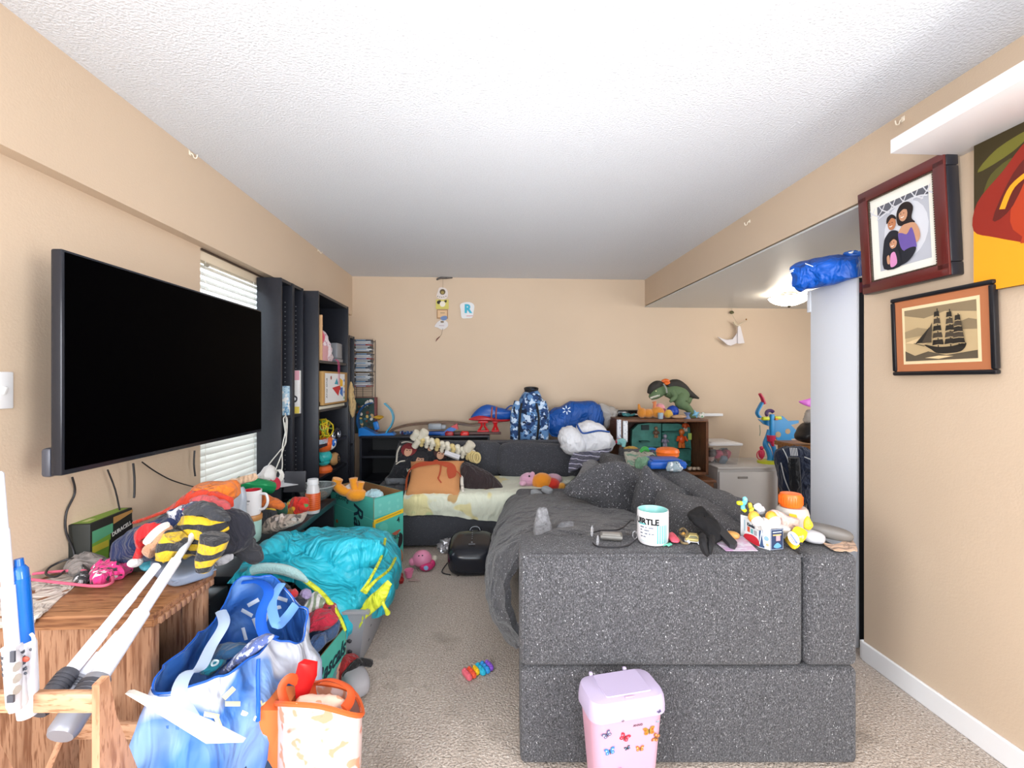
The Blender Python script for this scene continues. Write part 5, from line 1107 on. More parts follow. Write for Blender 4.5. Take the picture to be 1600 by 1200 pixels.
b = B(); b.box(P(1213, 655, y=y-.045), (.03, .02, .02), bev=.004); b.done('orange_block', plas('#d07a1c'), t)
b = B(); b.lathe([(.001, -.03), (.035, -.03), (.042, .02), (.042, .03), (.001, .03)], P(1205, 685, y=y-.04), 14); b.tube([P(1206, 690, y=y-.05), P(1208, 697, y=y-.05)], [.02, .012], 8); b.done('red_cup', PR, t)
b = B(); b.tube([P(1210, 688, y=y), P(1222, 691, y=y), P(1228, 692, y=y)], .010, 6); b.done('orange_bar', plas('#d8902c'), t)
b = B(); b.ell(P(1190, 709, y=y-.02), (.035, .02, .05), sub=2); b.ell(P(1190, 700, y=y-.02), .02, sub=2); b.tube([P(1188, 711, y=y-.03)+Vector((.036*math.cos(a*PI/8), 0, .045*math.sin(a*PI/8))) for a in range(16)], .005, 6, closed=True); b.done('red_spinner', PR, t)
b = B(); b.tube([P(1207, 716, y=y-.02), P(1215, 718, y=y-.02), P(1221, 710, y=y-.02), P(1219, 700, y=y-.02)], .022, 8, n=5); b.done('lower_loop', PB, t)
b = B(); b.tube([P(1187, 664, y=y), P(1188, 675, y=y), P(1187, 681, y=y)], .004, 5); b.done('pull_string', plas('#7c8c7c'), t)
# wooden table at the right with navy jackets, black bag
TWD = wood('side_oak', '#9c6a3c', '#744a26', (1, 9, 9)); tz = .715
t = thing('wooden_console_table', 'orange brown wooden table partly hidden by the tall white sided cabinet', 'table', (3.1, 4.05, 0))
ta = P(1240, 690, y=3.95).x
b = B(); b.box(((ta+3.6)/2, 3.95, tz-.02), (3.6-ta, .56, .04), bev=.004); b.done('tabletop', TWD, t)
for x, y in ((ta+.05, 3.72), (3.55, 3.72), (ta+.05, 4.19), (3.55, 4.19)):
    b = B(); b.box((x, y, tz/2-.02), (.05, .05, tz-.04), bev=.003); b.done('leg', TWD, t)
NV = cloth('#1c2740'); 
t = thing('navy_track_jacket', 'navy jacket with thin white piping hanging from the wooden table', 'jacket', (P(1240, 780, d=3.75).x, 3.7, 0))
b = B(); b.puff(pxs([(1212, 712), (1222, 700), (1235, 697), (1250, 698), (1266, 704), (1270, 730), (1268, 775), (1262, 850), (1240, 850), (1226, 790), (1218, 750)], 3.58), .18, .02, 9, 3, p=2.6); b.done('jacket_body', NV, t)
for pts in ([(1223, 701), (1231, 718), (1236, 744)], [(1220, 723), (1226, 748), (1234, 768)], [(1257, 714), (1262, 716), (1267, 718)]):
    b = B(); b.tube(pxs(pts, 3.47), .004, 5, n=4); b.done('piping', flat('#c8ccd0'), t)
T = frame(P(1240, 706, d=3.46), (1, -.05, 0), (0, .1, 1))
decal(t, 'logo_patch', T, [('#c8ccd4', [(-.025+.012*i, -.03), (-.018+.012*i, -.03), (-.022+.012*i, .03), (-.029+.012*i, .03)]) for i in range(5)])
b = B(); b.tube(pxs([(1240, 715), (1242, 745), (1244, 780), (1246, 830)], 3.46), .04, 8, n=3); b.done('dark_trouser_leg', cloth('#12161f'), None, 'black trouser leg hanging over the navy jacket', 'trousers')
b = B(); b.puff(Y_([(1247, 688), (1250, 674), (1258, 662), (1275, 660), (1275, 690)], 3.9), .2, .01, 10, 1, p=2.5); b.done('black_bag', mat('blackbag', '#1b1b20', .35, bump=.2, bs=20), None, 'black bag standing on the wooden table', 'bag')
b = B(); b.puff(Y_([(1257, 660), (1259, 646), (1263, 640), (1275, 642), (1275, 664)], 3.9), .08, .012, 20, 4); b.done('pale_plastic_bag', mat('clearbag', '#b8b4b0', .2, alpha=.72), None, 'pale plastic bag on top of the black bag', 'bag')
b = B(); b.puff(Y_([(1248, 628), (1256, 625), (1272, 622), (1275, 634), (1262, 635)], 3.9), .02, .004, 20, 4); b.tube([P(1268, 634, y=3.9), P(1268, 665, y=3.92)], .004, 6); b.done('pink_foam_wand', plas('#d26ad0'), None, 'magenta pink foam shape sticking up behind the tall cabinet', 'toy')
# tall cabinet with white side
xc_ = 1.765; ya, yb = P(1338, 600, x=xc_).y, P(1266, 600, x=xc_).y; zc0, zc1 = P(1266, 455, x=xc_).z, P(1338, 431, x=xc_).z; zt_ = (zc0+zc1)/2
t = thing('tall_cabinet', 'tall narrow black cabinet with a white side panel behind the sofa', 'cabinet', (2.05, (ya+yb)/2, 0))
b = B(); b.box((xc_+.30, (ya+yb)/2+.004, zt_/2), (.56, yb-ya-.008, zt_), bev=.003); b.done('body', mat('dark_felt', '#24242a', .9, bump=.2, bs=200), t)
b = B(); b.box((xc_+.008, (ya+yb)/2, zt_/2), (.014, yb-ya, zt_-.002), bev=.002); b.box((xc_+.006, yb+.01, zt_-.06), (.016, .03, .12), bev=.004); b.done('white_side_panel', mat('panel_white', '#e0e4ec', .6), t)
b = B(); b.box((xc_+.03, ya-.003, zt_-.05), (.03, .016, .05), bev=.004); b.done('red_corner_clip', flat('#5a2028'), t)
t = thing('blue_folded_bag', 'bright blue folded bag lying on top of the tall cabinet', 'bag', (1.9, (ya+yb)/2, zt_))
b = B(); b.puff([P(1240, 445, d=2.42), P(1238, 425, d=2.42), P(1245, 412, d=2.42), P(1290, 403, d=2.3), P(1345, 399, d=2.2), P(1350, 428, d=2.2), P(1310, 441, d=2.3), P(1265, 449, d=2.42), P(1255, 456, d=2.42)], .24, .022, 9, 5, p=4, n=-4)
b.done('bag_fabric', mat('bag_vivid', '#0b55b8', .45, var=.1, vs=6, fold=1, fs=9), t)
b = B(); b.puff([P(1318, 397, d=2.28), P(1335, 392, d=2.25), P(1352, 394, d=2.2), P(1352, 402, d=2.2), P(1332, 403, d=2.25)], .05, .012, 20, 5); b.done('printed_fold', mat('blueyellow', '#2b63b8', .5, blot=[('#d8cc6c', 18, .55), ('#e8e8e8', 26, .62)]), t)
T = frame(P(1262, 415, d=2.25), (1, -.1, -.4), (0, 0, 1)); decal(t, 'white_mark', T, [('#dfe6f0', line([(-.02, 0), (.02, 0)], .004)), ('#dfe6f0', line([(-.075, -.06), (-.06, -.045)], .004)), ('#dfe6f0', line([(-.075, -.07), (-.06, -.055)], .004))], z0=.012)
# ---------------------------------------------------------------- wall hangings
y = YB-.012
t = thing('driftwood_mobile', 'driftwood mobile with hanging cards high on the back wall', 'wall hanging', P(692, 532, y=YB))
b = B(); b.tube([P(682, 437, y=y), P(688, 434.5, y=y), P(697, 434, y=y), P(707, 433.5, y=y)], [.008, .012, .013, .010], 7, n=3, ); b.done('driftwood', wood('drift', '#4a3f38', '#2c2420'), t)
b = B(); b.tube([P(692, 436, y=y), P(692, 450, y=y)], .002, 4); b.tube([P(692, 513, y=y), P(690, 522, y=y), P(686, 528, y=y)], .0025, 4); b.done('string', flat('#8c7c68'), t, kind='stuff')
YW = YB-.004
def card(o_, c1, shapes, nm):
    b = B(); b.prism(Y_(o_, YW-.006), (0, .004, 0)); k = b.done(nm, flat(c1), t, smooth=False)
    o0 = P(692, 480, y=YW-.0065); s_ = P(693, 480, y=YW).x-P(692, 480, y=YW).x
    decal(k, nm+'_print', frame(o0, (1, 0, 0), (0, 0, 1)), [(c_, [((a-692)*s_, (480-b_)*s_) for a, b_ in pts]) for c_, pts in shapes])
card(ring2([(686, 450), (691, 449), (697, 451), (700, 457), (699, 464), (694, 468), (687, 467), (682, 463), (684, 456)], 3), '#dcd2cc', [('#5a4a2c', circ(691.5, 456, 4.5)), ('#9c8a4c', circ(691.5, 457, 2.5))]+[('#28282c', circ(684+3.2*i, 463+math.sin(i*.8)*1.4, .8, 5)) for i in range(5)], 'bell_card')
card([(681, 468), (701, 468), (701, 483), (681, 483)], '#cfc264', [('#2c241c', ring2([(683, 471), (688, 469), (689, 474), (684, 475)])), ('#e8e0d0', circ(691.5, 475, 4.5)), ('#2c241c', ring2([(694, 470), (698, 469), (697, 473)]))], 'yellow_card')
card([(682.5, 483.5), (700, 483.5), (700, 498), (682.5, 498)], '#a8825c', [('#d8b48c', [(684, 485), (698.5, 485), (698.5, 496), (684, 496)]), ('#6c84b0', ring2([(688, 497), (692, 494), (698, 494), (698, 499), (692, 501)])), ('#7c6c58', line([(688, 489), (695, 489)], .8))], 'square_card')
card(ring2([(679, 510), (685, 502), (692, 500), (699, 503), (700, 509), (695, 514), (690, 515), (684, 512)], 3), '#d8d4d4', [('#7c6c58', circ(691, 503, 3, 8, 1.6)), ('#b89ca4', line([(686, 509), (694, 509)], .9))], 'white_card')
b = B(); b.tube([P(687, 526, y=y), P(683, 530, y=y), P(681, 533.5, y=y)], [.004, .007, .003], 6); b.done('feather', flat('#6c3c34'), t)
t = thing('letter_r_card', 'white cup shaped card with a blue letter R on the back wall', 'card', P(731, 497, y=YB))
b = B(); b.prism(Y_(ring2([(719, 476), (726, 472.5), (735, 472.5), (741, 477), (740, 487), (738, 496), (730, 497.3), (721.5, 496.5), (720, 486)], 3), YW-.006), (0, .004, 0)); b.done('paper', flat('#dfe0e2'), t, smooth=False)
text(t, 'letter', frame(P(731, 483, y=YW-.0065), (1, 0, 0), (0, 0, 1)), 'R', .125, '#3fb0cc', bold=.006)
a_ = P(733, 494, y=YW); decal(t, 'small_print', frame((a_.x, YW-.0065, a_.z), (1, 0, 0), (0, 0, 1)), [('#c87c7c', line([(-.03, 0), (.04, .003)], .006))])
t = thing('paper_stork', 'white folded paper bird hanging on the back wall near the ceiling lamp', 'wall hanging', P(1145, 540, y=YB))
PW = mat('paper_white', '#ded9dc', .8)
b = B(); b.prism(Y_([(1121.5, 526), (1128, 529), (1136, 531), (1145, 530), (1152, 520), (1154, 508), (1157, 510), (1160, 522), (1163.5, 536), (1153, 537), (1152, 536), (1142, 540), (1137, 539)], YB-.05), (0, .012, 0)); b.done('folded_body', PW, t, smooth=False)
b = B(); b.prism(Y_([(1153, 511), (1155, 509), (1163.5, 536), (1153, 537)], YB-.065), (0, .012, 0)); b.done('wing_fold', PW, t, smooth=False)
b = B(); b.tube([P(1146, 503, y=YB-.045), P(1152, 509, y=YB-.045), P(1160, 504, y=YB-.045), P(1167, 502, y=YB-.045)], [.012, .016, .006, .003], 7, n=3); b.done('neck', mat('paper_tan', '#cfc0a8', .8), t)
b = B(); b.ell(P(1166, 499, y=YB-.045), (.008, .006, .010), sub=2); b.done('bead', flat('#a06a2c'), t)
b = B(); b.ell(P(1143.5, 488, y=YB-.02), (.025, .012, .018), sub=2, amp=.006, f=50); b.done('green_knot', flat('#54502c'), t)
b = B(); b.tube([P(1143, 482, y=YB-.02), P(1144, 492, y=YB-.03), P(1152, 505, y=YB-.045)], .0015, 4); b.done('string', flat('#a8a08c'), t)
# ---------------------------------------------------------------- pile of clothes left
def lump(name, px, d, th, mt, label, cat='clothes', amp=.012, f=14, seed=1, p=2.0, back=1.0, zmin=None, n=5):
    b = B(); b.puff([P(a, c_, d=d) if not isinstance(d, list) else P(a, c_, d=d[i]) for i, (a, c_) in enumerate(px)], th, amp, f, seed, p=p, back=back, zmin=zmin, n=n)
    return b.done(name, mt, None, label, cat)
t = thing('battery_carton', 'black and lime green battery carton standing against the wall beside the oak side table', 'box', P(168, 900, d=1.68)); t.location.z = .48; WM[t] = Matrix.Translation(t.location)
c0 = P(141, 890, d=1.64); c1 = P(207, 880, d=1.86); c0.z = c1.z = .482; u = (c1-c0).normalized(); zt_ = P(141, 819, d=1.64).z; wd = (c1-c0).length; hh_ = zt_-.482
T = frame(c0, u, (0, 0, 1)); b = B(T); b.box((wd/2, hh_/2, -.045), (wd, hh_, .09), bev=.003); b.done('carton', flat('#20221e'), t)
k = .006
sh = [('#79a83c', [(.008, .02), (wd*.45, .02), (wd*.45, hh_-.03), (.008, hh_-.03)]), ('#5fae84', [(.008, hh_-.075), (wd*.5, hh_-.065), (wd*.5, hh_-.03), (.008, hh_-.03)]), ('#c9bc3c', [(.008, hh_-.11), (wd*.4, hh_-.11), (wd*.4, hh_-.085), (.008, hh_-.085)]), ('#c9c040', [(.008, hh_-.17), (wd*.4, hh_-.17), (wd*.4, hh_-.155), (.008, hh_-.155)]),
      ('#1b1a1c', [(wd*.34, .02), (wd*.99, .02), (wd*.99, hh_-.05), (wd*.42, hh_-.09)]), ('#7c4028', [(wd*.36, .03), (wd*.9, .03), (wd*.95, hh_-.13), (wd*.42, hh_-.15)]), ('#b98a4c', [(wd*.5, hh_-.035), (wd*.99, hh_-.018), (wd*.99, hh_-.008), (wd*.5, hh_-.008)]), ('#a8683c', circ(wd*.5, hh_-.19, .016)), ('#a8683c', circ(wd*.64, hh_-.185, .016))]
decal(t, 'carton_print', T, sh)
text(t, 'brand_lettering', T @ Matrix.Translation((wd*.70, hh_-.066, .003)) @ Matrix.Rotation(.15, 4, 'Z'), 'DURACELL', .022, '#e4e2dc', bold=.0005)
T2 = frame(c0+Vector((0, 0, hh_)), u, Vector((-u.y, u.x, 0))); decal(t, 'top_print', T2, [('#7c9c3c', [(.008, .008), (wd-.01, .008), (wd-.01, .082), (.008, .082)]), ('#c8cc90', [(.03, .03), (.07, .03), (.07, .05), (.03, .05)])])
NVY = cloth('#1c2a52')
lump('navy_cloth', [(175, 866), (182, 846), (212, 824), (262, 806), (300, 792), (326, 800), (310, 840), (262, 868), (204, 882), (180, 880)], 1.58, .12, NVY, 'navy blue cloth heaped at the far left of the clothes pile', seed=3)
lump('patterned_navy_cloth', [(262, 800), (290, 788), (312, 784), (330, 792), (322, 806), (296, 818), (272, 812)], 1.56, .07, cloth('#1d2b58', blot=[('#c8ccd8', 30, .58), ('#b02c3c', 34, .66)]), 'navy cloth with white and red pattern below the red cloth', seed=6)
t = thing('red_santa_hat', 'red fabric hat with white trim and pompom on the navy cloth', 'hat', P(225, 880, d=1.46))
b = B(); b.puff(pxs([(215, 846), (214, 832), (224, 820), (240, 817), (252, 820), (240, 832), (230, 842), (227, 858), (218, 876), (210, 876), (216, 862)], 1.47), .05, .006, 20, 1); b.done('hat_body', cloth('#c21f24'), t)
b = B(); b.tube(pxs([(229, 848), (240, 836), (253, 824), (262, 820)], 1.44), [.012, .014, .012, .010], 8, n=4); b.done('white_trim', plush('#dcd6d0'), t)
b = B(); b.ell(P(211, 879, d=1.46), (.021, .02, .014)); b.done('pompom', plush('#c9c9cb'), t)
lump('tan_soft_toy', [(226, 860), (234, 846), (250, 838), (264, 822), (268, 838), (258, 850), (244, 862), (236, 870)], 1.46, .06, plush('#b88a6a'), 'tan soft toy pressed between the red hat and the striped sweater', 'toy', seed=4)
BEE = mat('bee_knit', '#2b2c31', .95, bump=.6, bs=120, sheen=.2, fold=.8, fs=10, stripe=('#d6b226', 2, .046, .46, .11))
t = thing('striped_sweater', 'black and yellow striped knitted sweater spilling over the table edge', 'sweater', P(300, 885, d=1.5))
b = B(); b.puff(pxs([(292, 795), (318, 792), (338, 800), (352, 814), (356, 828), (340, 838), (343, 856), (322, 862), (300, 872), (276, 866), (258, 878), (246, 872), (264, 848), (272, 826), (286, 812)], 1.53), .07, .020, 15, 5); b.done('sweater_body', BEE, t)
b = B(); b.puff(pxs([(288, 800), (300, 788), (322, 786), (346, 796), (358, 812), (340, 812), (316, 804)], 1.50), .07, .012, 18, 2); b.done('dark_collar', cloth('#34363c'), t)
b = B(); b.tube(pxs([(336, 838), (330, 858), (321, 875), (317, 892)], 1.43), [.042, .038, .03, .02], 10, n=4); b.done('sleeve', BEE, t)
b = B(); b.tube(pxs([(276, 838), (264, 856), (262, 872)], 1.45), [.036, .036, .03], 10, n=4); b.done('sleeve', BEE, t)
b = B(); b.T = at(P(282, 886, z=.642), -38); b.rbox((0, 0, -.002), (.26, .13, .042), .35, sub=3); b.box((.0, 0, .0), (.25, .124, .004), bev=.001); b.done('grey_hard_case', plas('#7f8ba0'), None, 'slate grey hard case lying on the oak table under the striped sweater', 'case')
b = B(); b.puff([P(a, c_, z=.645) for a, c_ in ((217, 884), (226, 876), (244, 872), (250, 878), (238, 886), (224, 890))], .03, .004, 30, 2); b.done('teal_pouch', plas('#4a98a8'), None, 'small teal pouch beside the red hat pompom', 'pouch')
lump('white_sock', [(338, 850), (350, 846), (362, 856), (364, 866), (350, 872), (338, 866)], 1.68, .05, cloth('#b8b7bc'), 'off-white sock at the right of the striped sweater', 'sock')
lump('black_sweatshirt', [(350, 824), (366, 824), (388, 838), (404, 858), (410, 872), (400, 880), (380, 868), (360, 866), (344, 850)], 1.80, .10, cloth('#35363c'), 'charcoal sweatshirt draped over the corner of the television stand', seed=7)
lump('white_paper_heap', [(322, 882), (336, 874), (364, 864), (360, 876), (340, 884)], 1.62, .02, cloth('#a9a8ac'), 'grey white crumpled paper below the striped sweater', 'paper')
lump('red_cloth', [(208, 815), (232, 806), (262, 794), (282, 778), (304, 766), (330, 766), (362, 778), (362, 792), (330, 786), (302, 780), (276, 796), (240, 808), (214, 818)], 1.74, .06, cloth('#c43a24'), 'long red orange cloth stretched along the wall behind the pile', seed=8, n=4)
lump('pink_red_cloth', [(298, 783), (312, 774), (332, 776), (356, 786), (362, 798), (340, 800), (320, 792)], 1.70, .05, cloth('#c4565a'), 'dusty red cloth folded over the long red cloth', seed=9)
lump('mint_cloth', [(294, 790), (304, 783), (322, 786), (326, 794), (308, 796)], 1.62, .04, cloth('#6cae84'), 'mint green cloth peeking out above the striped sweater', seed=2)
lump('orange_shirt', [(303, 765), (316, 754), (340, 752), (362, 754), (372, 768), (362, 782), (340, 778), (318, 772)], 1.82, .17, cloth('#dd7420'), 'bright orange shirt on top of the clothes pile under the blind', seed=3)
lump('dark_under_cloth', [(262, 800), (330, 792), (380, 800), (396, 830), (380, 860), (300, 876), (230, 878), (200, 850)], 1.70, .16, cloth('#2a2b35'), 'dark cloth forming the bottom of the clothes pile', seed=12)
# mugs and plastic film
zb = .502; c0 = P(394, 845, d=2.22); c0.z = zb
t = thing('seafoam_cup', 'seafoam tumbler with a wooden band under the white mug', 'cup', c0)
b = B(); b.lathe([(.001, 0), (.034, 0), (.040, .02), (.042, .105), (.036, .105), (.001, .1)], c0, 24); b.done('cup_body', mat('seafoam', '#a8cfc6', .4, var=.08, vs=20), t)
b = B(); b.lathe([(.043, .104), (.045, .108), (.045, .126), (.043, .130), (.001, .130)], c0, 24); b.done('wooden_band', plas('#b8824c'), t)
t = thing('white_mug', 'white mug with a red inside stacked on the seafoam tumbler', 'mug', c0+Vector((0, 0, .131)))
m0 = c0+Vector((0, 0, .131)); MW = mat('mug_white', '#e6e4e6', .25)
b = B(); b.lathe([(.001, 0), (.036, 0), (.040, .01), (.043, .118), (.0385, .118)], m0, 28); b.done('mug_body', MW, t)
b = B(); b.lathe([(.0385, .1185), (.035, .02), (.001, .015)], m0, 28); b.done('red_inside', plas('#c01f30'), t)
b = B(); b.tube([m0+Vector((.040, -.005, .100)), m0+Vector((.072, -.012, .098)), m0+Vector((.080, -.014, .06)), m0+Vector((.062, -.01, .03)), m0+Vector((.040, -.005, .026))], .0065, 8, n=5); b.done('handle', MW, t)
T = frame(m0+Vector((.0, -.0435, .07)), (1, 0, 0), (0, 0, 1)); decal(t, 'tiny_print', T, [('#6c6c70', line([(-.012, .02), (-.002, .022)], .003)), ('#6c6c70', line([(-.010, .004), (.012, .004)], .005)), ('#9c9ca0', line([(-.006, -.012), (.008, -.012)], .002))], z0=.002)
lump('clear_plastic_film', [(372, 766), (382, 764), (384, 800), (386, 846), (366, 842), (356, 826), (358, 800)], 2.10, .05, mat('film', '#c4d0e0', .15, alpha=.6), 'clear plastic film standing against the stacked mugs', 'plastic', p=3, seed=5)
# things on the television stand
def S_(px, py, dz=0): v = P(px, py, z=.502); v.z += dz; return v
b = B(); b.tube([P(372, 755, d=2.3), P(390, 757, d=2.35), P(410, 759, d=2.4), P(424, 762, d=2.45)], [.034, .036, .036, .034], 12, n=3); b.done('green_foil_roll', mat('green_foil', '#1c8a54', .22, .3, bump=.4, bs=14), None, 'shiny green foil roll on the television stand behind the mugs', 'roll')
b = B(); b.lathe([(.001, 0), (.036, .0), (.036, .012), (.001, .012)], P(428, 756, d=2.5), 18, rot=(0, 70, -20)); b.done('red_disc', plas('#b0243c'), None, 'dark red round lid at the end of the green foil roll', 'lid')
b = B(); b.prism([S_(425, 800, .14), S_(466, 790, .13), S_(440, 785, .15), S_(455, 778, .16), S_(418, 780, .16)], (0, 0, .003)); b.done('white_paper', mat('paper_w', '#c9c8ca', .8), None, 'pointed sheet of white paper on the television stand', 'paper')
lump('white_plastic_wrap', [(396, 750), (404, 740), (416, 728), (426, 728), (430, 740), (428, 754), (410, 756)], 2.5, .07, mat('wrap_w', '#c0bdbc', .35, bump=.4, bs=20), 'white plastic wrap bundle under the window blind', 'plastic', seed=6)
b = B()
for i in range(4): b.tube([P(432, 744, d=2.55)+Vector((.022*math.cos(a*PI/7)+.004*i, .004*i, .034*math.sin(a*PI/7))) for a in range(14)], .0028, 5, closed=True)
b.done('cable_coil', mat('cable_white', '#d5d3cc', .5), None, 'coiled white cable beside the plastic wrap bundle', 'cord')
lump('cardboard_strip', [(320, 768), (350, 752), (380, 744), (400, 740), (400, 750), (372, 758), (340, 770)], 2.1, .015, cloth('#c8a88c'), 'beige card strip leaning below the window blind', 'card')
b = B(); b.box(P(461, 750, d=2.86)+Vector((0, 0, -.01)), (.13, .012, .13), rot=(-8, 0, 3), bev=.01); b.done('small_black_panel', mat('panel_grey', '#33343a', .5), None, 'small black rectangular panel standing before the narrow bookcases', 'panel')
lump('orange_garment', [(398, 778), (412, 772), (430, 778), (446, 790), (440, 796), (420, 792), (402, 794)], 2.35, .06, cloth('#cc6a2c'), 'burnt orange garment right of the stacked mugs', seed=4)
lump('green_garment', [(420, 798), (434, 788), (450, 788), (450, 802), (438, 806)], 2.42, .05, cloth('#2c5a48'), 'dark green garment under the burnt orange garment', seed=5)
lump('yellow_scrap', [(415, 797), (422, 794), (430, 798), (426, 808), (417, 806)], 2.32, .03, cloth('#d0ae2c'), 'small yellow scrap of cloth beside the mugs', seed=5)
lump('rainbow_red_cloth', [(446, 800), (452, 782), (468, 775), (480, 780), (483, 796), (474, 804), (456, 808)], 2.5, .07, cloth('#c4281c', blot=[('#d8a02c', 9, .55), ('#2c6a8c', 11, .62), ('#3c8a4c', 13, .64)]), 'red cloth with a rainbow design next to the orange bottle', seed=8)
lump('beige_print_cloth', [(408, 832), (416, 812), (436, 804), (462, 804), (480, 800), (470, 816), (440, 828), (420, 834)], 2.28, .05, cloth('#a8988c', blot=[('#5c5450', 22, .56), ('#d0c4bc', 26, .58)]), 'beige and grey printed cloth spread on the front of the television stand', seed=9)
lump('dark_garment', [(404, 806), (414, 796), (432, 800), (428, 812), (412, 826), (404, 830)], 2.3, .05, cloth('#26282c'), 'black garment between the mugs and the beige printed cloth', seed=10)
t = thing('orange_bottle', 'clear bottle with an orange label and white cap on the television stand', 'bottle', S_(489, 801)); q = S_(489, 801); s_ = 1.0
b = B(); b.lathe([(.001, 0), (.036, 0), (.040, .015), (.040, .10), (.036, .14), (.030, .165), (.030, .17), (.001, .17)], q, 20); b.done('bottle_body', mat('clear_bottle', '#d0cfd0', .2, alpha=.85), t)
b = B(); b.lathe([(.0412, .02), (.0415, .022), (.0415, .118), (.0405, .12)], q, 20); b.done('label', mat('orange_label', '#d86a24', .4, stripe=('#b8451c', 2, .012, .3, 0)), t)
b = B(); b.lathe([(.030, .168), (.032, .17), (.030, .20), (.001, .203)], q, 16); b.done('cap', mat('cap_white', '#cfd0d2', .4), t)
t = thing('glass_bowl', 'round clear glass bowl on the far end of the television stand', 'bowl', S_(492, 782)); q = S_(494, 781)
b = B(); b.lathe([(.001, .004), (.06, .004), (.09, .03), (.118, .085), (.124, .095), (.117, .095), (.086, .036), (.058, .012), (.001, .012)], q, 28); b.done('bowl_glass', mat('smoky_glass', '#8c9494', .08, alpha=.35), t)
b = B(); b.tube([q+Vector((.121*math.cos(a*PI/14), .121*math.sin(a*PI/14), .095)) for a in range(28)], .004, 6, closed=True); b.done('rim', mat('glass_rim', '#9ca0a0', .1), t)
b = B(); b.ell((q.x, q.y, q.z+.035), (.07, .06, .022), amp=.01, f=30); b.done('bowl_contents', cloth('#8c6a44'), None, 'brown scraps inside the glass bowl', 'scraps')
b = B(); b.ell((-1.10, 2.55, .345), (.09, .22, .09), amp=.035, f=22, sub=5, zmin=.262); b.done('crinkled_plastic', mat('crinkle2', '#8c8a8c', .25, .3, var=.4, vs=40), None, 'crinkled silvery plastic stuffed on the shelf of the television stand', 'plastic')
b = B(); b.ell((-1.12, 2.10, .33), (.10, .14, .07), amp=.02, f=16, sub=4, zmin=.262); b.done('dark_shelf_clutter', cloth('#3c3430', blot=[('#6c5a48', 16, .56)]), None, 'dark brown bundle on the near part of the television stand shelf', 'bundle')
# oak table top things
def Tt(px, py, dz=0): v = P(px, py, z=.622); v.z += dz; return v
b = B(); b.patch([[Tt(128, 893), Tt(95, 899), Tt(60, 908), Tt(15, 914)], [Tt(120, 912), Tt(92, 918), Tt(50, 930), Tt(5, 935)], [Tt(90, 938), Tt(72, 942), Tt(36, 950), Tt(-10, 955)], [P(62, 960, d=1.27), P(52, 964, d=1.265), P(30, 968, d=1.26), P(-12, 972, d=1.26)], [P(54, 975, d=1.27), P(50, 978, d=1.265), P(28, 980, d=1.26), P(-12, 984, d=1.26)]], 7, 6, .006, .006, 16, 2); b.done('white_cloth', cloth('#c9bfb6', blot=[('#8c847e', 9, .66, .03)]), None, 'creased off-white cloth lying over the near left of the oak table', 'cloth')
b = B(); b.puff([Tt(100, 900, .02), Tt(108, 886, .02), Tt(130, 878, .02), Tt(158, 880, .02), Tt(168, 890, .02), Tt(140, 898, .02), Tt(118, 904, .02)], .06, .012, 18, 3); b.done('grey_hat', cloth('#847c78'), None, 'grey cap behind the pink cloth on the oak table', 'cap')
b = B(); b.puff([Tt(140, 916, .02), Tt(142, 900, .02), Tt(165, 888, .02), Tt(190, 882, .02), Tt(208, 888, .02), Tt(200, 902, .02), Tt(175, 912, .02), Tt(155, 920, .02)], .06, .014, 26, 4); b.done('pink_bikini_cloth', cloth('#d8347c', blot=[('#2c262c', 32, .58), ('#e8dce4', 36, .60)]), None, 'hot pink patterned cloth crumpled on the oak table', 'cloth')
b = B(); b.puff([Tt(114, 916, .015), Tt(120, 906, .015), Tt(138, 902, .015), Tt(140, 912, .015), Tt(124, 920, .015)], .035, .006, 30, 4); b.done('black_print_pouch', cloth('#26262a', blot=[('#b8b8bc', 50, .6)]), None, 'black pouch with white print at the tip of the pink hangers', 'pouch')
for k, (pts, lab) in enumerate((([(176, 912), (174, 922), (150, 927), (90, 921), (40, 916), (0, 922)], 'pink plastic clothes hanger nearest the front of the oak table'), ([(150, 902), (110, 902), (70, 905), (30, 910), (-10, 915)], 'second pink clothes hanger, further back on the oak table'))):
    b = B(); b.tube([Tt(a, c_, .022) for a, c_ in pts]+[Tt(pts[-1][0], pts[-1][1]-12, .022)], .0045, 7, n=5); b.done('clothes_hanger', plas('#d0607c'), None, lab, 'hanger')
b = B(); b.tube([Tt(274, 917, .004), Tt(284, 911, .006)], .003, 5); b.done('white_scrap', flat('#d8ccc4'), None, 'tiny white scrap on the oak table', 'scrap')
# ---------------------------------------------------------------- wooden rack with toy light swords
RK = wood('rack_pine', '#c89c7c', '#a07050', (2, 12, 12)); RKZ = wood('rack_pine_z', '#c29272', '#9a6a4c', (12, 12, 2))
a_, c_ = P(-60, 1085, d=.95), P(150, 1085, d=.95)
t = thing('wooden_rack', 'pale wooden slatted rack holding toy swords at the lower left', 'rack', ((a_.x+c_.x)/2, a_.y+.1, 0))
yk = (a_.y+c_.y)/2
b = B(TC); rx0, rx1 = (-60-800)/F*.95, (156-800)/F*.95; zr_ = 1.28-(1098-596)*.95/711
b.box(((rx0+rx1)/2, .955, zr_), (rx1-rx0, .018, .040), bev=.003); b.done('top_rail', RK, t)
b = B(TC); b.box(((rx0+rx1)/2, 1.19, zr_-.24), (rx1-rx0, .018, .040), bev=.003); b.done('back_rail', RK, t)
for k in range(3):
    b = B(TC); b.box(((rx0+rx1)/2, 1.04, .16+.0*k), (rx1-rx0, .02, .03), bev=.003) if k == 0 else b.box(((rx0+rx1)/2, .965+.14*(k-1), .22), (rx1-rx0, .016, .05), bev=.003); b.done('slat', RK, t)
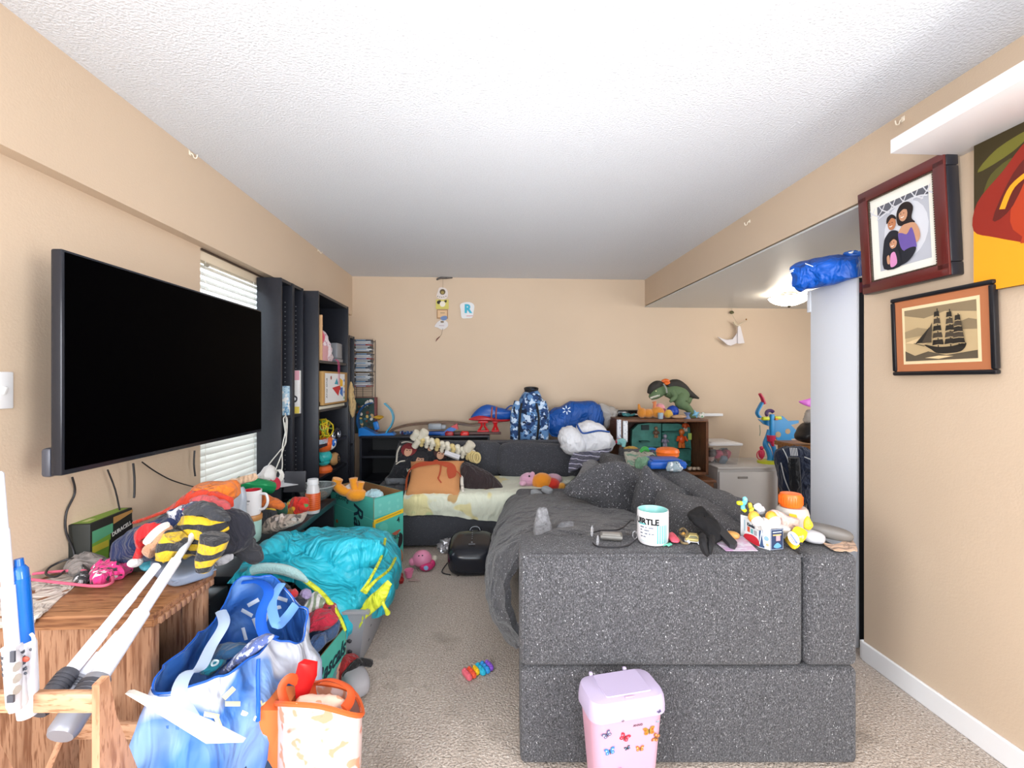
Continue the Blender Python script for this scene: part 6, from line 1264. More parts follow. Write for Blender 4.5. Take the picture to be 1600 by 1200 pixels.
for x in (rx0, rx1-.004):
    b = B(TC); b.prism([(x-.008, .945, zr_+.04), (x-.008, .968, zr_+.045), (x-.008, .985, zr_-.05), (x-.008, 1.05, zr_-.24), (x-.008, 1.12, zr_-.30), (x-.008, 1.18, zr_-.21), (x-.008, 1.20, zr_-.22), (x-.008, 1.20, 0), (x-.008, 1.15, 0), (x-.008, 1.07, .1), (x-.008, .99, 0), (x-.008, .945, 0)], (.016, 0, 0)); b.done('end_panel', RKZ, t, smooth=False)
b = B(TC); b.box(((rx0+rx1)/2, 1.05, .10), (rx1-rx0, .17, .012)); b.done('bottom_board', RK, t, smooth=False)
BW = mat('blade_white', '#e9ebf4', .3); HG = mat('hilt_grey', '#9a9ca6', .35, .3); HD = mat('hilt_dark', '#4a4c55', .4)
def sword(name, lab, tip, base, rt, rb, blade, hilt_f, hm, ext=.45, rings=True):
    t = thing(name, lab, 'toy sword', tip.lerp(base, 1+ext)); ax = base-tip
    hs = tip+ax*hilt_f; e = tip+ax*(1+ext)
    b = B(); pts = [tip-ax*.012, tip, tip+ax*.30, tip+ax*.30, tip+ax*.62, tip+ax*.62, hs]
    r1, r2, r3 = rt, rt*.55+rb*.45, rb
    b.tube([tip-ax*.012, tip, tip+ax*.33], [r1*.6, r1, r1], 14); b.tube([tip+ax*.32, tip+ax*.66], [r2, r2], 14); b.tube([tip+ax*.65, hs], [r3, r3], 14); b.done('blade', blade, t)
    b = B(); b.tube([hs, hs+ax*.02, e-ax*.02, e], [r3*1.3, r3*1.45, r3*1.45, r3*1.2], 14); b.done('hilt', hm, t)
    b = B()
    for k in range(4):
        q = hs.lerp(e, .12+.09*k); b.tube([q, q+ax*.015], [r3*1.55, r3*1.55], 14)
    b.done('grip_rings', HD, t, kind='stuff')
    return t
sword('toy_light_sword', 'white toy light sword with its tip on the oak table, left of the longest one', P(245, 884, d=1.38), P(100, 1062, d=1.09), .0125, .0155, BW, .94, HD, .22)
sword('toy_light_sword', 'longest white toy light sword leaning over the striped sweater', P(317, 812, d=1.56), P(147, 1070, d=1.09), .011, .021, BW, .97, HG, .20)
sword('toy_light_sword', 'white toy light sword partly hidden beneath the longest one', P(215, 960, d=1.25), P(128, 1062, d=1.12), .012, .018, BW, .96, HG, .3)
t = sword('toy_light_sword', 'white toy light sword standing upright at the left edge of the photo', P(-2, 740, d=.93), P(20, 1010, d=.93), .008, .0115, mat('blade_milky', '#dcdeea', .3), .99, mat('hilt_white', '#d0d0d8', .35), .35)
t = thing('blue_light_sword', 'short blue toy light sword with a white hilt in the wooden rack', 'toy sword', P(44, 1120, d=.95))
BLB = mat('blade_blue', '#1260b8', .2, coat=.3)
b = B(); b.tube([P(29, 873, d=.95), P(30, 886, d=.95)], [.0075, .0085], 14); b.tube([P(30, 884, d=.95), P(31, 890, d=.95), P(33, 905, d=.95)], [.009, .0135, .0135], 14); b.tube([P(32, 903, d=.95), P(38, 1006, d=.95)], [.015, .0165], 16); b.done('blade', BLB, t)
b = B(); b.tube([P(37, 1003, d=.95), P(38, 1008, d=.95), P(41, 1080, d=.95), P(43, 1118, d=.95)], [.018, .0195, .0195, .016], 16); b.done('hilt', mat('hilt_white', '#d0d0d8', .35), t)
b = B(); b.ell(P(40, 1030, d=.93), (.008, .003, .006), sub=2); b.done('red_button', plas('#b8503c'), t)
b = B()
for dy, dx in ((18, -9), (12, 8), (42, 0), (49, 0)): b.ell(P(40+dx, 1003+dy, d=.931), (.0035, .002, .0035), sub=1)
b.done('dark_buttons', HD, t, kind='stuff')
b = B(); b.tube([P(48, 990, d=.93), P(53, 1000, d=.93), P(52, 1040, d=.93), P(50, 1065, d=.93)], .003, 6, n=3); b.done('belt_clip', mat('hilt_white', '#d0d0d8', .35), t)
t = thing('white_hilt_sword', 'small white sword hilt with knobs left of the blue light sword', 'toy sword', P(24, 1110, d=.92))
b = B(); b.tube([P(18, 1015, d=.92), P(20, 1030, d=.92), P(22, 1080, d=.92), P(24, 1110, d=.92)], [.009, .014, .012, .010], 12); b.tube([P(4, 1015, d=.92), P(28, 1012, d=.92)], .005, 8); b.done('hilt', mat('hilt_pale', '#c4c2c8', .35), t)
for py in (1042, 1060, 1078):
    b = B(); b.tube([P(16, py, d=.915), P(27, py, d=.915)], .009, 8); b.done('knob', mat('knob_bone', '#b0a8a0', .4), t)
b = B(); b.box(P(20, 1026, d=.905), (.008, .004, .022)); b.box(P(17, 1092, d=.905), (.012, .004, .014)); b.done('black_inlay', HD, t, smooth=False, kind='stuff')
# bottom: white board and orange carton
b = B(); b.prism([P(195, 1084, d=1.0), P(203, 1083, d=1.0), P(260, 1105, d=1.0), P(324, 1131, d=.99), P(380, 1160, d=.98), P(322, 1162, d=.98), P(243, 1113, d=.99)], (.0, .012, .0)); b.done('white_flap_board', mat('board_white', '#cfc9c0', .6), None, 'pointed white board sticking up at the bottom beside the oak table', 'board')
b = B(); q = P(262, 1180, d=1.05); b.rbox((q.x, q.y+.02, .17), (.16, .12, .34), .3, sub=2, amp=.01); b.done('white_sack', mat('sack_white', '#c9ccd2', .6), None, 'white sack behind the pointed white board', 'sack')
# ---------------------------------------------------------------- blue tote bag
t = thing('blue_tote_bag', 'large blue tote bag of clothes in the lower left, sun glare painted into its colour', 'bag', (-.78, 1.28, 0))
rim = [(372, 908, 1.64), (415, 904, 1.66), (452, 925, 1.62), (474, 957, 1.56), (474, 992, 1.50), (456, 1004, 1.44), (428, 1002, 1.38), (398, 1028, 1.29), (350, 1056, 1.20), (300, 1076, 1.14), (234, 1078, 1.13), (262, 1042, 1.24), (300, 996, 1.40), (340, 962, 1.52)]
BT = mat('tote_blue_glare', '#4f8ade', .4, fold=.9, fs=7, blot=[('#8fb8f0', 5, .42, .12), ('#e9f0fa', 3.6, .51, .05)], transl=.3); BTI = mat('tote_inside', '#3f7ad0', .5, fold=.9, fs=7, blot=[('#7aa8e4', 4, .50, .15)], transl=.2)  # pale and white blotches paint sun glare onto the blue outside
top = [P(a, c_, d=d) for a, c_, d in rim]; cen = sum(top, Vector())/len(top)
lv = []
for k, (s_, zf) in enumerate(((1, 0), (1.02, .06), (1.08, .35), (1.0, .75), (.88, 1))):
    lv.append([Vector((cen.x+(p.x-cen.x)*s_+.045*min(1, zf*4)*(p.x > cen.x-.05)*(p.y < cen.y+.12), cen.y+(p.y-cen.y)*s_-.05*min(1, zf*4)*(p.y < cen.y), p.z*(1-zf)+.01*zf)) for p in top])
b = B(); rr = [catmull(r, 6, True) for r in lv]; m_ = len(rr[0]); rows = []
for j in range(m_): rows.append(catmull([r[j] for r in rr], 5))
h_ = len(rows[0]); co = []
for io in (0, 1):
    for i in range(h_):
        for j in range(m_):
            p = rows[j][i].copy(); o = Vector((p.x-cen.x, p.y-cen.y, 0)).normalized()
            p += o*(.030*ridge(p, 7, 3)-.004*io)+Vector((0, 0, .02*ridge(p, 9, 1)*(1 if i < 3 else 0))); co.append(p)
fa = []
for i in range(h_-1):
    for j in range(m_):
        k = (j+1) % m_; a = [i*m_+j, i*m_+k, (i+1)*m_+k, (i+1)*m_+j]; fa.append(a); fa.append([h_*m_+v for v in a[::-1]])
for j in range(m_): k = (j+1) % m_; fa.append([k, j, h_*m_+j, h_*m_+k])
fa.append([(h_-1)*m_+j for j in range(m_)])
b.m(BT); b.raw(co, fa); b.mats.append(BTI)
for i, f_ in enumerate(b.bm.faces):
    if i < 2*(h_-1)*m_ and i % 2: f_.material_index = 1
tote = b.done('bag_walls', BT, t)
b = B(); b.tube([rows[j][0]+(Vector((rows[j][0].x-cen.x, rows[j][0].y-cen.y, 0)).normalized())*.030*ridge(rows[j][0], 7, 3)+Vector((0, 0, .02*ridge(rows[j][0], 9, 1)+.002)) for j in range(m_)], .0028, 6, closed=True); b.done('rim_binding', mat('bind_blue', '#1f62c8', .45), t)
HB = mat('strap_blue', '#1a5fd0', .45)
b = B(); b.tube([P(378, 910, d=1.63), P(405, 909, d=1.64), P(420, 925, d=1.58), P(408, 960, d=1.5), P(412, 990, d=1.44), P(430, 1000, d=1.42)], .016, 6, n=6, flatn=.25); b.done('strap', HB, t)
b = B(); b.tube([P(440, 912, d=1.63), P(425, 940, d=1.55), P(432, 975, d=1.47), P(447, 965, d=1.52), P(462, 945, d=1.57)], .015, 6, n=6, flatn=.25); b.done('strap', mat('strap_pale', '#6c9fe4', .45), t)
b = B(); b.tube([P(345, 955, d=1.5), P(350, 975, d=1.42), P(330, 1010, d=1.32), P(312, 1045, d=1.2), P(292, 1052, d=1.14), P(280, 1085, d=1.06), P(300, 1125, d=1.03)], .016, 6, n=6, flatn=.25); b.done('strap', mat('strap_white', '#c0d6f4', .45), t)
b = B(); b.tube([v for v in (hit(tote, 402, y_, .004) for y_ in range(1030, 1130, 12)) if v], .005, 6, flatn=.5); b.done('seam_tape', HB, t)
# printed dashes on the far inner wall
def dash(pts, c_='#dfe8f2'):
    hp = [hit(tote, a, c2) for a, c2, _ in pts]
    if None in hp: return
    b = B(); b.puff(hp, .003, n=0, rings=2); return b.done('printed_dash', flat(c_), t)
def _old(pts, c_):
    b = B(); b.puff([P(*p_) for p_ in pts] if False else [P(a, c2, d=d_) for a, c2, d_ in pts], .004, n=0, rings=2); return b.done('printed_dash', flat(c_), t)
for a, c2, d_, an in ((396, 941, 1.52, -.5), (386, 957, 1.50, .5), (416, 966, 1.48, -1.2), (430, 950, 1.50, -.3), (440, 935, 1.53, .3), (382, 990, 1.42, 1.3), (400, 975, 1.45, 1.2)):
    ca, sa = math.cos(an), math.sin(an); dash([(a+ca*u_*10-sa*v_*3, c2+sa*u_*10+ca*v_*3, d_) for u_, v_ in ((-1, -1), (1, -1), (1, 1), (-1, 1))])
for a, c2, d_, an in ((357, 1083, 1.10, -.8), (363, 1100, 1.09, .0), (330, 1118, 1.06, .2), (418, 1096, 1.19, -.3), (388, 1118, 1.13, .4), (340, 1128, 1, 1.2)):
    ca, sa = math.cos(an), math.sin(an); dash([(a+ca*u_*12-sa*v_*4, c2+sa*u_*12+ca*v_*4, d_) for u_, v_ in ((-1, -1), (1, -1), (1, 1), (-1, 1))], '#e4dcae')
lump('denim_print_cloth', [(345, 1046), (372, 1022), (396, 1000), (420, 992), (424, 1000), (400, 1020), (372, 1040), (352, 1052)], 1.32, .07, cloth('#5868a0', blot=[('#c4cce4', 60, .54)]), 'grey blue speckled cloth rolled inside the blue tote bag', seed=4)
lump('navy_tote_cloth', [(322, 1032), (330, 1016), (352, 1008), (378, 1008), (384, 1018), (356, 1030), (334, 1040)], 1.34, .07, cloth('#1b4468'), 'dark blue cloth deep inside the blue tote bag', seed=6)
t2 = thing('teal_shirt', 'teal shirt with a white print inside the blue tote bag', 'shirt', P(338, 1052, d=1.26))
b = B(); b.puff(pxs([(316, 1050), (322, 1036), (340, 1030), (352, 1032), (346, 1044), (334, 1052)], 1.31), .05, .008, 20, 3); b.done('shirt_fabric', cloth('#1c7c90'), t2)
b = B(); b.tube(pxs([(331, 1036), (335, 1032), (341, 1033), (338, 1038), (332, 1040)], 1.275), .003, 5, n=3, closed=True); b.done('white_print', flat('#c8dce0'), t2)
b = B(); b.ell((-.76, 1.36, .20), (.19, .24, .17), amp=.02, f=10, zmin=.02); b.done('tote_contents', cloth('#27405c'), None, 'bulk of folded dark clothes filling the blue tote bag', 'clothes')
# ---------------------------------------------------------------- nappy boxes
TEAL = mat('box_teal', '#4cb4a4', .55, var=.04, vs=30); KR = mat('kraft_inner', '#9c744c', .85)
def cart(name, lab, A, Bp, Cp, zt, open_=True):
    """A near corner, Bp right corner, Cp left corner on the floor plan"""
    t = thing(name, lab, 'box', ((Bp.x+Cp.x)/2, (Bp.y+Cp.y)/2, 0)); D = Bp+Cp-A; pts = [Vector((p.x, p.y, 0)) for p in (A, Bp, D, Cp)]
    for i in range(4):
        a, c_ = pts[i], pts[(i+1) % 4]; n_ = Vector(((c_-a).y, -(c_-a).x, 0)).normalized()*-.006
        if n_.dot(sum(pts, Vector())/4-a) < 0: n_ = -n_
        b = B(); b.m(TEAL).prism([a, c_, c_+Vector((0, 0, zt)), a+Vector((0, 0, zt))], n_*.4); b.m(KR).prism([a+n_*.4, c_+n_*.4, c_+n_*.4+Vector((0, 0, zt)), a+n_*.4+Vector((0, 0, zt))], n_*.5)
        b.done('panel', None, t, smooth=False)
    b = B(); b.m(KR).prism(pts, (0, 0, .006)); b.done('bottom', None, t, smooth=False)
    return t, pts
A, Bp = P(584, 779, z=.50), P(630, 767, z=.50); Cp = P(517, 760, z=.50)
t, pts = cart('teal_nappy_box', 'open teal nappy box standing upright before the far sofa', A, Bp, Cp, .50)
Tr = frame(pts[0], pts[1]-pts[0], (0, 0, 1)); wr = (pts[1]-pts[0]).length; Tl = frame(pts[3], pts[0]-pts[3], (0, 0, 1)); wl = (pts[3]-pts[0]).length
decal(t, 'right_print', Tr, [('#6cc4b8', [(0.004, .37), (wr-.004, .37), (wr-.004, .492), (.004, .492)]), ('#e8c224', [(0, .325), (wr, .345), (wr, .375), (0, .355)]), ('#b8902c', line([(.02, .342), (wr-.02, .360)], .006)), ('#e8c224', [(-.0, .25), (.012, .25), (.012, .34), (0, .34)]), ('#5cc0b0', circ(wr*.3, .28, .04)), ('#2a2228', ring2([(wr*.8, .10), (wr*.95, .13), (wr*.97, .19), (wr*.86, .20)])), ('#b87858', ring2([(wr*.8, .01), (wr*.97, .01), (wr*.97, .07), (wr*.88, .09)])), ('#a85c48', ring2([(wr*.6, .225), (wr*.9, .235), (wr*.75, .205)]))])
sh = [('#7cccc0', circ(wr*(.2+.3*(i % 3)), .40+.045*(i//3), .014, 5, .012, i)) for i in range(6)]
decal(t, 'leaf_print', Tr, sh, z0=.0018)
text(t, 'size_number', Tr @ Matrix.Translation((wr*.82, .305, .001)), '4', .055, '#1c2c34', bold=.001)
text(t, 'script_lettering', Tr @ Matrix.Translation((wr*.52, .20, .001)), 'Rascals.', .072, '#1c2830', shear=.35)
text(t, 'large_lettering', Tl @ Matrix.Translation((wl*.66, .21, .001)) @ Matrix.Rotation(-PI/2, 4, 'Z'), 'Rascals', .16, '#12303c', shear=.35, bold=.002)
text(t, 'upside_down_lettering', Tl @ Matrix.Translation((wl*.30, .435, .001)) @ Matrix.Rotation(PI, 4, 'Z'), 'Rascals', .062, '#1c2830', shear=.35)
decal(t, 'left_print', Tl, [('#e8c224', [(wl-.012, .25), (wl, .25), (wl, .34), (wl-.012, .34)]), ('#2c3030', [(.02, .468), (wl*.38, .462), (wl*.38, .478), (.02, .484)]), ('#b8602c', circ(wl*.16, .26, .014)), ('#7cccc0', line([(0, .385), (wl, .355)], .003))])
orange = plush('#e6941c')
t = thing('orange_toy_rabbit', 'orange plush toy with rounded legs in the top of the teal nappy box', 'toy', (sum(pts, Vector())/4)+Vector((0, 0, .35)))
def N_(px, py, dd=3.12): return P(px, py, d=dd)
b = B(); b.tube([N_(528, 748), N_(526, 758), N_(536, 767), N_(548, 770)], [.035, .032, .032, .03], 10, n=4); b.done('leg', orange, t)
b = B(); b.tube([N_(552, 747), N_(553, 757), N_(556, 766)], [.03, .024, .03], 10, n=4); b.done('arm', orange, t)
b = B(); b.tube([N_(564, 753), N_(563, 760), N_(561, 768)], [.026, .02, .026], 10, n=4); b.done('arm', orange, t)
b = B(); b.ell(N_(557, 773), (.07, .06, .045)); b.done('body', orange, t)
b = B(); b.puff(pxs([(534, 764), (546, 756), (553, 762), (550, 772), (540, 772)], 3.14), .06, .01, 22, 2); b.done('white_shirt', cloth('#c4bcb4'), t)
b = B(); b.puff(pxs([(570, 774), (574, 768), (584, 764), (596, 768), (598, 778), (582, 781)], 3.12), .08, .012, 22, 5); b.done('folded_nappy', cloth('#a8c8d0'), None, 'pale blue white folded nappy in the teal nappy box', 'nappy')
A, Bp = P(500, 1028, z=.224), P(541, 978, z=.224); Cp = P(473, 1028, z=.224)
t, pts = cart('teal_nappy_box', 'low teal nappy box loaded with clothes beside the laundry basket', A, Bp, Vector((A.x-.30, A.y+.02, 0)), .224)
Tr = frame(pts[0], pts[1]-pts[0], (0, 0, 1)); wr = (pts[1]-pts[0]).length
text(t, 'script_lettering', Tr @ Matrix.Translation((wr*.40, .145, .001)), 'Rascals', .085, '#12303c', shear=.35, bold=.002)
decal(t, 'baby_print', Tr, [('#d8a890', circ(wr*.72, .07, .032)), ('#8c7c9c', line([(wr*.2, .05), (wr*.62, .10)], .008)), ('#8c7c9c', line([(wr*.2, .03), (wr*.62, .08)], .006)), ('#4a2c24', circ(wr*.70, .078, .005)), ('#4a2c24', circ(wr*.76, .078, .005)), ('#b84c4c', line([(wr*.70, .058), (wr*.75, .056)], .005))])
# stacked clothes on the low box
for nm, o_, d_, th, c_, lab, kw in (
    ('folded_jeans', [(478, 984), (500, 974), (528, 974), (530, 990), (510, 1002), (484, 1004)], 1.84, .12, '#3c5478', 'folded blue jeans above the low teal nappy box', {}),
    ('rolled_denim', [(476, 1018), (482, 1002), (500, 990), (508, 994), (506, 1008), (490, 1020)], 1.72, .08, '#3a5680', 'rolled denim hem at the bottom of the clothes stack', {}),
    ('red_trousers', [(470, 972), (480, 960), (500, 955), (522, 960), (526, 974), (500, 982), (476, 982)], 1.82, .12, '#b4243c', 'red folded trousers in the middle of the clothes stack', {}),
    ('red_print_shirt', [(498, 958), (506, 944), (520, 946), (528, 962), (526, 974), (510, 970)], 1.90, .10, '#a01f30', 'red shirt with pale print on the right of the clothes stack', {'blot': [('#d8b8b0', 20, .60), ('#30202c', 24, .64)]}),
    ('striped_green_cloth', [(464, 954), (474, 938), (492, 928), (506, 940), (500, 952), (476, 962)], 1.86, .09, '#7c8c74', 'green and white striped folded cloth in the clothes stack', {'stripe': ('#c8c8c8', 0, .022, .5, .08)}),
    ('dark_flower_cloth', [(440, 948), (448, 934), (466, 928), (478, 936), (472, 952), (452, 960)], 1.82, .09, '#2c2c38', 'near black cloth left of the striped green cloth', {'blot': [('#8c4c64', 26, .64)]}),
    ('red_blue_toy_cloth', [(438, 936), (444, 924), (458, 921), (466, 930), (456, 938)], 1.80, .07, '#5468b0', 'blue and red cloth at the top of the clothes stack', {'blot': [('#c42c34', 12, .50)]}),
    ('black_top_cloth', [(392, 922), (405, 912), (430, 906), (448, 914), (450, 930), (420, 940), (398, 938)], 1.84, .09, '#23242c', 'black cloth behind the rim of the blue tote bag', {}),
    ('lilac_scrap', [(464, 930), (472, 922), (484, 924), (484, 934), (470, 938)], 1.84, .05, '#9c90b8', 'lilac cloth scrap beside the yellow quilt border', {})):
    lump(nm, o_, d_, th, cloth(c_, **kw), lab, seed=len(nm), amp=.016)
b = B(); b.rbox((-.84, 1.90, .14), (.28, .22, .24), .4, sub=3, amp=.01); b.done('clothes_stack_core', cloth('#2c3040'), None, 'dark folded clothes inside the low teal nappy box', 'clothes')
# ---------------------------------------------------------------- laundry basket and quilt
A = P(566, 1043, z=0); LG = mat('basket_grey', '#9a9aa0', .4)
t = thing('laundry_basket', 'grey plastic laundry basket with slotted sides under the turquoise quilt', 'basket', (A.x-.2, A.y+.3, 0))
x0_, x1_, y0_, y1_, zb_ = A.x-.36, A.x-.0, A.y, A.y+.58, .275
def bring(s_, z): return [Vector(v) for v in catmull([(x0_-s_+.05, y0_-s_, z), (x1_+s_-.05, y0_-s_, z), (x1_+s_, y0_-s_+.05, z), (x1_+s_, y1_+s_-.05, z), (x1_+s_-.05, y1_+s_, z), (x0_-s_+.05, y1_+s_, z), (x0_-s_, y1_+s_-.05, z), (x0_-s_, y0_-s_+.05, z)], 4, True)]
b = B(); L_ = [bring(-.02, .0), bring(-.005, .02), bring(.02, .20), bring(.03, .26), bring(.045, .262), bring(.045, zb_), bring(.028, zb_), bring(.015, .2), bring(-.012, .02)]; m_ = len(L_[0])
co = [v for l_ in L_ for v in l_]; fa = [[i*m_+j, i*m_+(j+1) % m_, (i+1)*m_+(j+1) % m_, (i+1)*m_+j] for i in range(len(L_)-1) for j in range(m_)]; fa.append(list(range(m_))[::-1]); fa.append([(len(L_)-1)*m_+j for j in range(m_)])
b.raw(co, fa); b.done('tub', LG, t)
b = B(); DK = flat('#2e2e34')
for r_ in range(5):
    for c2 in range(9):
        z = .07+.034*r_; s_ = -.005+(z-.02)*.14; y = y0_+.10+.048*c2+(.024 if r_ % 2 else 0)
        b.ell((x1_+s_, y, z), (.0035, .017, .009), sub=1)
b.done('side_slots', DK, t, kind='stuff')
b = B()
for z in (.08, .13): b.ell((x1_-.05, y0_-.004-(z)*.12, z), (.012, .006, .01), sub=1)
b.done('front_slots', DK, t, kind='stuff')
QT = mat('quilt_turquoise', '#2ab6cc', .42, fold=1, fs=8, bump=.1, bs=60, var=.06, vs=6); QY = mat('quilt_yellow', '#cfd83a', .5, fold=.6, fs=14)
t = thing('turquoise_quilt', 'crumpled turquoise quilt with lime borders heaped on the laundry basket', 'quilt', (A.x-.15, A.y+.3, .2))
def R_(d, pts): return [P(a, c_, d=min(d, .975/max(.05, (800-a)/711-.053))) for a, c_ in pts]
rows = [R_(2.85, [(440, 862), (462, 836), (520, 830), (572, 829), (606, 840), (622, 870), (614, 905)]),
        R_(2.72, [(425, 862), (460, 832), (520, 826), (572, 826), (606, 838), (624, 868), (618, 915)]),
        R_(2.5, [(405, 872), (450, 842), (515, 834), (572, 838), (608, 856), (623, 888), (614, 935)]),
        R_(2.3, [(388, 884), (435, 858), (505, 852), (565, 868), (600, 888), (614, 915), (604, 955)]),
        R_(2.15, [(376, 893), (420, 874), (490, 876), (545, 902), (580, 920), (592, 942), (580, 968)]),
        R_(2.04, [(372, 902), (408, 886), (470, 893), (520, 922), (552, 946), (560, 965), (552, 985)]),
        R_(1.98, [(368, 912), (402, 897), (458, 903), (502, 930), (534, 962), (546, 982), (545, 1000)])]
b = B(); b.patch(rows, 12, 10, .03, .036, 6.5, 5); b.done('quilt_body', QT, t)
for d_, o_ in ((2.25, [(440, 850), (500, 838), (590, 845), (600, 868), (560, 905), (520, 895), (470, 880), (430, 868)]),):
    b = B(); b.puff(pxs(o_, d_), .16, .03, 8, 7, nrm=(0, -1, 1)); b.done('folded_bulge', QT, t)
b = B(); b.tube([P(a, c_, d=d) for a, c_, d in ((446, 893, 1.93), (470, 903, 1.92), (500, 925, 1.91), (525, 955, 1.90), (540, 985, 1.90))], [.008, .012, .014, .012, .008], 8, n=5, flatn=.6); b.done('lime_border', QY, t)
b = B(); b.puff([P(a, c_, d=2.02) for a, c_ in ((562, 952), (572, 938), (606, 906), (613, 912), (600, 942), (574, 964), (560, 984))], .03, .008, 16, 4, n=-4); b.done('lime_fold', QY, t)
for pts in ([(602, 842, 2.55), (596, 870, 2.3), (578, 905, 2.1), (566, 925, 2.05)], [(618, 872, 2.5), (608, 890, 2.3), (586, 908, 2.1), (570, 925, 2.03)], [(597, 940, 2.0), (602, 950, 2.0), (606, 958, 2.02)]):
    b = B(); b.tube([P(a, c_, d=d-.08) for a, c_, d in pts], [.007]*(len(pts)-1)+[.012], 7, n=5); b.done('lime_zip', QY, t)
b = B(); b.tube([P(a, c_, d=d) for a, c_, d in ((357, 932, 1.86), (356, 922, 1.88), (372, 902, 1.9), (400, 889, 1.93), (436, 889, 1.94), (462, 897, 1.93), (480, 908, 1.9))], [.018, .024, .026, .022, .022, .020, .008], 9, n=5); b.done('fleece_edge', plush('#aed4d4'), t)
# ---------------------------------------------------------------- near floor: orange bag, shoe
t = thing('orange_white_bag', 'white shopping bag with orange print and orange handles at the bottom centre left', 'bag', P(500, 1200, d=1.35)); t.location.z = 0; WM[t] = Matrix.Translation(t.location)
rim = [(440, 1085, 1.34), (470, 1068, 1.42), (520, 1070, 1.42), (552, 1082, 1.38), (566, 1110, 1.30), (556, 1118, 1.23), (500, 1104, 1.20), (446, 1100, 1.20), (432, 1098, 1.27)]
top = [P(a, c_, d=d) for a, c_, d in rim]; cen = sum(top, Vector())/len(top)
b = B(); tr = catmull(top, 5, True); m_ = len(tr); co = []
for io in (0, 1):
    for k, zf in enumerate((0, .2, .5, .8, 1)):
        for p in tr:
            q = Vector((cen.x+(p.x-cen.x)*(1-.1*zf), cen.y+(p.y-cen.y)*(1-.1*zf), p.z*(1-zf)+.005)); o = Vector((q.x-cen.x, q.y-cen.y, 0)).normalized(); co.append(q+o*(.008*ridge(q, 11, 2)-.003*io))
fa = []
for i in range(4):
    for j in range(m_): k = (j+1) % m_; a = [i*m_+j, i*m_+k, (i+1)*m_+k, (i+1)*m_+j]; fa.append(a); fa.append([5*m_+v for v in a[::-1]])
for j in range(m_): k = (j+1) % m_; fa.append([k, j, 5*m_+j, 5*m_+k])
fa.append([4*m_+j for j in range(m_)])
b.raw(co, fa); b.done('bag_walls', mat('bag_pinkwhite', '#f2dcd8', .5, blot=[('#e8a888', 22, .58, .04), ('#e07a50', 12, .64, .04)], transl=.2), t)
b = B(); b.tube(top, .007, 6, closed=True, n=4); b.done('orange_rim', mat('orange_bind', '#e0622c', .5), t)
OB = mat('orange_strap', '#dd5a2c', .5)
b = B(); b.tube([P(a, c_, d=d) for a, c_, d in ((492, 1100, 1.37), (488, 1072, 1.38), (515, 1062, 1.36), (545, 1074, 1.33), (548, 1092, 1.30), (538, 1108, 1.26))], .014, 6, n=6, flatn=.3); b.done('handle', OB, t)
b = B(); b.tube([P(a, c_, d=d) for a, c_, d in ((446, 1100, 1.27), (440, 1075, 1.28), (452, 1060, 1.30), (468, 1066, 1.33))], .013, 6, n=6, flatn=.3); b.done('handle', OB, t)
b = B(); b.prism([P(466, 1036, d=1.33), P(487, 1040, d=1.35), P(486, 1062, d=1.34), P(474, 1090, d=1.32), P(462, 1092, d=1.31), P(460, 1060, d=1.32)], (.01, .02, 0)); b.done('red_packet', mat('gloss_red', '#c21a1c', .25), None, 'glossy red packet sticking out of the orange and white bag', 'packet')
b = B(); b.puff([P(a, c_, d=1.29) for a, c_ in ((452, 1120), (464, 1092), (500, 1088), (535, 1092), (545, 1120), (500, 1130))], .05, .010, 16, 4); b.done('printed_paper', mat('peach_print', '#ecc8b4', .7, blot=[('#e09c7c', 22, .55)]), None, 'peach printed paper inside the orange and white bag', 'paper')
b = B(); q0_, q1_ = P(400, 1110, d=1.22), P(446, 1110, d=1.26); b.prism([q0_, q1_, Vector((q1_.x+.02, q1_.y, .02)), Vector((q0_.x-.05, q0_.y, .02))], (0, .1, 0)); b.done('orange_carton', mat('orange_card', '#d8743c', .6), None, 'plain orange carton wedged between the blue tote bag and the orange white bag', 'box')
t = thing('red_grey_sneaker', 'small grey shoe with red and black upper on the carpet beside the low nappy box', 'shoe', P(552, 1090, z=0)); q = P(552, 1088, z=0)
b = B(); b.rbox(q+Vector((.0, .03, .045)), (.10, .17, .085), .7, rot=(0, 0, 30), sub=2); b.done('toe', mat('shoe_grey', '#a3a0a4', .7), t)
b = B(); b.rbox(q+Vector((-.045, .09, .06)), (.09, .10, .10), .7, rot=(0, 10, 30), sub=2); b.done('red_heel', cloth('#a02024'), t)
b = B(); b.tube([q+Vector((-.045, .03, .06)), q+Vector((0, .06, .10)), q+Vector((.045, .10, .07))], .016, 7, n=4); b.done('black_collar', cloth('#1c1a1c'), t)
# ---------------------------------------------------------------- pink bin in front of the sofa
PKB = mat('bin_pink', '#cd9db2', .3, spec=.4); PKL = mat('bin_lid_pink', '#b8abc8', .4)
A = P(935, 1083, d=1.285); Bc = P(1036, 1078, d=1.33)
u = Vector((Bc.x-A.x, Bc.y-A.y, 0)).normalized(); v = Vector((-u.y, u.x, 0)); zt = .395; W_ = .238; Dp = .135
t = thing('pink_waste_bin', 'small pink waste bin with butterfly stickers in front of the sofa', 'bin', A+u*W_*.45+v*.06); t.location.z = 0; WM[t] = Matrix.Translation(t.location)
o = P(914, 1085, d=1.285)+u*.024; o = Vector((o.x, o.y, 0)); zs = .915; T = Matrix(((u.x, v.x, 0, o.x), (u.y, v.y, 0, o.y), (0, 0, zs, 0), (0, 0, 0, 1)))
def rr_(x0, x1, y0, y1, r, z): 
    return [Vector((cx+r*math.cos(a), cy+r*math.sin(a), z)) for cx, cy, s_ in ((x1-r, y1-r, 0), (x0+r, y1-r, 1), (x0+r, y0+r, 2), (x1-r, y0+r, 3)) for a in [PI/2*(s_+k/5) for k in range(6)]]
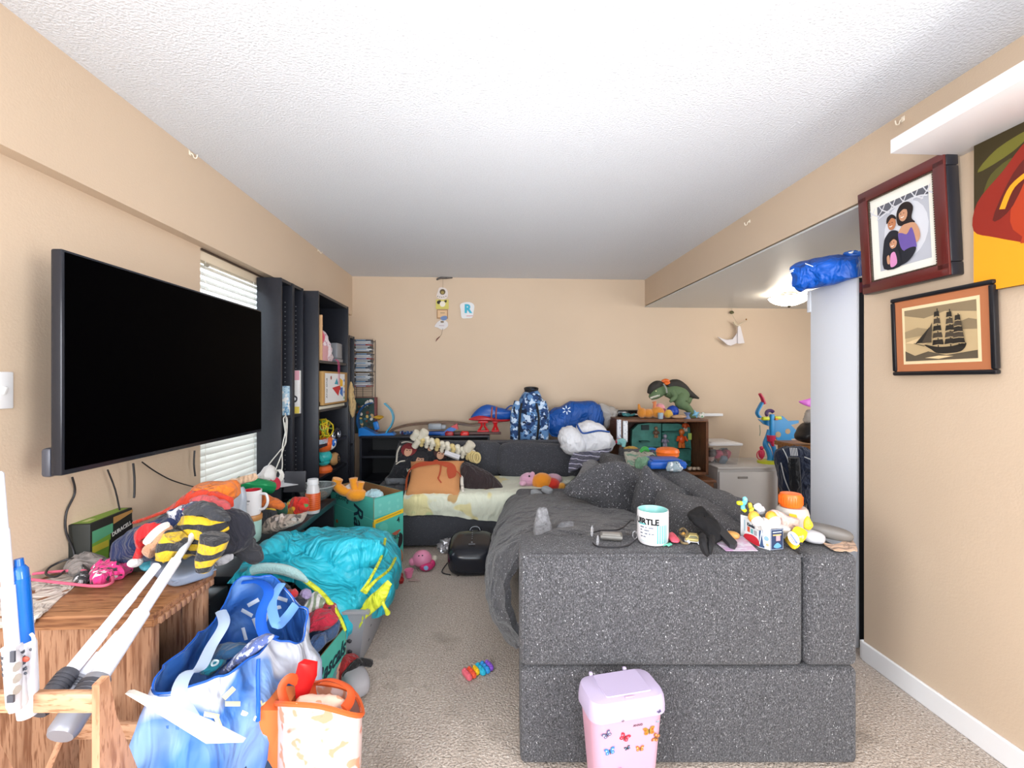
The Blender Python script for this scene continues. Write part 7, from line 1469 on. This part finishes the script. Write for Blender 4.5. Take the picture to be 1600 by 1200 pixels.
def loft(b, L_, cap=True):
    m_ = len(L_[0]); co = [v_ for l_ in L_ for v_ in l_]; fa = [[i*m_+j, i*m_+(j+1) % m_, (i+1)*m_+(j+1) % m_, (i+1)*m_+j] for i in range(len(L_)-1) for j in range(m_)]
    if cap: fa += [list(range(m_))[::-1], [(len(L_)-1)*m_+j for j in range(m_)]]
    return b.raw(co, fa)
b = B(T); loft(b, [rr_(.03, W_-.03, .02, Dp-.02, .03, 0), rr_(.006, W_-.006, .004, Dp-.004, .035, .33), rr_(.006, W_-.006, .004, Dp-.004, .035, .335)]); b.done('bin_body', PKB, t)
b = B(T); loft(b, [rr_(-.002, W_+.002, -.004, Dp+.002, .035, .332), rr_(-.002, W_+.002, -.004, Dp+.002, .035, .352), rr_(.0, W_, -.002, Dp, .035, .375), rr_(.004, W_-.004, .004, Dp-.002, .035, .388), rr_(.02, W_-.02, .02, Dp-.014, .03, .393)]); lid = b.done('lid', PKL, t)
b = B(T); loft(b, [rr_(.05, W_-.04, .02, Dp-.01, .008, .390), rr_(.052, W_-.042, .022, Dp-.012, .008, .396)]); b.done('flap', PKL, lid)
for x in (.05, .165):
    b = B(T); b.rbox((x, Dp, .392), (.012, .012, .014), .6, sub=1); b.done('hinge', PKL, lid)
b = B(T); b.box((.12, .012, .393), (.03, .006, .004), bev=.001); b.done('finger_groove', mat('groove', '#cfa8c0', .4), lid)
TF = T @ Matrix(((1, 0, 0, 0), (0, -.0485, -1, .0195), (0, 1, -.0485, 0), (0, 0, 0, 1)))
def st_(nm, cx, cz, shapes): decal(t, nm, TF @ Matrix.Translation((cx, cz, .0006+(.008 if cz > .32 else 0))), shapes)
def wings(c1, c2, s_, a=0):
    s_ *= .78
    r = []
    for sg in (-1, 1):
        r += [(c1, [(x*s_, y*s_) for x, y in ring2([(0, 0), (sg*.5, .9), (sg*1.2, .8), (sg*.9, .1), (sg*1.0, -.5), (sg*.4, -.7)])]), (c2, circ(sg*.7*s_, .35*s_, .22*s_, 8)), (c2, circ(sg*.6*s_, -.3*s_, .16*s_, 8))]
    r.append(('#2a2420', line([(0, -.6*s_), (0, .6*s_)], .14*s_)))
    ca, sa = math.cos(a), math.sin(a)
    return [(c_, [(x*ca-y*sa, x*sa+y*ca) for x, y in p_]) for c_, p_ in r]
st_('butterfly_sticker', .10, .272, wings('#b8283c', '#e0788c', .018, -.5)); st_('butterfly_sticker', .178, .278, wings('#a07a2c', '#c0501c', .020, .1)); st_('butterfly_sticker', .055, .235, wings('#3c78b0', '#9cc4e0', .018, .2)); st_('butterfly_sticker', .202, .252, wings('#9c5c2c', '#e0a878', .016, 1.2)); st_('butterfly_sticker', .045, .292, wings('#5c5a7c', '#c8ccd8', .016, .6))
st_('butterfly_sticker', .11, .235, wings('#26303c', '#8cb0e0', .010, .4)); st_('butterfly_sticker', .15, .225, wings('#c06a2c', '#e8b080', .014, 0)); st_('butterfly_sticker', .205, .345, wings('#4c4468', '#7c74a0', .007, .6)); st_('butterfly_sticker', .205, .305, wings('#9cb4c0', '#4c5c6c', .006, .2)); st_('butterfly_sticker', .09, .335, wings('#8c7c88', '#4c4450', .005, .9))
st_('butterfly_sticker', .08, .16, wings('#b06a9c', '#e0b8d0', .018, .3)); st_('butterfly_sticker', .16, .14, wings('#3c8c6c', '#a0d0b8', .018, -.4))
text(t, 'tiny_lettering', TF @ Matrix.Translation((.142, .305, .0008)), 'ANNO', .010, '#3a3038')
# ---------------------------------------------------------------- things on the sofa arm
ZA = .7145
def Z_(px, py, dz=0, z=ZA): v = P(px, py, z=z); v.z += dz; return v
GLM = mat('mug_face', '#cfcdd0', .25); TEA = mat('mug_teal', '#8cc8c4', .3)
q = Z_(1020, 847); q2m = q.copy(); mr, mh = .0535, .1165
t = thing('printed_mug', 'white mug with teal inside and bold black lettering on the sofa arm', 'mug', q)
b = B(); b.lathe([(.001, .002), (.046, .002), (.0515, .010), (mr, .03), (mr, mh-.003), (mr-.001, mh), (mr-.004, mh)], q, 40); b.done('mug_body', GLM, t)
b = B(); b.lathe([(mr-.003, mh+.0006), (mr-.0045, mh-.002), (mr-.005, .02), (.001, .012)], q, 40); b.done('teal_inside', TEA, t)
view = math.atan2(-q.y, -q.x)           # direction from the mug to the lens
def wrap(o, a0, rad=mr+.0006):
    for v_ in o.data.vertices:
        ang = a0+v_.co.x/rad; r_ = rad+v_.co.z; x, y, z = r_*math.cos(ang), r_*math.sin(ang), v_.co.y; v_.co = (x, y, z)
def mtext(s_, size, ox, z, c_, bold=0):
    o = text(t, 'lettering', WM[t], s_, size, c_, bold=bold, align='LEFT'); 
    for v_ in o.data.vertices: v_.co.x += ox; v_.co.y += z; v_.co.z = .0002
    wrap(o, view); return o
mtext('UIRTLE', .0275, -.066, mh-.033, '#14191c', .0014)
def mband(x0, x1, z0, z1, c_, nm='teal_stripe'):
    c_ = c_ or '#4fa3a3'
    b = B(); n_ = max(2, int(abs(x1-x0)/.002)); co = []; 
    for k in range(n_+1):
        a = view+(x0+(x1-x0)*k/n_)/(mr+.0008)
        for z in (z0, z1): co.append((q2m.x+(mr+.0008)*math.cos(a), q2m.y+(mr+.0008)*math.sin(a), q2m.z+z))
    b.raw(co, [[2*k, 2*k+2, 2*k+3, 2*k+1] for k in range(n_)]); b.done(nm, c_ or TEA, t)
for k in range(5): mband(.014+.0085*k, .0185+.0085*k, .012, .074, None)
mband(-.052, -.026, .072, .077, None); mband(-.046, .008, .0165, .0172, None)
for z, sg in ((.062, ((-.046, -.030), (-.026, -.020), (-.014, .002))), (.052, ((-.046, -.038), (-.030, -.012))), (.041, ((-.046, -.036), (-.028, -.018), (-.014, -.008), (-.004, .004))), (.030, ((-.044, -.036), (-.033, -.024)))):
    for x0, x1 in sg: mband(x0, x1, z, z+.0042, '#5a6270', 'faint_print')
GLS = mat('specs_black', '#1c1c20', .3)
t = thing('folded_eyeglasses', 'black rimmed eyeglasses lying on the left of the sofa arm', 'glasses', Z_(950, 850))
b = B(); b.tube([Z_(924, 838, .012), Z_(940, 833, .010), Z_(968, 832, .012), Z_(985, 822, .02), Z_(990, 826, .03)], .0025, 7, n=4); b.done('temple', GLS, t)
b = B(); b.tube([Z_(926, 851, .006), Z_(936, 856, .004), Z_(975, 856, .004), Z_(990, 850, .008), Z_(999, 843, .012)], .0028, 7, n=4); b.done('temple', GLS, t)
for c0, nm in ((Z_(925, 842, .028), 'lens'), (Z_(934, 852, .014), 'lens')):
    b = B(); b.tube([c0+Vector((.006*math.cos(a*PI/8), .014*math.cos(a*PI/8), .019*math.sin(a*PI/8))) for a in range(16)], .0018, 6, closed=True); b.lathe([(.001, 0), (.015, 0)], c0, 14, rot=(10, 70, 0)); b.done(nm, mat('lens_clear', '#c4c4c8', .1, alpha=.35), t)
b = B(); b.tube([Z_(992, 842, .014)+Vector((.008*math.cos(a*PI/6), .0, .014*math.sin(a*PI/6))) for a in range(12)], .0014, 5, closed=True); b.done('nose_pad_loop', mat('lens_clear', '#c4c4c8', .1, alpha=.35), t)
t = thing('grey_phone_case', 'grey folded wallet case lying on the sofa arm beside the mug', 'wallet', Z_(955, 848))
T = at(Z_(955, 842, .013), -14); b = B(T); b.box((0, 0, 0), (.078, .052, .012), bev=.004, seg=3); b.done('case_body', mat('wallet_grey', '#6a6864', .4), t)
b = B(T); b.box((0, .0, -.007), (.072, .050, .008), bev=.002); b.done('dark_lower_half', flat('#34322f'), t)
b = B(T); b.box((0, 0, .0065), (.062, .038, .0015), bev=.0005); b.done('screen_panel', mat('wallet_light', '#8f8d88', .25), t)
b = B(); b.tube([Z_(1042, 853, .005)+Vector((.014*math.cos(a*PI/7), .006*math.sin(a*PI/7), .003*math.sin(a*2.1))) for a in range(14)], .003, 6, closed=True); b.tube([Z_(1046, 853, .006)+Vector((.008*math.cos(a*PI/5), .005*math.sin(a*PI/5), 0)) for a in range(10)], .0025, 6, closed=True); b.done('hair_tie', plas('#54a890'), None, 'teal spiral hair tie at the foot of the printed mug', 'hair tie')
b = B(); b.puff([Z_(1044, 842, .012), Z_(1050, 838, .014), Z_(1062, 848, .010), Z_(1058, 851, .008), Z_(1048, 849, .008)], .016, .003, 60, 2); b.done('pink_hair_clip', plas('#d8566a'), None, 'coral pink hair clip right of the printed mug', 'clip')
t = thing('gold_toy_car', 'pale gold toy car with white wheels on the sofa arm', 'toy car', Z_(1083, 850)); T = at(Z_(1084, 848), -22); GC = mat('gold_paint', '#a8985c', .3, .3, coat=.3)
b = B(T); b.box((0, 0, .012), (.058, .028, .012), bev=.004, seg=3); b.prism([(-.022, -.012, .018), (.020, -.012, .018), (.010, -.011, .030), (-.014, -.011, .030)], (0, .024, 0)); b.done('car_body', GC, t)
b = B(T); b.prism([(-.017, -.0125, .019), (.015, -.0125, .019), (.008, -.0118, .028), (-.012, -.0118, .028)], (0, .025, 0)); b.done('windows', mat('tinted', '#6c6c54', .15), t, smooth=False)
for x in (-.018, .018):
    for y in (-.014, .014):
        b = B(T); b.lathe([(.001, -.003), (.006, -.003), (.0065, 0), (.006, .003), (.001, .003)], (x, y, .0065), 12, rot=(90, 0, 0)); b.done('wheel', plas('#c4c8d4'), t)
b = B(T); b.box((.0, 0, .007), (.062, .030, .003), bev=.001); b.done('bumper', plas('#b4b4b4'), t)
t = thing('brown_toy_engine', 'small brown and gold open toy part left of the gold toy car', 'toy', Z_(1068, 845))
b = B(); b.tube([Z_(1062, 838, .012), Z_(1070, 843, .012), Z_(1074, 840, .018), Z_(1068, 834, .02), Z_(1062, 836, .018)], .004, 6, n=3); b.tube([Z_(1060, 842, .006), Z_(1066, 850, .004), Z_(1075, 851, .004)], .004, 6, n=3); b.done('frame', plas('#7c6a4c'), t)
b = B(); b.ell(Z_(1068, 841, .014), (.008, .007, .009), sub=2); b.done('core', plas('#a87c34'), t)
BK2 = mat('glove_black', '#0c0c10', .8, bump=.2, bs=80)
t = thing('black_glove', 'crumpled black glove hanging over the front of the sofa arm', 'glove', Z_(1100, 850))
b = B(); b.puff([Z_(1074, 826, .05), Z_(1082, 818, .055), Z_(1096, 815, .06), Z_(1108, 825, .05), Z_(1126, 835, .03), Z_(1128, 848, .015), Z_(1112, 852, .012), Z_(1098, 842, .03), Z_(1086, 836, .04)], .035, .006, 26, 3); b.done('palm', BK2, t)
b = B(); b.tube([P(1098, 838, d=1.53), P(1098, 848, d=1.475), P(1102, 862, d=1.465), P(1106, 868, d=1.465)], [.012, .013, .010, .006], 8, n=4); b.tube([P(1112, 840, d=1.55), P(1110, 852, d=1.475), P(1110, 866, d=1.465)], [.012, .011, .005], 8, n=4); b.done('fingers', BK2, t)
b = B(); b.prism([Z_(1096, 822, .035), Z_(1106, 818, .04), Z_(1152, 856, .006), Z_(1148, 860, .003), Z_(1140, 858, .003)], (0, 0, .014)); b.done('dark_strap_case', mat('dark_slab', '#2a2a2e', .6), None, 'long dark tapered case lying diagonally beside the black glove', 'case')
b = B(); b.prism([Z_(1120, 850, .001), Z_(1140, 838, .001), Z_(1160, 838, .001), Z_(1184, 861.5, .001), Z_(1134, 861.5, .001)], (0, 0, .0016)); b.done('glitter_paper', mat('iridescent', '#c8b0c8', .35, blot=[('#d8d4e0', 30, .5, .1), ('#b894b8', 18, .58, .1)]), None, 'lilac glitter paper under the dark tapered case', 'paper')
b = B(); b.rbox(Z_(1144, 842, .014), (.036, .05, .026), .85, rot=(0, 0, 50), sub=2); b.done('amber_egg_half', plas('#c08c4c'), None, 'amber plastic egg half on the glitter paper', 'toy egg')
# kinder carton of three faces
t = thing('sweets_carton', 'open white printed sweets carton on the sofa arm', 'box', Z_(1192, 852))
c = [Z_(1163, 842), Z_(1186, 855), Z_(1204, 860), Z_(1224, 858)]; hts = [.078, .080, .070, .070]
KW = mat('card_white', '#dfe3e6', .45)
for i in range(3):
    a, e = c[i], c[i+1]; Tk = frame(a, Vector((e.x-a.x, e.y-a.y, 0)), (0, 0, 1)); w_ = (e-a).length; h_ = hts[i]
    b = B(Tk); b.box((w_/2, h_/2, -.001), (w_, h_, .002)); b.done('panel', KW if i < 2 else flat('#1e3050'), t, smooth=False)
    if i == 0:
        decal(t, 'front_print', Tk, [('#c02030', ring2([(.005, .004), (w_-.002, .002), (w_-.004, .024), (w_*.6, .030), (.004, .020)])), ('#9cc0d0', [(0, .03), (.006, .03), (.006, .07), (0, .07)])])
        text(t, 'sweet_lettering', Tk @ Matrix.Translation((w_*.5, .060, .001)) @ Matrix.Rotation(-.0, 4, 'Z'), 'Kinder', .0165, '#26303c', bold=.0004)
        decal(t, 'coloured_blocks', Tk, [('#c8583c', [(w_*.22, .034), (w_*.40, .034), (w_*.40, .052), (w_*.22, .052)]), ('#6cb0b4', [(w_*.46, .034), (w_*.62, .034), (w_*.62, .050), (w_*.46, .050)]), ('#a8a4ac', [(w_*.68, .034), (w_*.88, .034), (w_*.88, .050), (w_*.68, .050)])])
    if i == 1:
        decal(t, 'tower_print', Tk, [('#2c4468', [(0, .002), (w_*.5, .002), (w_*.3, h_-.012), (0, h_-.004)]), ('#7ca0c4', circ(w_*.65, h_*.45, .008)), ('#c8d4e0', line([(w_*.05, .01), (w_*.25, .06)], .003)), ('#c8d4e0', line([(w_*.45, .01), (w_*.25, .06)], .003)), ('#c8a87c', circ(w_*.75, h_*.2, .005))])
    if i == 2:
        decal(t, 'card_print', Tk, [('#8c94a4', [(.001, .001), (w_-.001, .001), (w_-.001, h_-.001), (.001, h_-.001)]), ('#1e3050', [(.003, .003), (w_-.003, .003), (w_-.003, h_-.003), (.003, h_-.003)]), ('#b8c4d4', [(.008, h_-.012), (w_-.008, h_-.012), (w_-.008, h_-.009), (.008, h_-.009)]), ('#d0a868', line([(.008, h_-.02), (w_-.01, h_-.02)], .004)), ('#b88c94', [(w_*.4, .03), (w_*.72, .03), (w_*.72, .048), (w_*.4, .048)]), ('#5c94c0', ring2([(w_*.2, .012), (w_*.5, .006), (w_*.8, .012), (w_*.5, .024)]))])
b = B(); p3 = Vector((c[3].x, c[3].y+.07, ZA)); p0 = Vector((c[0].x+.01, c[0].y+.04, ZA)); b.prism([p3, p0, p0+Vector((0, 0, .075)), p3+Vector((0, 0, .07))], (0, .002, 0)); b.done('rear_panel', KW, t, smooth=False)
def U(px, py, d=1.56): return P(px, py, d=d)
for i, (px, py, c_, lab) in enumerate(((1178, 808, '#e0a03c', 'orange and white toy egg at the left in the sweets carton'), (1205, 808, '#e09a34', 'orange and white toy egg at the right in the sweets carton'))):
    t = thing('toy_egg', lab, 'toy egg', U(px, py+10)); b = B(); b.ell(U(px, py), (.019, .017, .021)); b.done('orange_half', plas(c_), t)
    b = B(); b.ell(U(px+5, py+6, 1.55), (.020, .018, .018)); b.done('white_half', plas('#dedad6'), t)
lump('white_tissue', [(1180, 826), (1186, 812), (1200, 808), (1218, 818), (1238, 826), (1222, 832), (1195, 832)], 1.56, .05, cloth('#b9b5b2'), 'crumpled white tissue in the sweets carton', 'tissue', amp=.008, f=30)
lump('pink_tissue', [(1204, 800), (1212, 797), (1232, 806), (1248, 812), (1244, 826), (1226, 828), (1214, 815)], 1.57, .04, cloth('#c0a49c'), 'blush pink tissue leaning on the orange lidded jar', 'tissue', amp=.008, f=30)
t = thing('candy_toy', 'yellow and blue plastic toy on top of the sweets carton', 'toy', U(1165, 800, 1.6))
for k, (px, py, c_) in enumerate(((1156, 786, '#c8cc20'), (1162, 796, '#c8cc20'), (1172, 790, '#b8a030'), (1174, 797, '#c8cc20'), (1163, 785, '#5cb4d0'), (1161, 793, '#5cb4d0'), (1164, 781, '#7cc8dc'))):
    b = B(); b.rbox(U(px, py, 1.6), (.022, .016, .014), .6, rot=(k*20, k*40, k*10), sub=1); b.done('candy_piece', plas(c_), t)
lump('silver_wrapper', [(1178, 792), (1184, 785), (1194, 794), (1196, 802), (1186, 804)], 1.6, .02, mat('wrapper_white', '#c9ccd4', .25, .2), 'white silver wrapper beside the yellow blue toy', 'wrapper', amp=.006, f=40)
q = Z_(1238, 838, 0)
t = thing('orange_lid_jar', 'white jar with a big orange lid on the sofa arm', 'jar', q)
b = B(); b.lathe([(.001, 0), (.050, 0), (.054, .01), (.054, .085), (.050, .100), (.044, .108), (.001, .11)], q, 28); b.done('jar_body', mat('jar_white', '#bdb6ae', .4), t)
zl0, zl1 = P(1235, 787, d=1.6).z, P(1235, 767, d=1.6).z
q2 = q+Vector((-.006, 0, 0)); b = B(); b.lathe([(.001, .109), (.034, .11), (.038, .118), (.038, .148), (.034, .157), (.02, .160), (.001, .161)], q2, 28); b.done('orange_lid', plas('#e8661c'), t)
b = B()
for k in range(28): a = 2*PI*k/28; b.cyl(q2+Vector((.0382*math.cos(a), .0382*math.sin(a), .12)), q2+Vector((.0382*math.cos(a), .0382*math.sin(a), .148)), .0012, seg=5)
b.done('lid_ribs', plas('#e8661c'), t, kind='stuff')
T = frame(q+Vector((-.03, -.0470, .085)), (.9, -.4, 0), (0, 0, 1)); decal(t, 'yellow_sticker', T, [('#e8b824', [(-.012, -.012), (.014, -.008), (.010, .010), (-.012, .012)])], z0=.003)
b = B(); q3 = q+Vector((.055, .06, 0)); b.lathe([(.001, 0), (.030, 0), (.036, .10), (.038, .105), (.034, .10), (.028, .004), (.001, .003)], q3, 20); b.done('dark_glass', mat('smoke', '#3c3e44', .1, alpha=.6), None, 'smoky drinking glass behind the orange lidded jar', 'glass')
t = thing('yellow_snack_packet', 'yellow snack packet standing in front of the orange lidded jar', 'packet', Z_(1236, 858))
b = B(); b.puff([Z_(1226, 848, .012), U(1236, 830, 1.54), U(1246, 822, 1.54), U(1262, 832, 1.54), U(1256, 846, 1.53), Z_(1242, 861, .006), Z_(1232, 856, .01)], .022, .004, 30, 3, n=3); b.done('packet_body', mat('foil_yellow', '#e4bc1c', .25, coat=.4), t)
T = frame(U(1239, 841, 1.51), (1, 0, .6), (-.3, .2, 1)); decal(t, 'oval_logo', T, [('#e4e0e8', circ(0, 0, .016, 14, .024)), ('#6c7cc0', line([(0, -.018), (0, .018)], .006)), ('#c04c3c', line([(-.006, -.014), (-.006, .014)], .002))], z0=.004)
lump('yellow_white_packet', [(1256, 824), (1258, 810), (1264, 808), (1270, 822), (1264, 828)], 1.56, .02, mat('foil_yellow2', '#e0c430', .3, blot=[('#d8d8dc', 20, .55)]), 'small yellow and white packet leaning on the jar', 'packet', amp=.004, f=40)
t = thing('white_pebble_device', 'white pebble shaped device with a black dot on the sofa arm', 'device', Z_(1268, 852))
b = B(); b.rbox(Z_(1269, 848, .022), (.088, .058, .044), .75, rot=(0, 14, 12), sub=3, zmin=ZA); b.done('shell', mat('pebble', '#b9b9be', .35), t)
b = B(); b.ell(P(1252, 850, d=1.487), (.007, .004, .006), sub=2); b.done('black_dot', flat('#1c1c22'), t)
b = B(); b.rbox(Z_(1294, 842, .026), (.15, .062, .046), .75, rot=(0, 8, -28), sub=3, zmin=ZA+.003); b.done('grey_glasses_case', mat('case_taupe', '#6c6864', .45), None, 'long taupe eyeglass case at the right end of the sofa arm', 'case')
b = B(); b.patch([[Z_(1280, 846, .004), Z_(1296, 852, .004), Z_(1312, 850, .004), Z_(1326, 840, .004)], [Z_(1286, 850, .004), Z_(1300, 856, .004), Z_(1318, 856, .004), Z_(1336, 850, .004)], [Z_(1290, 853, .004), Z_(1304, 861, .003), Z_(1322, 862, .003), Z_(1340, 861, .003)]], 6, 5, .003, .004, 30, 2); b.done('beige_cloth', cloth('#b8977e'), None, 'beige tan cloth beneath the taupe eyeglass case', 'cloth')
